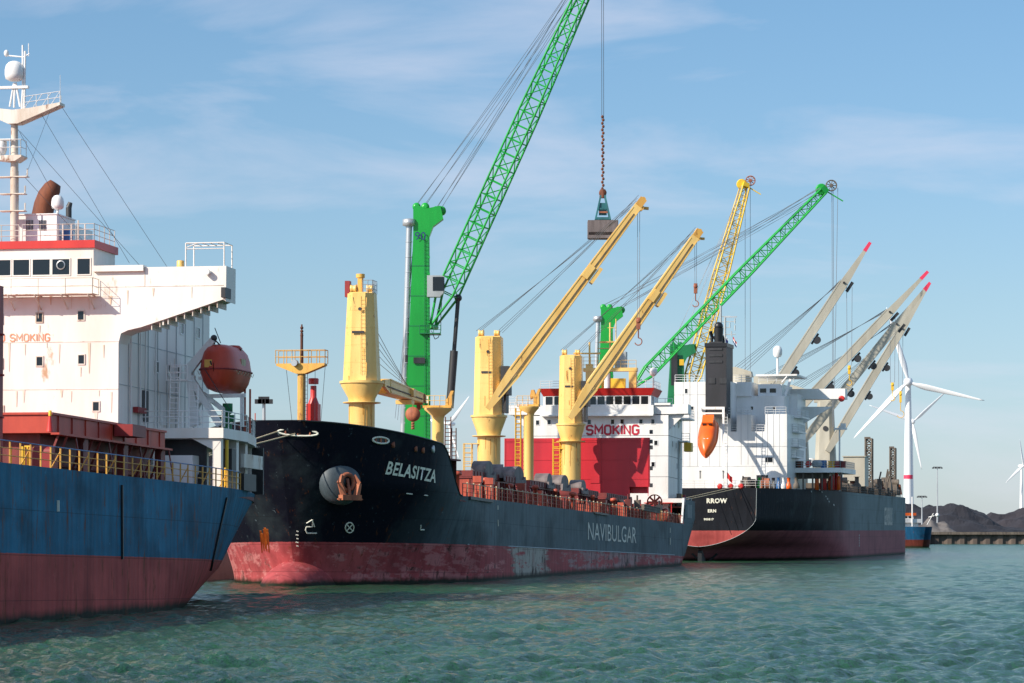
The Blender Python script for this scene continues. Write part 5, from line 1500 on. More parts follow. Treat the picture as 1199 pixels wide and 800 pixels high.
# ---- accommodation
AF2 = 161.5
T2 = lambda px, py, y=AF2: f2.y(px, py, y)
xw2 = T2(783, 500).x; zbd = T2(720, 486.5).z
m = MB(); m.box(-xw2, xw2, AF2, AF2 + 14, DK2, zbd); acc2 = m.obj('superstructure', M['white'], s2)
m = MB(); zl = T2(720, 475).z; xq = T2(764, 480).x
m.box(-xq - .3, xq + .3, AF2 - .8, AF2 + 6, zbd, zl)
m.box(-xq - .3, xq + .3, AF2 - 1.1, AF2 - .8, zbd - .12, zbd + .1); m.obj('bridge_front', M['white'], s2)
xr2 = T2(768, 460).x; zr2, zb2 = T2(720, 455).z, T2(720, 463.5).z
m = MB(); m.box(-xr2 + .5, xr2 - .55, AF2 - .5, AF2 + 6, zl, zb2); wh2 = m.obj('wheelhouse', M['white'], s2)
m = MB()
m.add([(-xr2 + .5, AF2 - .6, zb2), (xr2 - .5, AF2 - .6, zb2), (xr2 - .5, AF2 + 6.2, zb2), (-xr2 + .5, AF2 + 6.2, zb2), (-xr2, AF2 - 1.1, zr2), (xr2, AF2 - 1.1, zr2), (xr2, AF2 + 6.6, zr2), (-xr2, AF2 + 6.6, zr2)],
      [(3, 2, 1, 0), (4, 5, 6, 7), (0, 1, 5, 4), (1, 2, 6, 5), (2, 3, 7, 6), (3, 0, 4, 7)]); m.obj('roof_band', M['red'], wh2)
n = 12; xa, xb = -xr2 + .75, xr2 - .8
for k in range(n):
    a_ = xa + (xb - xa) * k / n + .1; b_ = xa + (xb - xa) * (k + 1) / n - .1
    window_part(wh2, a_, b_, AF2 - .5, AF2 - .4, zl + .12, zb2 - .1, M['white'], fr=.08)
window_part(wh2, xr2 - .55, xr2 - .55, AF2 + .4, AF2 + 1.8, zl + .12, zb2 - .1, M['white'])
# wings
zw0, zw1 = T2(790, 489).z, T2(790, 473.5).z; xe = T2(806, 480).x
for s_ in (1, -1):
    m = MB(); p_ = [(s_ * (xq + .31), zw1 - 1.3), (s_ * (xw2 + .2), zw1 - 1.3), (s_ * xe, zw1 - 1.25), (s_ * xe, zw1), (s_ * (xq + .31), zw1)]
    m.prism(p_, 'y', AF2 + .05, AF2 + 3.2); m.prism([(s_ * xw2, zw1 - 1.31), (s_ * (xe - .5), zw1 - 1.31), (s_ * xw2, zbd - 2.0)], 'y', AF2 + .6, AF2 + .8); m.obj('bridge_wing', M['white'], s2)
m = MB(); m.box(xq + .35, xw2 + .3, AF2 - .2, AF2 + .04, zw1 - .1, zw1 + .18); m.obj('wing_cap', M['white'], s2)
m = MB()
for zz in (zbd - 2.75, zbd - 5.5, zbd - 8.3): m.box(xw2, xw2 + .03, AF2 + .1, AF2 + 13.9, zz, zz + .05); m.box(-xw2, xw2, AF2 - .02, AF2, zz, zz + .04)
m.obj('weld_seam', M['dark'], acc2)
for px, py in ((643.5, 494.5), (690.5, 494.2), (717.8, 494), (729, 493.8), (751, 493.8), (765, 493.8), (768.5, 518.7), (765.2, 543.8), (630, 495)):
    p = T2(px, py); window_part(acc2, p.x - .22, p.x + .22, AF2, AF2 + .1, p.z - .3, p.z + .3, M['white'])
for px, py in ((788, 520), (792, 522), (796, 523), (793, 546), (796, 547), (787, 496), (790, 497), (795, 498)):
    p = f2.x(px, py, xw2); window_part(acc2, xw2, xw2, p.y - .3, p.y + .3, p.z - .35, p.z + .35, M['white'], fr=.05)
m = MB(); m.box(xw2, xw2 + .1, AF2 + 9.5, AF2 + 11.5, 11.3, zbd - 3); m.obj('side_recess', M['letgrey'], acc2)
m = MB(); m.box(xw2 - .2, xe - .8, AF2 + 8, AF2 + 13, zbd - .2, zbd); m.box(xw2, xe - 1.4, AF2 + 10, AF2 + 13, zbd - 3.2, zbd - 3.0); m.obj('side_deck', M['white'], s2)
m = MB(); m.rail([(xw2 + .1, AF2 + 13, zbd), (xe - .9, AF2 + 13, zbd), (xe - .9, AF2 + 8, zbd)], 1.1, 3, 1.2, .03); m.rail([(xw2, AF2 + 13, zbd - 3), (xe - 1.5, AF2 + 13, zbd - 3)], 1.1, 3, 1.0, .03); m.obj('railing', M['white'], s2)
m = MB(); q = f2.y(803, 505, AF2 + 11); m.box(xe - 1.9, xe - .9, AF2 + 10, AF2 + 12, zbd - 4.5, zbd - 3.3); m.obj('liferaft_canister', M['yel'], s2)
a = T2(748, 503.3)
block_text('NO SMOKING', 1.18, .235, M['letred'], acc2, a.x, a.z, AF2 - .03, .31)
# top of the wheelhouse: yellow gantry, domes, aerials
def G(px, py, dy=0): return f2.y(px, py, AF2 + 2 + dy)
m = MB(); yg = AF2 + 2
x1, x2, x3 = G(741, 450).x, G(690, 450).x, G(714, 450).x
m.box(x1 - .5, x1 + .5, yg, yg + 1, zr2, G(0, 438).z); m.box(x2 - .45, x2 + .45, yg, yg + 1, zr2, G(0, 433).z)
m.box(x2 - .8, x1 + .6, yg - .05, yg + 1.05, G(0, 441.5).z, G(0, 437.5).z)
gt = m.obj('signal_gantry', M['cream'], s2)
m = MB(); m.tube((x2, yg + .5, G(0, 433).z), (x2, yg + .5, G(0, 408).z), .13, 8); m.tube((x3, yg + .5, G(0, 438).z), (x3, yg + .5, G(0, 386).z), .12, 8); m.tube((G(722, 0).x, yg + .5, G(0, 438).z), (G(722, 0).x, yg + .5, G(0, 382).z), .07, 6)
m.tube(G(672, 414), G(704, 414), .12, 6); m.tube(G(712, 384), G(722, 384), .05, 5); m.tube(G(703, 400), G(722, 400), .05, 5); m.tube(G(700, 408), G(722, 408), .05, 5)
m.rail([tuple(G(676, 432)), tuple(G(700, 432))], 1.6, 3, .9, .03); m.box(x3 - .9, x3 + 1.0, yg + .2, yg + .9, G(0, 426).z, G(0, 424).z); m.box(G(703, 0).x, G(722, 0).x, yg + .2, yg + .9, G(0, 409).z, G(0, 408).z)
m.obj('signal_mast', M['cream'], s2)
m = MB(); m.rail([(x2 + 1.2, yg, G(0, 437.5).z), (x1 + .5, yg, G(0, 437.5).z)], 1.0, 2, 1.0, .03); m.obj('railing', M['cream'], gt)
m = MB(); p = G(726, 424); m.box(p.x - .75, p.x + .75, yg + .5, yg + 2, G(0, 437).z, G(0, 419).z); m.obj('radar_cabinet', M['letgrey'], s2)
m = MB(); p = G(712.5, 450); m.lathe([(.42, zr2), (.42, G(0, 444).z)], (p.x, yg - .8, 0), 14); p = G(726, 450); m.obj('white_tank', M['white'], s2)
m = MB(); m.box(G(707, 0).x, G(735, 0).x, yg - .9, yg - .5, zr2, G(0, 450).z); m.obj('yellow_locker', M['yel'], s2)
m = MB(); p = G(765.5, 456); m.tube((p.x, yg, zr2), (p.x, yg, G(0, 447).z), .12, 8); m.ball((p.x, yg, G(0, 442.5).z), .55, .55, .62); m.obj('satellite_dome', M['white'], s2)
m = MB(); m.rail([(-xr2 + .2, AF2 - .9, zr2), (x2 - 1, AF2 - .9, zr2)], 1.0, 3, 1.2, .03); m.rail([(x1 + 1.2, AF2 - .9, zr2), (xr2 - .2, AF2 - .9, zr2), (xr2 - .2, AF2 + 6, zr2)], 1.0, 2, 1.1, .03)
m.rail([(xw2 - 3, AF2 + 4, zw1), (xw2, AF2 + 4, zw1)], 1.0, 2, 1, .03); m.obj('railing', M['white'], s2)
m = MB(); m.rail([(-xe, AF2 + .1, zw1), (-xr2 - .4, AF2 + .1, zw1)], 1.1, 3, .9, .03); m.obj('railing', M['white'], s2)

# things standing on the hatches: grey rounded grab buckets
gi = ['grey rounded clamshell grab nearest the black bow in the row along the hatch', 'second grey clamshell grab counted from the black bow', 'third grey clamshell grab from the black bow, just before the thin ladder post', 'fourth grey clamshell grab from the black bow, just past the thin ladder post', 'fifth grey clamshell grab counted from the black bow', 'last grey clamshell grab, beside the foot of the rear cream crane']
for k, px in enumerate((569, 585, 604, 640, 658, 680)):
    y_ = f2.x(px, 565, 9.2).y
    g = empty('clamshell_grab', (0, 0, 0), label=gi[k], cat='grab', group='clamshell grabs along the hatch edge')
    g.matrix_world = f2.M @ Matrix.Translation(V((9.0, y_, 10.25))) @ Matrix.Rotation(R(random.uniform(-14, 14)), 4, 'Z') @ Matrix.Diagonal((.85, .85, .82 + .12 * random.random(), 1))
    m = MB(); pts = [(1.5 * math.cos(t), 1.0 + 1.05 * math.sin(t)) for t in [math.pi * q / 9 for q in range(10)]]
    pts = [(-1.5, .35)] + [(-p_[0], p_[1]) for p_ in pts] + [(1.5, .35)]
    m.prism([(p_[0] * 1.25, p_[1] * .92) for p_ in pts], 'x', -1.0, .7); m.obj('bucket', M['grabgrey'], g)
    m = MB(); m.prism([(-2.2, 0), (2.2, 0), (1.9, .8), (1.0, .42), (-1.0, .42), (-1.9, .8)], 'x', .72, .95); m.obj('cradle', M['grabgrey'], g)
# ================================================================ third ship, seen from astern
f3 = Fr(28.0, 487.0, 12.7, 0)
s3 = empty('cargo_ship', f3.loc, f3.rot, label='dark grey cargo ship seen from astern, with white bridge block and black funnel', cat='ship')
B3 = 15.5; DK3 = 11.0
def w3(z):
    if z < 2.2: return .05
    if z < 6.4: return max(.05, 8.7 * (1 - ((6.4 - z) / 4.2) ** 1.6) ** .625)
    return 8.7 + .02 * (z - 6.4)
def hb3(y, z):
    if y < 130:
        g0 = w3(z) / B3; y0 = 0 if z > 2.2 else (2.2 - z) * 2.2
        Lr = 62 - 20 * max(0, min(1, z / 9)); t = max(0, min(1, (y - y0) / Lr))
        return B3 * (g0 + (1 - g0) * (1 - (1 - t) ** 2.1))
    ye = 190 + max(0, z) * .4; t = max(0, (y - 148) / (ye - 148))
    return B3 * max(0, 1 - min(1, t) ** 2.2)
m, rows3 = hull_mesh(lambda z: 0 if z > 2.2 else (2.2 - z) * 2.2, lambda z: 190 + max(0, z) * .4, hb3, -2.0, lambda y: DK3, 120, 30, gam=1.25)
h3m = hull_paint('dark_grey_hull_paint', (.19, .25, .255), (.15, .20, .205), (.38, .12, .13), (.30, .095, .105), 4.62, (), rustamt=.15, fade=(52, 66, (.013, .015, .020)), streaky=.7)  # darker stern quarter: hull shading put into the colour
hull3 = m.obj('hull', h3m, s3)
m = MB(); vs = []
zz = [2.2, 2.23, 2.28, 2.35, 2.45, 2.6, 2.8, 3.0, 3.25, 3.5, 3.75, 4.0, 4.3, 4.6, 5.0, 5.5, 6.2, 7.5, 9, 11]
pts = [(w3(z), z) for z in zz]
m.prism([(a, b) for a, b in pts] + [(-a, b) for a, b in pts[::-1]], 'y', -.10, .0)
tr3 = paint('transom_paint', (.014, .016, .021), (.009, .010, .014), .5, .15)
tm = hull_paint('transom_hull_paint', (.016, .018, .024), (.010, .011, .015), (.42, .085, .075), (.34, .06, .055), 4.62, (), rustamt=.2, plates=False)
trn = m.obj('transom', tm, s3)
m = MB(); m.line([(a, -.12, b) for a, b in pts], .035, 5); m.line([(-a, -.12, b) for a, b in pts], .035, 5); m.obj('transom_edge', M['letgrey'], trn)
m = MB()
for k, (xa, xb) in enumerate(((3.2, 5.6), (4.6, 6.7), (5.8, 7.3))):
    m.tube((xa - 1, -.5, 11), (xb - .6, -.13, 4.0 + k * .6), .03, 4)
m.obj('hanging_rope', M['blackpaint'], trn)
m = MB(); m.prism([(yy_, zz_) for yy_, zz_ in ((1.0, -2), (1.0, 1.6), (4.0, 1.9), (5.2, -2))], 'x', -.3, .3); m.obj('rudder', tr3, s3)
m = MB(); [m.beam((0, 5.6, 0), (2.2 * math.cos(a_), 5.6, 2.2 * math.sin(a_)), .2, 1.1) for a_ in (R(40), R(140), R(90))]; m.tube((0, 5.2, 0), (0, 6.2, 0), .5, 10); m.obj('propeller', M['dark'], s3)
m = MB(); m.prism([(hb3(y, 10.9) - .02, y) for y in range(0, 186, 3)] + [(-hb3(y, 10.9) + .02, y) for y in range(183, -1, -3)], 'z', DK3 - .3, DK3 - .02); m.obj('main_deck', M['deckgrn'], s3)
lettering('RROW', .95, M['lettering'], trn, lambda u, v: V((2.75 + u, -.14, 9.05 + v)), bold=.04, gap=1.12)
lettering('ERN', .62, M['lettering'], trn, lambda u, v: V((2.05 + u, -.14, 7.55 + v)), bold=.03, gap=1.2)
lettering('900817', .42, M['lettering'], trn, lambda u, v: V((1.55 + u, -.14, 6.3 + v)), bold=.02, gap=1.2)
a = surf(f3, hb3, 1034.5, 606, 560, 660); b = surf(f3, hb3, 1046, 606, 560, 660)
if a and b: lettering('GEARBULK', 4.6, M['letterw'], hull3, lambda u, v: V((hb3((a.y + b.y) / 2 + u, 7.5) + .07, (a.y + b.y) / 2 + u, (a.z + b.z) / 2 + v)), sx=(b.y - a.y) / 27.0, bold=.06)
m = MB()
for k in range(5):
    a = surf(f3, hb3, 1006.5, 627 + k * 3, 540, 660)
    if a: m.beam(a - V((0, .3, 0)), a + V((0, .3, 0)), .06, .3)
m.obj('draught_mark', M['letgrey'], hull3)
m = MB()
for px, py in ((960, 573.5), (963, 576), (967, 581), (969, 584), (971, 587), (976, 591), (950, 575.5)):
    a = surf(f3, hb3, px + random.random(), py, 500, 600)
    if a: m.beam(a - V((0, .7, 0)), a + V((0, .7, -.1)), .05, .22)
m.obj('paint_scrape', M['letgrey'], hull3)
P3 = lambda px, py, y: f3.y(px, py, y)
def blk(px0, px1, py0, y0, dy, mat, name, par=s3, zb=None, py1=None):
    a = P3(px0, py0, y0); b = P3(px1, py0, y0); z0 = DK3 if zb is None and py1 is None else (zb if py1 is None else P3(px0, py1, y0).z)
    m = MB(); m.box(a.x, b.x, y0, y0 + dy, z0, a.z); o = m.obj(name, mat, par)
    return o, (a.x, b.x, y0, z0, a.z)
Y3 = 17.0
acc3, E = blk(778, 922, 506, Y3, 22, M['white'], 'superstructure')
zc = E[4]
b1, E1 = blk(790, 856, 447.5, Y3 + .005, 9, M['white'], 'aft_tower', acc3, zb=zc)
b2, E2 = blk(863, 880, 486, Y3 + .005, 6, M['white'], 'vent_house', acc3, zb=zc)
b3, E3 = blk(896.5, 921.9, 485, Y3 + .005, 14, M['white'], 'vent_house', acc3, zb=zc)
b4, E4 = blk(857, 919, 464, Y3 + 6.5, 14, M['white'], 'upper_block', acc3, zb=zc)
b5, E5 = blk(857, 880, 447.5, Y3 + 6.0, 14, M['white'], 'upper_block', acc3, py1=464)
b6, E6 = blk(888, 916, 450, Y3 + 9, 12, M['white'], 'wheelhouse', acc3, py1=464)
m = MB(); m.box(P3(888, 0, Y3 + 9).x - .3, P3(934, 0, Y3 + 9).x, Y3 + 8.6, Y3 + 21, P3(0, 450, Y3 + 9).z, P3(0, 448, Y3 + 9).z); m.obj('roof_edge', M['white'], b6)
# plate seams on the aft wall
m = MB()
for px in (800, 808, 817, 831, 843, 868, 876, 886, 893, 899, 906, 913):
    x_ = P3(px, 500, Y3).x
    if px < 850: m.box(x_, x_ + .05, Y3 - .03, Y3, P3(0, 550, Y3).z, P3(0, 450, Y3).z)
    elif px > 862: m.box(x_, x_ + .05, Y3 - .03, Y3, P3(0, 548, Y3).z, P3(0, 487 if px in (868, 876, 899, 906, 913) else 507, Y3).z)
for py in (528, 550): m.box(E[0], E[1], Y3 - .025, Y3, P3(0, py, Y3).z, P3(0, py, Y3).z + .05)
m.box(E1[0], E1[1], Y3 - .02, Y3 + .005, P3(0, 470, Y3).z, P3(0, 470, Y3).z + .05)
m.obj('plate_seam', paint('seam_grey', (.42, .43, .44), None, .6), acc3)
for px, py, w, h in ((901, 538.5, .58, .38), (804, 458, .2, .35), (881, 478, .18, .25), (907, 478, .18, .25), (894, 457.5, .5, .34), (905.5, 457.5, .5, .34), (811, 478, .2, .25)):
    y_ = Y3 if px in (901, 804, 811) else (Y3 + 6.5 if py == 478 else Y3 + 9)
    if px == 804 or px == 811: y_ = Y3 + .005
    p = P3(px, py, y_); window_part(acc3, p.x - w, p.x + w, y_, y_ + .1, p.z - h, p.z + h, M['white'])
p = P3(893, 557, Y3); m = MB(); m.box(p.x - .9, p.x + .9, Y3 - .05, Y3, DK3, DK3 + 2.2); m.obj('door', M['dark'], acc3)
m = MB()
for y_, pts_ in ((Y3 + .2, [(863, 486), (880, 486)]), (Y3 + .2, [(896.5, 485), (921, 485)]), (Y3 + .2, [(856, 506), (896, 506)]), (Y3 + .3, [(791, 447.5), (825, 447.5)]), (Y3 + 6.2, [(857, 447.5), (880, 447.5)]), (Y3 + 9, [(889, 448), (930, 448)])):
    m.rail([tuple(P3(a_, b_, y_)) for a_, b_ in pts_], 1.1, 3, 1.5, .035)
m.obj('railing', M['white'], acc3)
# funnel
fx, FE = blk(826.5, 851, 402.5, 13.2, 6.5, M['sooty'], 'funnel', s3, py1=489)
m = MB(); m.box(FE[0] - .12, FE[1] + .12, 13.05, 19.85, FE[4] - .5, FE[4] + .08); m.obj('funnel_rim', M['blackpaint'], fx)
m = MB()
for k in range(4): z_ = P3(0, 411 + k * 7, 13.2).z; m.box(FE[0] + .6, FE[1] - .6, 13.1, 13.2, z_ - .35, z_)
for px in (834, 847): q = P3(px, 446, 13.2); m.box(q.x - .55, q.x + .55, 13.1, 13.2, q.z - .45, q.z + .45)
m.obj('louvre', M['dark'], fx)
m = MB(); q = P3(842, 403, 15)
m.tube((q.x, 15, FE[4]), (q.x, 15, P3(0, 396, 15).z), .6, 14, .75); m.ball((q.x, 15, P3(0, 394, 15).z), .7, .7, .7)
m.obj('exhaust_stack', M['blackpaint'], fx)
for px, h in ((834, 2.0), (838.5, 1.2), (847.5, 1.2)):
    q = P3(px, 403, 15.5); m = MB(); m.tube((q.x, 15.5, FE[4]), (q.x, 15.5, FE[4] + h * .6), .24, 10); m.tube((q.x, 15.5, FE[4] + h * .6), (q.x - .15, 15.2, FE[4] + h), .24, 10, .3); m.obj('exhaust_pipe', M['blackpaint'], fx)
# radar mast behind the funnel
ymr = Y3 + 14
m = MB()
for px in (844.5, 849.5): m.tube(P3(px, 450, ymr), P3(px, 358 if px < 846 else 372, ymr), .17, 8)
m.tube(P3(843, 366, ymr), P3(843, 350, ymr), .05, 5)
for py, a_, b_ in ((371, 837, 856), (377, 846, 861), (384, 838, 856), (392, 846, 862)):
    m.tube(P3(a_, py, ymr), P3(b_, py - .5, ymr), .07, 5)
for px, py in ((834, 372), (855, 381), (861, 384), (857, 391), (838, 376), (861, 376)):
    m.tube(P3(px, py + 3, ymr), P3(px, py - 3, ymr), .1, 6)
m.obj('radar_mast', M['letgrey'], s3)
m = MB(); q = P3(856, 372, ymr); m.box(q.x - 1.0, q.x + 1.0, ymr - .1, ymr + .1, q.z + .0, q.z + .2); m.obj('radar_scanner', M['steel'], s3)
def flagthing(pts, mats, y, label, cat='flag'):
    m = MB(); n = 8
    (ax, ay), (bx, by) = pts
    A0 = P3(ax, ay, y); B0 = P3(bx, by, y); d = B0 - A0; hgt = .9
    for i in range(n):
        for k in range(3):
            def q(i_, k_):
                t = i_ / n; return A0 + d * t + V((.0, .12 * math.sin(t * 9), -hgt * k_ / 3 + .05 * math.sin(t * 7)))
            m.add([q(i, k), q(i + 1, k), q(i + 1, k + 1), q(i, k + 1)], [(0, 1, 2, 3)], k)
    o = m.obj('flag', mats, label=label, cat=cat)
    o.matrix_world = f3.M
    return o
flagthing([(858.5, 394), (863, 401)], [M['red'], M['white'], M['navy']], ymr, 'red white and blue courtesy flag flying beside the funnel mast')
flagthing([(849, 392), (853, 397)], [M['white'], M['navy'], M['navy']], ymr, 'small navy blue signal flag behind the black funnel')
flagthing([(851.5, 553), (858, 559)], [M['red'], M['red'], M['red']], -.4, 'red ensign drooping from the staff at the grey ship stern')
q = P3(851.5, 560, -.4); m = MB(); m.tube((q.x, -.4, DK3), (q.x, -.4, P3(0, 545, -.4).z), .06, 6); m.obj('ensign_staff', M['white'], s3)
# satellite dome and signal cabinet
m = MB(); q = P3(911, 440, Y3 + 10); m.tube((q.x, Y3 + 10, P3(0, 450, Y3 + 10).z), (q.x, Y3 + 10, P3(0, 427, Y3 + 10).z), .18, 8); m.lathe([(.5, -.9), (.72, -.5), (.74, .2), (.55, .65), (.25, .85), (0, .9)], (q.x, Y3 + 10, P3(0, 422.5, Y3 + 10).z), 16); m.obj('satellite_dome', M['white'], s3)
m = MB(); m.beam(P3(919, 468, Y3 + 8), P3(926, 444, Y3 + 8), .35, .4); m.tube(P3(916, 448, Y3 + 8), P3(922, 441, Y3 + 8), .12, 6); m.obj('fixed_ladder_arm', M['white'], s3)
# starboard side terraces and the bridge wing
yw = Y3 + 19
a = P3(921, 464, yw); b = P3(990, 464, yw)
m = MB()
m.box(a.x, b.x, yw, yw + 3.2, P3(0, 476, yw).z, P3(0, 464.5, yw).z)
m.obj('bridge_wing', M['white'], s3)
m = MB(); c = [(932, 502), (945, 502), (983, 476.2), (966, 476.2), (950, 476.2), (921, 489)]
m.prism([(P3(px, py, yw).x, P3(px, py, yw).z) for px, py in [(921, 500), (934, 500), (974, 476.2), (921, 476.2)]], 'y', yw + .6, yw + 1.1); m.obj('wing_bracket', M['white'], s3)
m = MB(); q = P3(986, 467, yw); m.lathe([(.35, -.06), (.5, -.05), (.5, .05), (.35, .06)], (q.x, yw - .12, q.z), 16, axis='y'); m.obj('lifebuoy', M['red'], s3)
for k, (py, px1, y_) in enumerate(((488, 940, Y3 + 8), (505, 936, Y3 + 6), (522, 936, Y3 + 5), (535, 934, Y3 + 5))):
    a_ = P3(921.5, py, y_); b_ = P3(px1, py, y_); m = MB(); m.box(a_.x, b_.x, y_, y_ + 9, a_.z - .2, a_.z); tr = m.obj('side_terrace', M['white'], s3)
    m = MB(); m.rail([(a_.x, y_, a_.z), (b_.x - .1, y_, a_.z), (b_.x - .1, y_ + 8, a_.z)], 1.1, 3, 1.0, .035); m.obj('railing', M['white'], tr)
m = MB(); m.box(P3(921.9, 0, Y3 + 12).x, P3(934, 0, Y3 + 12).x, Y3 + 12, Y3 + 22, DK3, P3(0, 470, Y3 + 12).z); m.obj('side_block', M['white'], s3)
# stern lifeboat on its slip
m = MB()
for px in (820.5, 847.5): 
    m.beam(P3(px, 478, 11), P3(px, 490, 9.5), .35, .45); m.beam(P3(px, 489, 9.6), P3(px - (1 if px < 830 else -1) * 0, 552, 3.5), .3, .4); m.beam(P3(px, 478, 11), P3(px, 478, 16.8), .3, .4)
    m.beam(P3(px, 520, 6.5), P3(px, 560, 10), .25, .3)
m.beam(P3(819, 478, 11), P3(849, 478, 11), .35, .4); m.beam(P3(823, 550, 3.6), P3(846, 550, 3.6), .25, .3); m.beam(P3(819, 484, 10), P3(849, 484, 10), .2, .25)
m.obj('launching_ramp', M['whiteold'], s3)
m = MB(); m.rail([tuple(P3(846, 487, 15)), tuple(P3(857, 487, 15))], 1.2, 3, .7, .04); q = P3(850, 485, 12); m.ladder((q.x, 12, DK3), (q.x, 12, q.z), (.6, 0, 0), .05, .5); m.obj('ladder', M['white'], s3)
c = P3(829.2, 513.5, 6.4)
lb2 = boat('lifeboat', None, 7.4, 2.95, 2.9, M['orange'], M['orange'], sharp=True, label='bright orange free-fall lifeboat pointing nose down on the grey ship stern', cat='lifeboat')
lb2.matrix_world = f3.M @ Matrix.Translation(c) @ Matrix.Rotation(R(52), 4, 'X') @ Matrix.Translation(V((0, 0, -1.4)))
m = MB(); m.prism([(1.3, 2.3), (1.6, 3.25), (3.2, 3.2), (3.4, 2.2)], 'x', -.85, .85); m.obj('steering_cupola', M['orange'], lb2)
m = MB(); 
for x_ in (-.45, .45): m.box(x_ - .24, x_ + .24, 1.34, 1.5, 2.75, 3.1)
m.obj('window', M['glass'], lb2)
m = MB(); m.prism([(-1.6, 2.45), (-1.2, 2.8), (-.6, 2.75), (-.5, 2.5)], 'x', -.35, .35); m.obj('hatch', M['white'], lb2)
# poop deck gear
for k, (px, w, c_) in enumerate(((875, .9, 'gear'), (881.5, .75, 'gear'), (893, .95, 'gear'), (898, .8, 'rusto'), (889.5, .4, 'green'), (906, .5, 'dark'), (912, .4, 'blue'), (918, .45, 'white'), (924, .5, 'orange'), (933, .55, 'gear'))):
    y_ = 9 + (k % 3) * 1.5; q = P3(px, 560, y_); m = MB()
    if k < 4: m.tube((q.x - w * .6, y_, DK3 + w), (q.x + w * .6, y_, DK3 + w), w, 16); m.box(q.x - w, q.x - w * .7, y_ - .6, y_ + .6, DK3, DK3 + 1.3); m.tube((q.x - w * .7, y_, DK3 + w), (q.x - w * .6, y_, DK3 + w), w * 1.2, 16)
    else: m.lathe([(w * .9, 0), (w, .1), (w * .8, .7), (w * .5, .9), (w * .5, 1.6), (w * .7, 1.7)], (q.x, y_, DK3), 10)
    m.obj('mooring_winch' if k < 4 else 'ventilator', M[c_], s3)
for px in (843.5, 856, 868): q = P3(px, 570, -.05); m = MB(); m.lathe([(.2, -.15), (.42, -.12), (.42, .12), (.2, .15)], (q.x, -.02, DK3 + .25), 12, axis='y'); m.obj('fairlead', M['red'], s3)
m = MB(); m.rail([(-8.5, .2, DK3), (8.6, .2, DK3), (11.5, 9, DK3)], 1.1, 3, 1.6, .03); m.obj('railing', M['whiteold'], s3)
# orange goods shelter on the starboard quarter
ysh = 26; a = P3(921, 548, ysh); b = P3(985, 548, ysh)
m = MB(); m.box(a.x, b.x, ysh, ysh + 20, a.z - .75, a.z); m.obj('shelter_deck', M['white'], s3)
m = MB()
for k in range(6): m.box(a.x + 1 + k * 1.5, a.x + 1.25 + k * 1.5, ysh + .4, ysh + .6, DK3, a.z - .75)
m.box(a.x + .2, b.x - 2, ysh + 1.6, ysh + 1.8, a.z - 1.7, a.z - .76); m.obj('shelter_pillar', M['gear'], s3)
for k, px in enumerate((957, 962, 966, 971.5, 975, 979, 983)):
    q = P3(px, 560, ysh + 2); m = MB(); m.lathe([(.28, 0), (.33, .1), (.33, 1.9 + (k % 3) * .3), (.15, 2.2 + (k % 3) * .3)], (q.x, ysh + 2 + k % 2, DK3), 10); m.obj('gas_bottle', M['red'] if k % 3 else M['orange'], s3)
za = a.z
for px, c_, kd in ((925, 'dark', 0), (931, 'dark', 0), (937, 'rust', 0), (947.5, 'red', 1), (958, 'letgrey', 2), (965, 'blue', 3), (974.5, 'yel', 0), (982.5, 'darkred', 0), (987, 'maroon', 0)):
    q = P3(px, 548, ysh + 1.5); m = MB(); x_ = q.x; y_ = ysh + 1.5
    if kd == 0: m.box(x_ - .48, x_ + .48, y_ - .6, y_ + .6, za + .02, za + 1.0); m.box(x_ - .52, x_ + .52, y_ - .64, y_ + .64, za + .85, za + 1.05)
    elif kd == 1: m.lathe([(.12, -.15), (.5, -.12), (.5, .12), (.12, .15)], (x_, y_ - .4, za + .6), 14, axis='y')
    elif kd == 2: m.lathe([(0, -1.0), (.5, -.8), (.62, -.4), (.62, .4), (.5, .8), (0, 1.0)], (x_, y_, za + .66), 14, axis='x')
    else: m.lathe([(.45, 0), (.5, .1), (.5, 1.1), (.4, 1.2)], (x_, y_, za + .02), 12)
    m.obj(('storage_chest', 'hose_reel', 'water_tank', 'drum')[kd], M[c_], s3)
m = MB(); m.rail([(a.x, ysh + .2, za), (b.x - .1, ysh + .2, za), (b.x - .1, ysh + 19, za)], 1.1, 3, 1.2, .035); m.obj('railing', M['letgrey'], s3)
# hatch coamings, gantry lattice posts, deck machinery along the hold
m = MB(); m.box(-13.4, 13.4, 48, 150, DK3 - .01, 12.4); m.obj('hatch_coaming', M['gear'], s3)
m = MB()
for k in range(60):
    y_ = 47 + k * 1.7; m.prism([(13.4, DK3), (13.4, 12.7), (13.7, 12.7), (14.3, DK3)], 'y', y_, y_ + .12)
m.rail([(15.2, 47, DK3), (15.2, 146, DK3)], 1.15, 3, 1.7, .04); m.obj('deck_railing', M['gear'], s3)
y_ = f3.x(1000, 560, 9).y
a = P3(988, 535, 90); b = P3(1013, 535, 90)
m = MB(); m.box(a.x, b.x, 90, 96, 12.4, a.z); m.box(a.x - .2, b.x + .2, 89.8, 96.2, a.z, a.z + .15); m.obj('grey_hatch_panel', M['greyg'], s3)
for px, pt, wpx in ((1018, 514, 7.5), (1046, 525, 6)):
    y_ = f3.x(px, 560, 13.2).y; a = f3.y(px - wpx / 2, pt, y_); b = f3.y(px + wpx / 2, pt, y_)
    m = MB(); c0 = V(((a.x + b.x) / 2, y_, 12)); c1 = V(((a.x + b.x) / 2, y_, a.z))
    w = b.x - a.x
    m.lattice(c0, c1, (0, 1, 0), lambda t: w, lambda t: w, 9, .17, .11); m.box(c1.x - w * .7, c1.x + w * .2, y_ - .3, y_ + .3, c1.z, c1.z + .35)
    m.obj('lattice_post', M['gear'], s3)
random.seed(11)
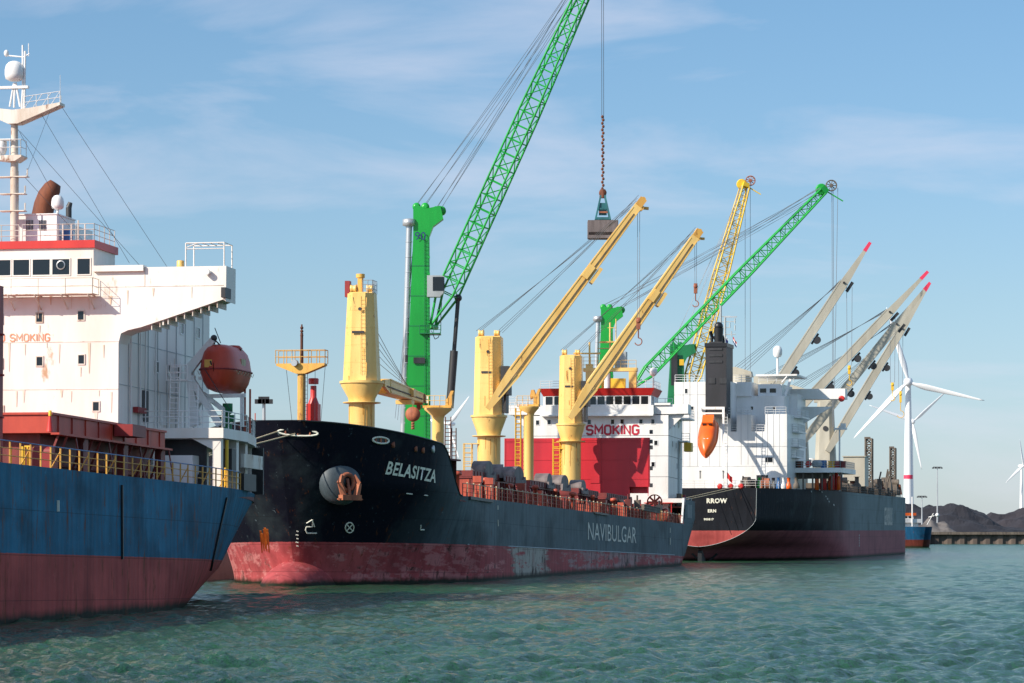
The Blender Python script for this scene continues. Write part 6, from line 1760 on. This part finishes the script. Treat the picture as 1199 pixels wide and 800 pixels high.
for k in range(44):
    px = 985 + (k * 37 % 70); y_ = f3.x(px, 570, 12.5).y + random.uniform(-2, 2); x_ = 11.8 + random.uniform(-1.2, 2.2); h = random.uniform(1.0, 3.4) * (1.25 if 1020 < px < 1048 else .9); w = random.uniform(.35, .95)
    m = MB()
    if k % 4 == 0: m.lathe([(w, 0), (w * 1.05, h * .4), (w * .5, h * .6), (w * .5, h), (w * .8, h + .1)], (x_, y_, 11.6), 10)
    elif k % 4 == 1: m.tube((x_ - w, y_, 11.6 + h * .6), (x_ + w, y_, 11.6 + h * .6), w * .8, 12); m.box(x_ - w * .6, x_ + w * .6, y_ - w, y_ + w, 11.6, 11.6 + h * .5)
    elif k % 4 == 2: m.prism([(x_ - w, 11.6), (x_ + w, 11.6), (x_ + w * .6, 11.6 + h), (x_ - w * .3, 11.6 + h * 1.1)], 'y', y_ - w * .7, y_ + w * .7)
    else: m.box(x_ - w, x_ + w, y_ - w, y_ + w, 11.6, 11.6 + h * .8); m.tube((x_, y_, 11.6 + h * .8), (x_ + .3, y_, 11.6 + h * 1.2), .15, 6)
    m.obj(('ventilator', 'winch', 'bracket', 'pump')[k % 4], M['gear'] if k % 5 else M['rust'], s3)
m = MB(); q = P3(988, 505, 44); q2 = P3(983.5, 540, 44); m.tube((q2.x, 44, DK3), (q2.x, 44, P3(0, 506, 44).z), .14, 8); m.box(q2.x - .9, q2.x + 1.2, 43.6, 44.4, P3(0, 510, 44).z, P3(0, 508, 44).z); m.box(q2.x + .2, q2.x + 1.0, 43.6, 44.4, P3(0, 508, 44).z, P3(0, 503, 44).z); m.obj('lamp_post', M['white'], s3)
# four deck cranes
def crane3(Yw, pxt, pyt, pyk, pxk, hook_, rp=1.9, dyj=4, kf=.76):
    yc = (Yw - 487) / math.cos(R(12.7)); zt_ = 29.8; zf = 20.0
    m = MB(); m.lathe([(rp, DK3), (rp, 15.8), (rp * 1.35, 16.8), (rp * 1.35, 17.6)], (0, yc, 0), 24)
    ped = m.obj('deck_crane', M['greyg'], s3)
    m = MB(); h = 1.75
    def sq(h_, z): 
        c = h_ * .45; return [(sx_ * x_, yc + sy_ * y_, z) for sx_, sy_, x_, y_ in ((-1, -1, h_, h_ - c), (-1, -1, h_ - c, h_), (1, -1, h_ - c, h_), (1, -1, h_, h_ - c), (1, 1, h_, h_ - c), (1, 1, h_ - c, h_), (-1, 1, h_ - c, h_), (-1, 1, h_, h_ - c))]
    m.add(sq(2.0, 17.6) + sq(1.5, zt_), [(i, (i + 1) % 8, 8 + (i + 1) % 8, 8 + i) for i in range(8)] + [tuple(range(8, 16))])
    m.obj('crane_house', M['greyg'], ped)
    m = MB(); m.prism([(-2.2, zt_ - .2), (1.8, zt_ - .2), (1.6, zt_ + .7), (-1.0, zt_ + 1.5), (-2.2, zt_ + 1.2)], 'y', yc - .9, yc + .9); m.obj('top_housing', M['greyg'], ped)
    m = MB(); m.lathe([(.9, 0), (1.0, .2), (1.0, 1.2), (.7, 1.5)], (-2.9, yc - 1.0, 17.2), 12); m.obj('operator_cab', M['white'], ped)
    m = MB(); m.lathe([(.5, -.05), (.5, .05)], (.2, yc - 1.85, 24.5), 12, axis='y'); m.obj('vent', M['dark'], ped)
    foot = V((.6, yc - 1.9, zf)); tip = f3.y(pxt, pyt, yc - 1.9 + dyj)
    k_ = kf; kp = foot.lerp(tip, k_); d = (tip - foot).normalized(); x_ = d.cross(V((0, 0, 1))).normalized(); up = x_.cross(d)
    m = MB(); m.beam(foot, foot.lerp(tip, .1), 1.3, 1.0, 1.4, 1.6, up=up); m.beam(foot.lerp(tip, .1), kp, 1.4, 1.6, 1.2, 1.5, up=up); m.beam(kp - up * .05, foot.lerp(tip, .965), 1.0, 1.35, .5, .5, up=up)
    j = m.obj('jib', M['greyg'], ped)
    m = MB()
    for s_ in (-1, 1): 
        for t_ in (-1, 1): m.beam(foot.lerp(tip, .1) + x_ * s_ * .71 + up * t_ * .68, kp + x_ * s_ * .61 + up * t_ * .64, .06, .14, up=up)
    m.obj('jib_flange', M['greyg'], j)
    m = MB(); m.beam(foot.lerp(tip, .955), tip, .62, .62, .5, .5, up=up); m.obj('red_tip', M['pink'], j)
    m = MB()
    for t in (.35, .52): 
        c = foot.lerp(tip, t) - up * 1.45; m.tube(c - x_ * .5, c + x_ * .5, .62, 12); m.beam(c - d * 1.0 + up * .4, c + d * 1.0 + up * .4, .5, .35, up=up)
    c = kp - up * 1.15; m.beam(c - d * .9, c + d * .9, .6, .5, up=up); m.tube(kp - x_ * .8, kp + x_ * .8, .2, 10)
    m.obj('fall_sheave', M['dark'], j)
    m = MB()
    for a_, b_ in ((-2.0, -.4), (-1.4, -.2), (-.6, .2), (.2, .5), (.8, .8)):
        m.cable(V((a_, yc, zt_ + .9)), kp + d * (b_ - .6) + up * .7, .032, .18, 5)
    m.obj('luffing_wire', M['wire'], ped)
    if hook_:
        px, p0, p1 = hook_; hook(ped, kp - up * 1.2, px, p0, p1, f3, (kp.y), M['yel'], dx=.9, r=.04)
crane3(529, 1019.5, 284, 0, 0, (995, 428, 452), kf=.79)
crane3(557, 1087, 318, 0, 0, (1045.5, 448, 470))
crane3(595, 1089.5, 331, 0, 0, None, kf=.745)
crane3(635, 1089, 332, 0, 0, (1055, 458, 490), kf=.73)

# ================================================================ harbour cranes on the quay
def harbour_crane(px, Y, pyt, boom0, head, hdepth, bmat, tmat, label, wt=3.2, cab_side=1, nbay=22, number=None, cyl=True, pipe=True, bw=2.7, wires=True, back=None, boomrc=.17):
    base = win(0, Y, px, 620); t = empty('harbour_crane', (base.x, Y, 3.7), label=label, cat='crane', group='tall lattice boom cranes on the quay')
    def W(px_, py_, dy=0): p = win(0, Y + dy, px_, py_); return V((p.x - base.x, dy, p.z - 3.7))
    H = W(px, pyt).z
    def P0_z(b): return W(*b).z
    m = MB(); m.box(-5.5, 5.5, -7, 7, 1.6, 3.2); m.box(-9, 9, -5.6, -4.4, 1.2, 2.2); m.box(-9, 9, 4.4, 5.6, 1.2, 2.2); m.obj('chassis', tmat, t)
    for k, (x_, y_) in enumerate(((-8.5, -5), (8.5, -5), (-8.5, 5), (8.5, 5))):
        m = MB(); m.lathe([(1.3, 0), (1.3, .3), (.35, .4), (.35, 1.2)], (x_, y_, 0), 12); m.obj('outrigger_pad', M['dark'], t)
    for k in range(4):
        for s_ in (-1, 1):
            m = MB(); m.tube((-6 + k * 4 - .0, s_ * 3.2 - .4, .8), (-6 + k * 4, s_ * 3.2 + .4, .8), .8, 14); m.obj('wheel', M['dark'], t)
    m = MB(); m.lathe([(2.4, 3.2), (2.4, 4.2)], (0, 0, 0), 20); m.box(-7.5, 3.5, -2.6, 2.6, 4.2, 8.2); m.obj('machinery_house', tmat, t)
    w = wt; m = MB(); h0 = 8.0
    # tapering box tower
    f_ = cab_side; a_ = [(-f_ * w * .95, -w * .6, h0), (f_ * w * .48, -w * .6, h0), (f_ * w * .48, w * .6, h0), (-f_ * w * .95, w * .6, h0)]
    b_ = [(-w * .42, -w * .42, H - 4.2), (w * .42, -w * .42, H - 4.2), (w * .42, w * .42, H - 4.2), (-w * .42, w * .42, H - 4.2)]
    m.add(a_ + b_, [(i, (i + 1) % 4, 4 + (i + 1) % 4, 4 + i) for i in range(4)])
    f_ = cab_side
    m.prism([(-f_ * w * .42, H - 4.2), (f_ * w * .42, H - 4.2), (f_ * w * .62, H - 2.9), (f_ * w * 1.15, H - 1.9), (f_ * w * 1.0, H - .2), (f_ * w * .2, H - .6), (-f_ * w * .30, H), (-f_ * w * .42, H - .5)], 'y', -w * .42, w * .42)
    tw = m.obj('tower', tmat, t)
    m = MB()
    for dx, r_ in ((-w * .25, .55), (w * .2, .55), (w * .78, .6), (w * 1.05, .6)):
        m.lathe([(r_ * .3, -.5), (r_, -.45), (r_ * .8, 0), (r_, .45), (r_ * .3, .5)], (f_ * dx, 0, H - .3 - (.5 if dx > w * .5 else 0)), 14, axis='y')
    for k in range(14): z_ = h0 + 1 + k * (H - 14) / 14; m.box(f_ * w * .36, f_ * w * .36 + .25, -w * .58, -w * .5, z_, z_ + .25)
    m.obj('top_sheave', tmat, tw)
    m = MB()
    for k in range(1, 8):
        t_ = k / 8; z_ = h0 + (H - 4.2 - h0) * t_; yl = -w * (.60 + (.42 - .60) * t_); xa_ = -f_ * w * (.95 + (.42 - .95) * t_); xb_ = f_ * w * (.48 + (.42 - .48) * t_)
        m.box(min(xa_, xb_) - .03, max(xa_, xb_) + .03, yl - .03, yl + .1, z_, z_ + .10)
    m.obj('joint_band', M['greend'], tw)
    m = MB(); m.ladder((f_ * w * .30, -w * .66, h0), (f_ * w * .26, -w * .47, H - 4.5), (.5, 0, 0), .04, .5); m.obj('tower_ladder', M['greend'], tw)
    m = MB(); z_ = P0_z(boom0) - 1.0; m.box(-f_ * .2, f_ * (w * .5 + 1.3), -w * .75, w * .75, z_, z_ + .12) if f_ > 0 else None; m.rail([(-.2, -w * .75, z_), (w * .5 + 1.3, -w * .75, z_)], 1.1, 2, 1.0, .035); m.obj('service_platform', M['greend'], tw)
    if pipe:
        m = MB(); xp = -f_ * (w * .66 + .5)
        m.tube((xp - f_ * .3, -.8, h0 + 3), (xp + f_ * .55, -.8, H - 3), .42, 14, .38)
        for k in range(16): z_ = h0 + 3 + (H - h0 - 6) * k / 15; q_ = xp + f_ * .55 * k / 15; m.lathe([(.46, 0), (.46, .08)], (q_, -.8, z_), 14)
        m.lathe([(.42, 0), (.85, .1), (.85, .9), (.5, 1.0)], (xp + f_ * .55, -.8, H - 2.9), 14); m.obj('ventilation_pipe', M['steel'], t)
        m = MB(); z_ = h0 + (H - h0) * .42; m.lathe([(.50, 0), (.50, .9)], (xp + .28 * f_, -.8, z_), 14); m.box(-f_ * w * .4, f_ * .5, -w * .62, -w * .56, z_ - .2, z_ + .6); m.obj('pipe_clamp', M['dark'], t)
    # boom
    P0 = W(*boom0); Q0 = W(head[0], head[1], hdepth); d = (Q0 - P0).normalized(); up = V((0, -.0, 1)); x_ = d.cross(up).normalized(); up = x_.cross(d)
    m = MB(); Lb = (Q0 - P0).length
    s1_ = P0.lerp(Q0, .09)
    dep = lambda u: bw * (1.0 - .45 * max(0, (u - .55) / .45)); wid = lambda u: bw * (.95 - .35 * u)
    sec = m.lattice(s1_, P0.lerp(Q0, .98), up, dep, wid, nbay, boomrc, .075, 0)
    for k in range(4):
        m.tube(P0 + x_ * (.9 if k in (0, 3) else -.9), sec[0][k], boomrc * 1.15, 6)
    m.tube(P0 - x_ * 1.3, P0 + x_ * 1.3, .35, 10)
    m.tube(P0.lerp(s1_, .5) - x_ * .9, P0.lerp(s1_, .5) + x_ * .9, .12, 6)
    bo = m.obj('boom', bmat, t)
    m = MB()
    e = P0.lerp(Q0, .98); m.beam(e, Q0, 1.6, 1.5, 1.0, 1.2, up=up); m.obj('boom_head', bmat, bo)
    m = MB(); hx = Q0 + V((f_ * .9, 0, .4)); R_ = .95
    n = 18
    for s_ in (-.25, .25):
        pts = [hx + V((R_ * math.cos(2 * math.pi * k / n), s_, R_ * math.sin(2 * math.pi * k / n))) for k in range(n + 1)]
        m.line(pts, .1, 5)
        for k in range(0, n, 2): m.tube(hx + V((0, s_, 0)), pts[k], .05, 4)
    m.tube(hx - V((0, .5, 0)), hx + V((0, .5, 0)), .3, 10)
    m.obj('head_sheave', M['gear'] if bmat is not M['yellow'] else M['rusto'], bo)
    m = MB(); m.lathe([(.9, -.3), (1.05, -.2), (1.05, .2), (.9, .3)], Q0 - V((f_ * .9, 0, .3)), 14, axis='y'); m.beam(Q0 + V((0, 0, -.6)), Q0 + V((f_ * 3.0, 0, -2.4)), .25, .2); m.obj('inner_sheave', bmat, bo)
    m = MB()
    offs = ((-.25, .0, -.3), (-.22, .5, .0), (.2, -.4, -.5), (.25, .3, .2), (.78, -.3, -.6), (.8, .4, .2), (1.05, .1, .4), (1.05, -.2, -.2))
    for dx, dy_, hh in offs: m.cable(V((f_ * dx * w, dy_, H + .1 - (.5 if dx > .5 else 0))), Q0 + up * (.6 + 1.3 * hh) + x_ * dy_ - d * (.5 + 2.2 * abs(hh)), .032, .25, 6)
    if back:
        for bx, by in back:
            m.tube(V((-f_ * w * .2, -.3, H - .2)), W(bx, by, -1.5), .03, 4)
    m.obj('luffing_wire', M['wirel'], t)
    if cyl:
        m = MB(); q1 = sec[0][3].lerp(sec[0][2], .5) if sec[0][3].z < sec[0][0].z else sec[0][0].lerp(sec[0][1], .5)
        q1 = min(sec[0], key=lambda v_: v_.z); q2 = V((f_ * (w * .6 + .4), -.2, h0 + 1)) if cyl is True else W(*cyl)
        mid = q2.lerp(q1, .52)
        m.tube(q2, mid, .52, 12); m.tube(mid, q1, .27, 10); m.ball(q1, .5); m.obj('luffing_cylinder', M['dark'], t)
    return t, W, H, Q0, up, x_, d, P0
t, W, H, Q0, up, xx_, dd, P0 = harbour_crane(494, 425, 240, (507, 383), (706, -58), -8, M['greenb'], M['green'],
    'tallest green harbour crane with silver pipe and steep boom carrying the hanging grab', wt=2.5, nbay=24, bw=2.35, boomrc=.14, cyl=(527, 478), back=((463, 490), (466, 492), (470, 440), (474, 430)))
# operator cab
m = MB(); a = W(501, 349, -.2); b = W(521, 324, -.2); m.box(a.x, b.x - .5, -2.4, -.6, a.z, b.z); m.prism([(b.x - .5, a.z + .1), (b.x - .5, b.z), (b.x, b.z - .1), (b.x - .1, a.z + .5)], 'y', -2.4, -.6); cb = m.obj('operator_cab', M['letgrey'], t)
m = MB(); m.box(a.x + .75, b.x - .05, -2.46, -2.4, a.z + .8, b.z - .2); m.box(b.x - .02, b.x + .03, -2.3, -.7, a.z + .8, b.z - .2); m.obj('window', M['glass'], cb)
lettering('90', 1.5, M['navy'], t, lambda u, v: V((W(493, 278).x + u, -2.5 * .47 - .12, W(0, 278).z + v)), bold=.0)
m = MB(); 
for r_, py in ((0, 466.5), (1, 471)):
    for k in range(5): q = W(482 + k * 5, py); m.box(q.x - .18, q.x + .12, -1.95, -1.9, q.z - .2, q.z + .2)
m.obj('stencil_mark', M['lettering'], t)
m = MB(); q = [W(506, 388), W(510, 398), W(514, 396), W(517, 388), W(517, 370), W(518, 355)]; m.line([v_ - V((0, 1.3, 0)) for v_ in q], .05, 5); m.obj('hose', M['wire'], t)
# rope cradle + grab, hanging in the air from the boom head
gw = win(0, 417, 706.3, 262)
m = MB(); topz = Q0.z; x0 = gw.x - t.location.x; y0_ = 417 - 425
for dx in (-.12, .12): m.tube((x0 + dx, y0_, W(0, 150).z), (Q0.x + dx, Q0.y, topz), .035, 5)
m.obj('hoist_rope', M['wire'], t)
g = empty('clamshell_grab', (gw.x, 417, 0), label='large brown steel clamshell grab hanging in the air from the tallest crane', cat='grab')
GZ = lambda py: CAMH + (620 - py) * 417 / F
m = MB(); zc_ = GZ(222)
k = 0; z_ = GZ(135)
while z_ > zc_:
    m.lathe([(.07, 0), (.17, .1), (.17, .28), (.07, .4)], ((.06 if k % 2 else -.06), 0, z_ - .4), 6); z_ -= .42; k += 1
m.obj('chain', M['rust'], g)
m = MB(); m.tube((0, 0, GZ(222)), (0, 0, GZ(232)), .35, 10, .45); m.lathe([(.25, -.3), (.5, -.25), (.5, .25), (.25, .3)], (0, 0, GZ(226)), 12, axis='y'); m.obj('rope_socket', M['rust'], g)
m = MB()
for s_ in (-1, 1):
    for y_ in (-.7, .7): m.beam((s_ * .25, y_ * .3, GZ(229)), (s_ * .95, y_, GZ(258)), .22, .3)
m.box(-.95, .95, -.8, .8, GZ(258), GZ(255)); m.box(-.5, .5, -.4, .4, GZ(252), GZ(238)); m.box(-.7, .7, -.55, .55, GZ(246), GZ(244)); m.obj('arm_frame', M['teal'], g)
m = MB(); m.box(-.5, .6, -.6, -.45, GZ(250), GZ(248)); m.obj('brass_tag', M['rusto'], g)
m = MB(); zt2, zb2_ = GZ(259), GZ(281)
for s_ in (-1, 1):
    pts = [(s_ * .05, zb2_), (s_ * .9, zb2_ + .1), (s_ * 1.75, zb2_ + .9), (s_ * 1.8, zt2), (s_ * .1, zt2)]
    m.prism([(p_[0] * .8, p_[1]) for p_ in pts], 'x', -1.85, 1.85)
m.box(-1.95, -1.85, -1.4, 1.4, zb2_ + .2, zt2); m.box(1.85, 1.95, -1.4, 1.4, zb2_ + .2, zt2); m.box(-2.0, 2.0, -1.52, -1.42, zb2_ + .1, zb2_ + .5)
m.obj('bucket', M['grabgrey'], g)

t, W, H, Q0, up, xx_, dd, P0 = harbour_crane(711, 575, 358, (740, 456), (968, 220), 6, M['greenb'], M['green'],
    'green harbour crane behind the crimson hatch cover ship with its long boom held low', wt=2.5, nbay=26, cyl=False, bw=2.1)
m = MB()
for px, p1 in ((974.5, 500), (976, 500), (981.5, 470)): a = V((W(px, 236, 6).x, 6, Q0.z)); b = W(px + (1 if px < 980 else -4), p1, 6); m.tube((a.x, 6, a.z), (b.x, 6, b.z), .045, 4)
m.obj('hoist_rope', M['wirel'], t)
t, W, H, Q0, up, xx_, dd, P0 = harbour_crane(793, 655, 402, (806, 462), (874, 214), 4, M['yellow'], M['greend'],
    'dark green crane tower with steep yellow lattice boom rising beside the charcoal funnel', wt=3.3, nbay=20, cyl=False, pipe=False, bw=2.6)
m = MB(); q = W(789, 440); m.box(q.x - .55, q.x + .7, -2.1, -2.0, W(0, 452).z, W(0, 412).z); m.obj('dark_slot', M['dark'], t)
m = MB(); q = W(798, 425); m.box(q.x - .45, q.x + .45, -2.05, -1.9, q.z - .6, q.z + .6); m.obj('yellow_sign', M['yel'], t)
m = MB()
for px, p1 in ((873, 450), (879, 455)): a = V((W(px, 225, 4).x, 4, Q0.z)); m.tube((a.x, 4, a.z), (a.x, 4, W(0, p1).z), .045, 4)
m.obj('hoist_rope', M['wirel'], t)

# ================================================================ blue coaster ahead of the grey ship
f4 = Fr(win(0, 880, 1066, 620).x, 853, -16, 0)
s4 = empty('coaster', f4.loc, f4.rot, label='small blue coaster with white and orange upperworks half hidden behind the dark grey ship', cat='ship')
B4 = 5.2
def hb4(y, z):
    if y < 20: t = max(0, min(1, (y + z * .35) / 13)); return B4 * max(.0, 1 - (1 - t) ** 2.2) ** .6
    return B4
m, _ = hull_mesh(lambda z: -max(0, z) * .35, lambda z: 62, hb4, -1, lambda y: 5.0 + (.5 * (1 - smooth((y - 8) / 4)) if y < 12 else 0), 50, 12, gam=1.4)
m.obj('hull', hull_paint('blue_coaster_paint', (.010, .075, .16), (.008, .05, .11), (.13, .03, .02), (.08, .02, .015), 2.1, (), plates=False), s4)
m = MB(); m.box(-5, 5, 12, 61, 4.5, 4.9); m.obj('deck', M['deckgrn'], s4)
m = MB(); m.box(-4.8, 4.8, 14, 22, 4.9, 6.6); m.box(-5.0, 5.2, 13.2, 20, 6.6, 7.6); h4 = m.obj('deck_house', M['white'], s4)
m = MB(); m.box(-4.2, 4.0, 13.6, 19, 8.5, 9.2); m.obj('orange_band', M['orange'], h4)
m = MB(); m.box(-3.6, 3.4, 13.9, 18.8, 7.6, 8.5); m.obj('wheelhouse', M['white'], h4)
for k in range(5): window_part(h4, -3.3 + k * 1.3, -2.3 + k * 1.3, 13.9, 14, 7.75, 8.35, M['white'])
m = MB(); m.tube((-.9, 15, 8.8), (-.9, 15, 13), .2, 8); m.tube((2.6, 13, 5.6), (2.6, 13, 13.5), .2, 8); m.box(-2.2, .6, 14.8, 15.2, 10.6, 10.8); m.box(-2.8, .6, 14.8, 15.2, 9.7, 9.9); m.obj('mast', M['white'], s4)
m = MB(); m.tube((2.6, 3, 6), (3.6, 1.2, 9), .12, 6); m.ball((4.6, 1, 8.6), .5); m.tube((3.0, 3, 8), (4.6, 1, 8.6), .12, 6); m.obj('bow_lamp', M['white'], s4)

# ================================================================ mooring ropes
def rope(a, b, label, sag=.5, r=.05):
    m = MB(); m.cable(a, b, r, sag, 14, 6); m.obj('mooring_rope', M['rope'], label=label, cat='rope', group='mooring ropes of the three ships')
def hawser(fr, px, py, hb, b, label, sag, T):
    a = surf(fr, hb, px, py, *T); rope(fr.M @ a, V(b), label, sag)
w0 = win(0, 262, 288, 516); w1 = win(0, 262, 284, 540)
for (px, py, B_, lab) in ((326.6, 505, w0, 'upper pale mooring rope running out from the black bow'), (346, 508, w1, 'lower pale mooring rope slanting down from the black bow')):
    a = f2.M @ surf(f2, hb2, px, py, 255, 330)
    d = (B_ - a); e = a + d * 1.0
    # carried on to a bollard on the quay behind
    end = V((qx(238) - 3.0 - (px > 340) * 4, 238 - (px > 340) * 10, 4.2))
    rope(a, end, lab, .4, .06)
    bl_ = MB(); bl_.lathe([(.35, 0), (.25, .15), (.25, .5), (.45, .6), (.45, .75), (0, .8)], (0, 0, 0), 14)
    o = bl_.obj('bollard', M['dark'], label='black bollard on the quay edge holding the %s rope' % ('upper' if px < 340 else 'lower'), cat='bollard', group='quay bollards'); o.location = (end.x, end.y, 3.7)
for (px0, py0, px1, py1, lab) in ((865, 569, 806, 583, 'upper mooring rope at the grey ship stern above its name'), (868, 571, 806, 588, 'lower mooring rope just under the other at the grey ship stern')):
    a = f3.M @ f3.y(px0, py0, -.15)
    b = win(0, 470, px1, py1)
    d = b - a
    rope(a, V((qx(440) - 3, 440 - (py0 > 570) * 6, 4.0)), lab, .6, .05)
a = S2(300, 512) if False else None
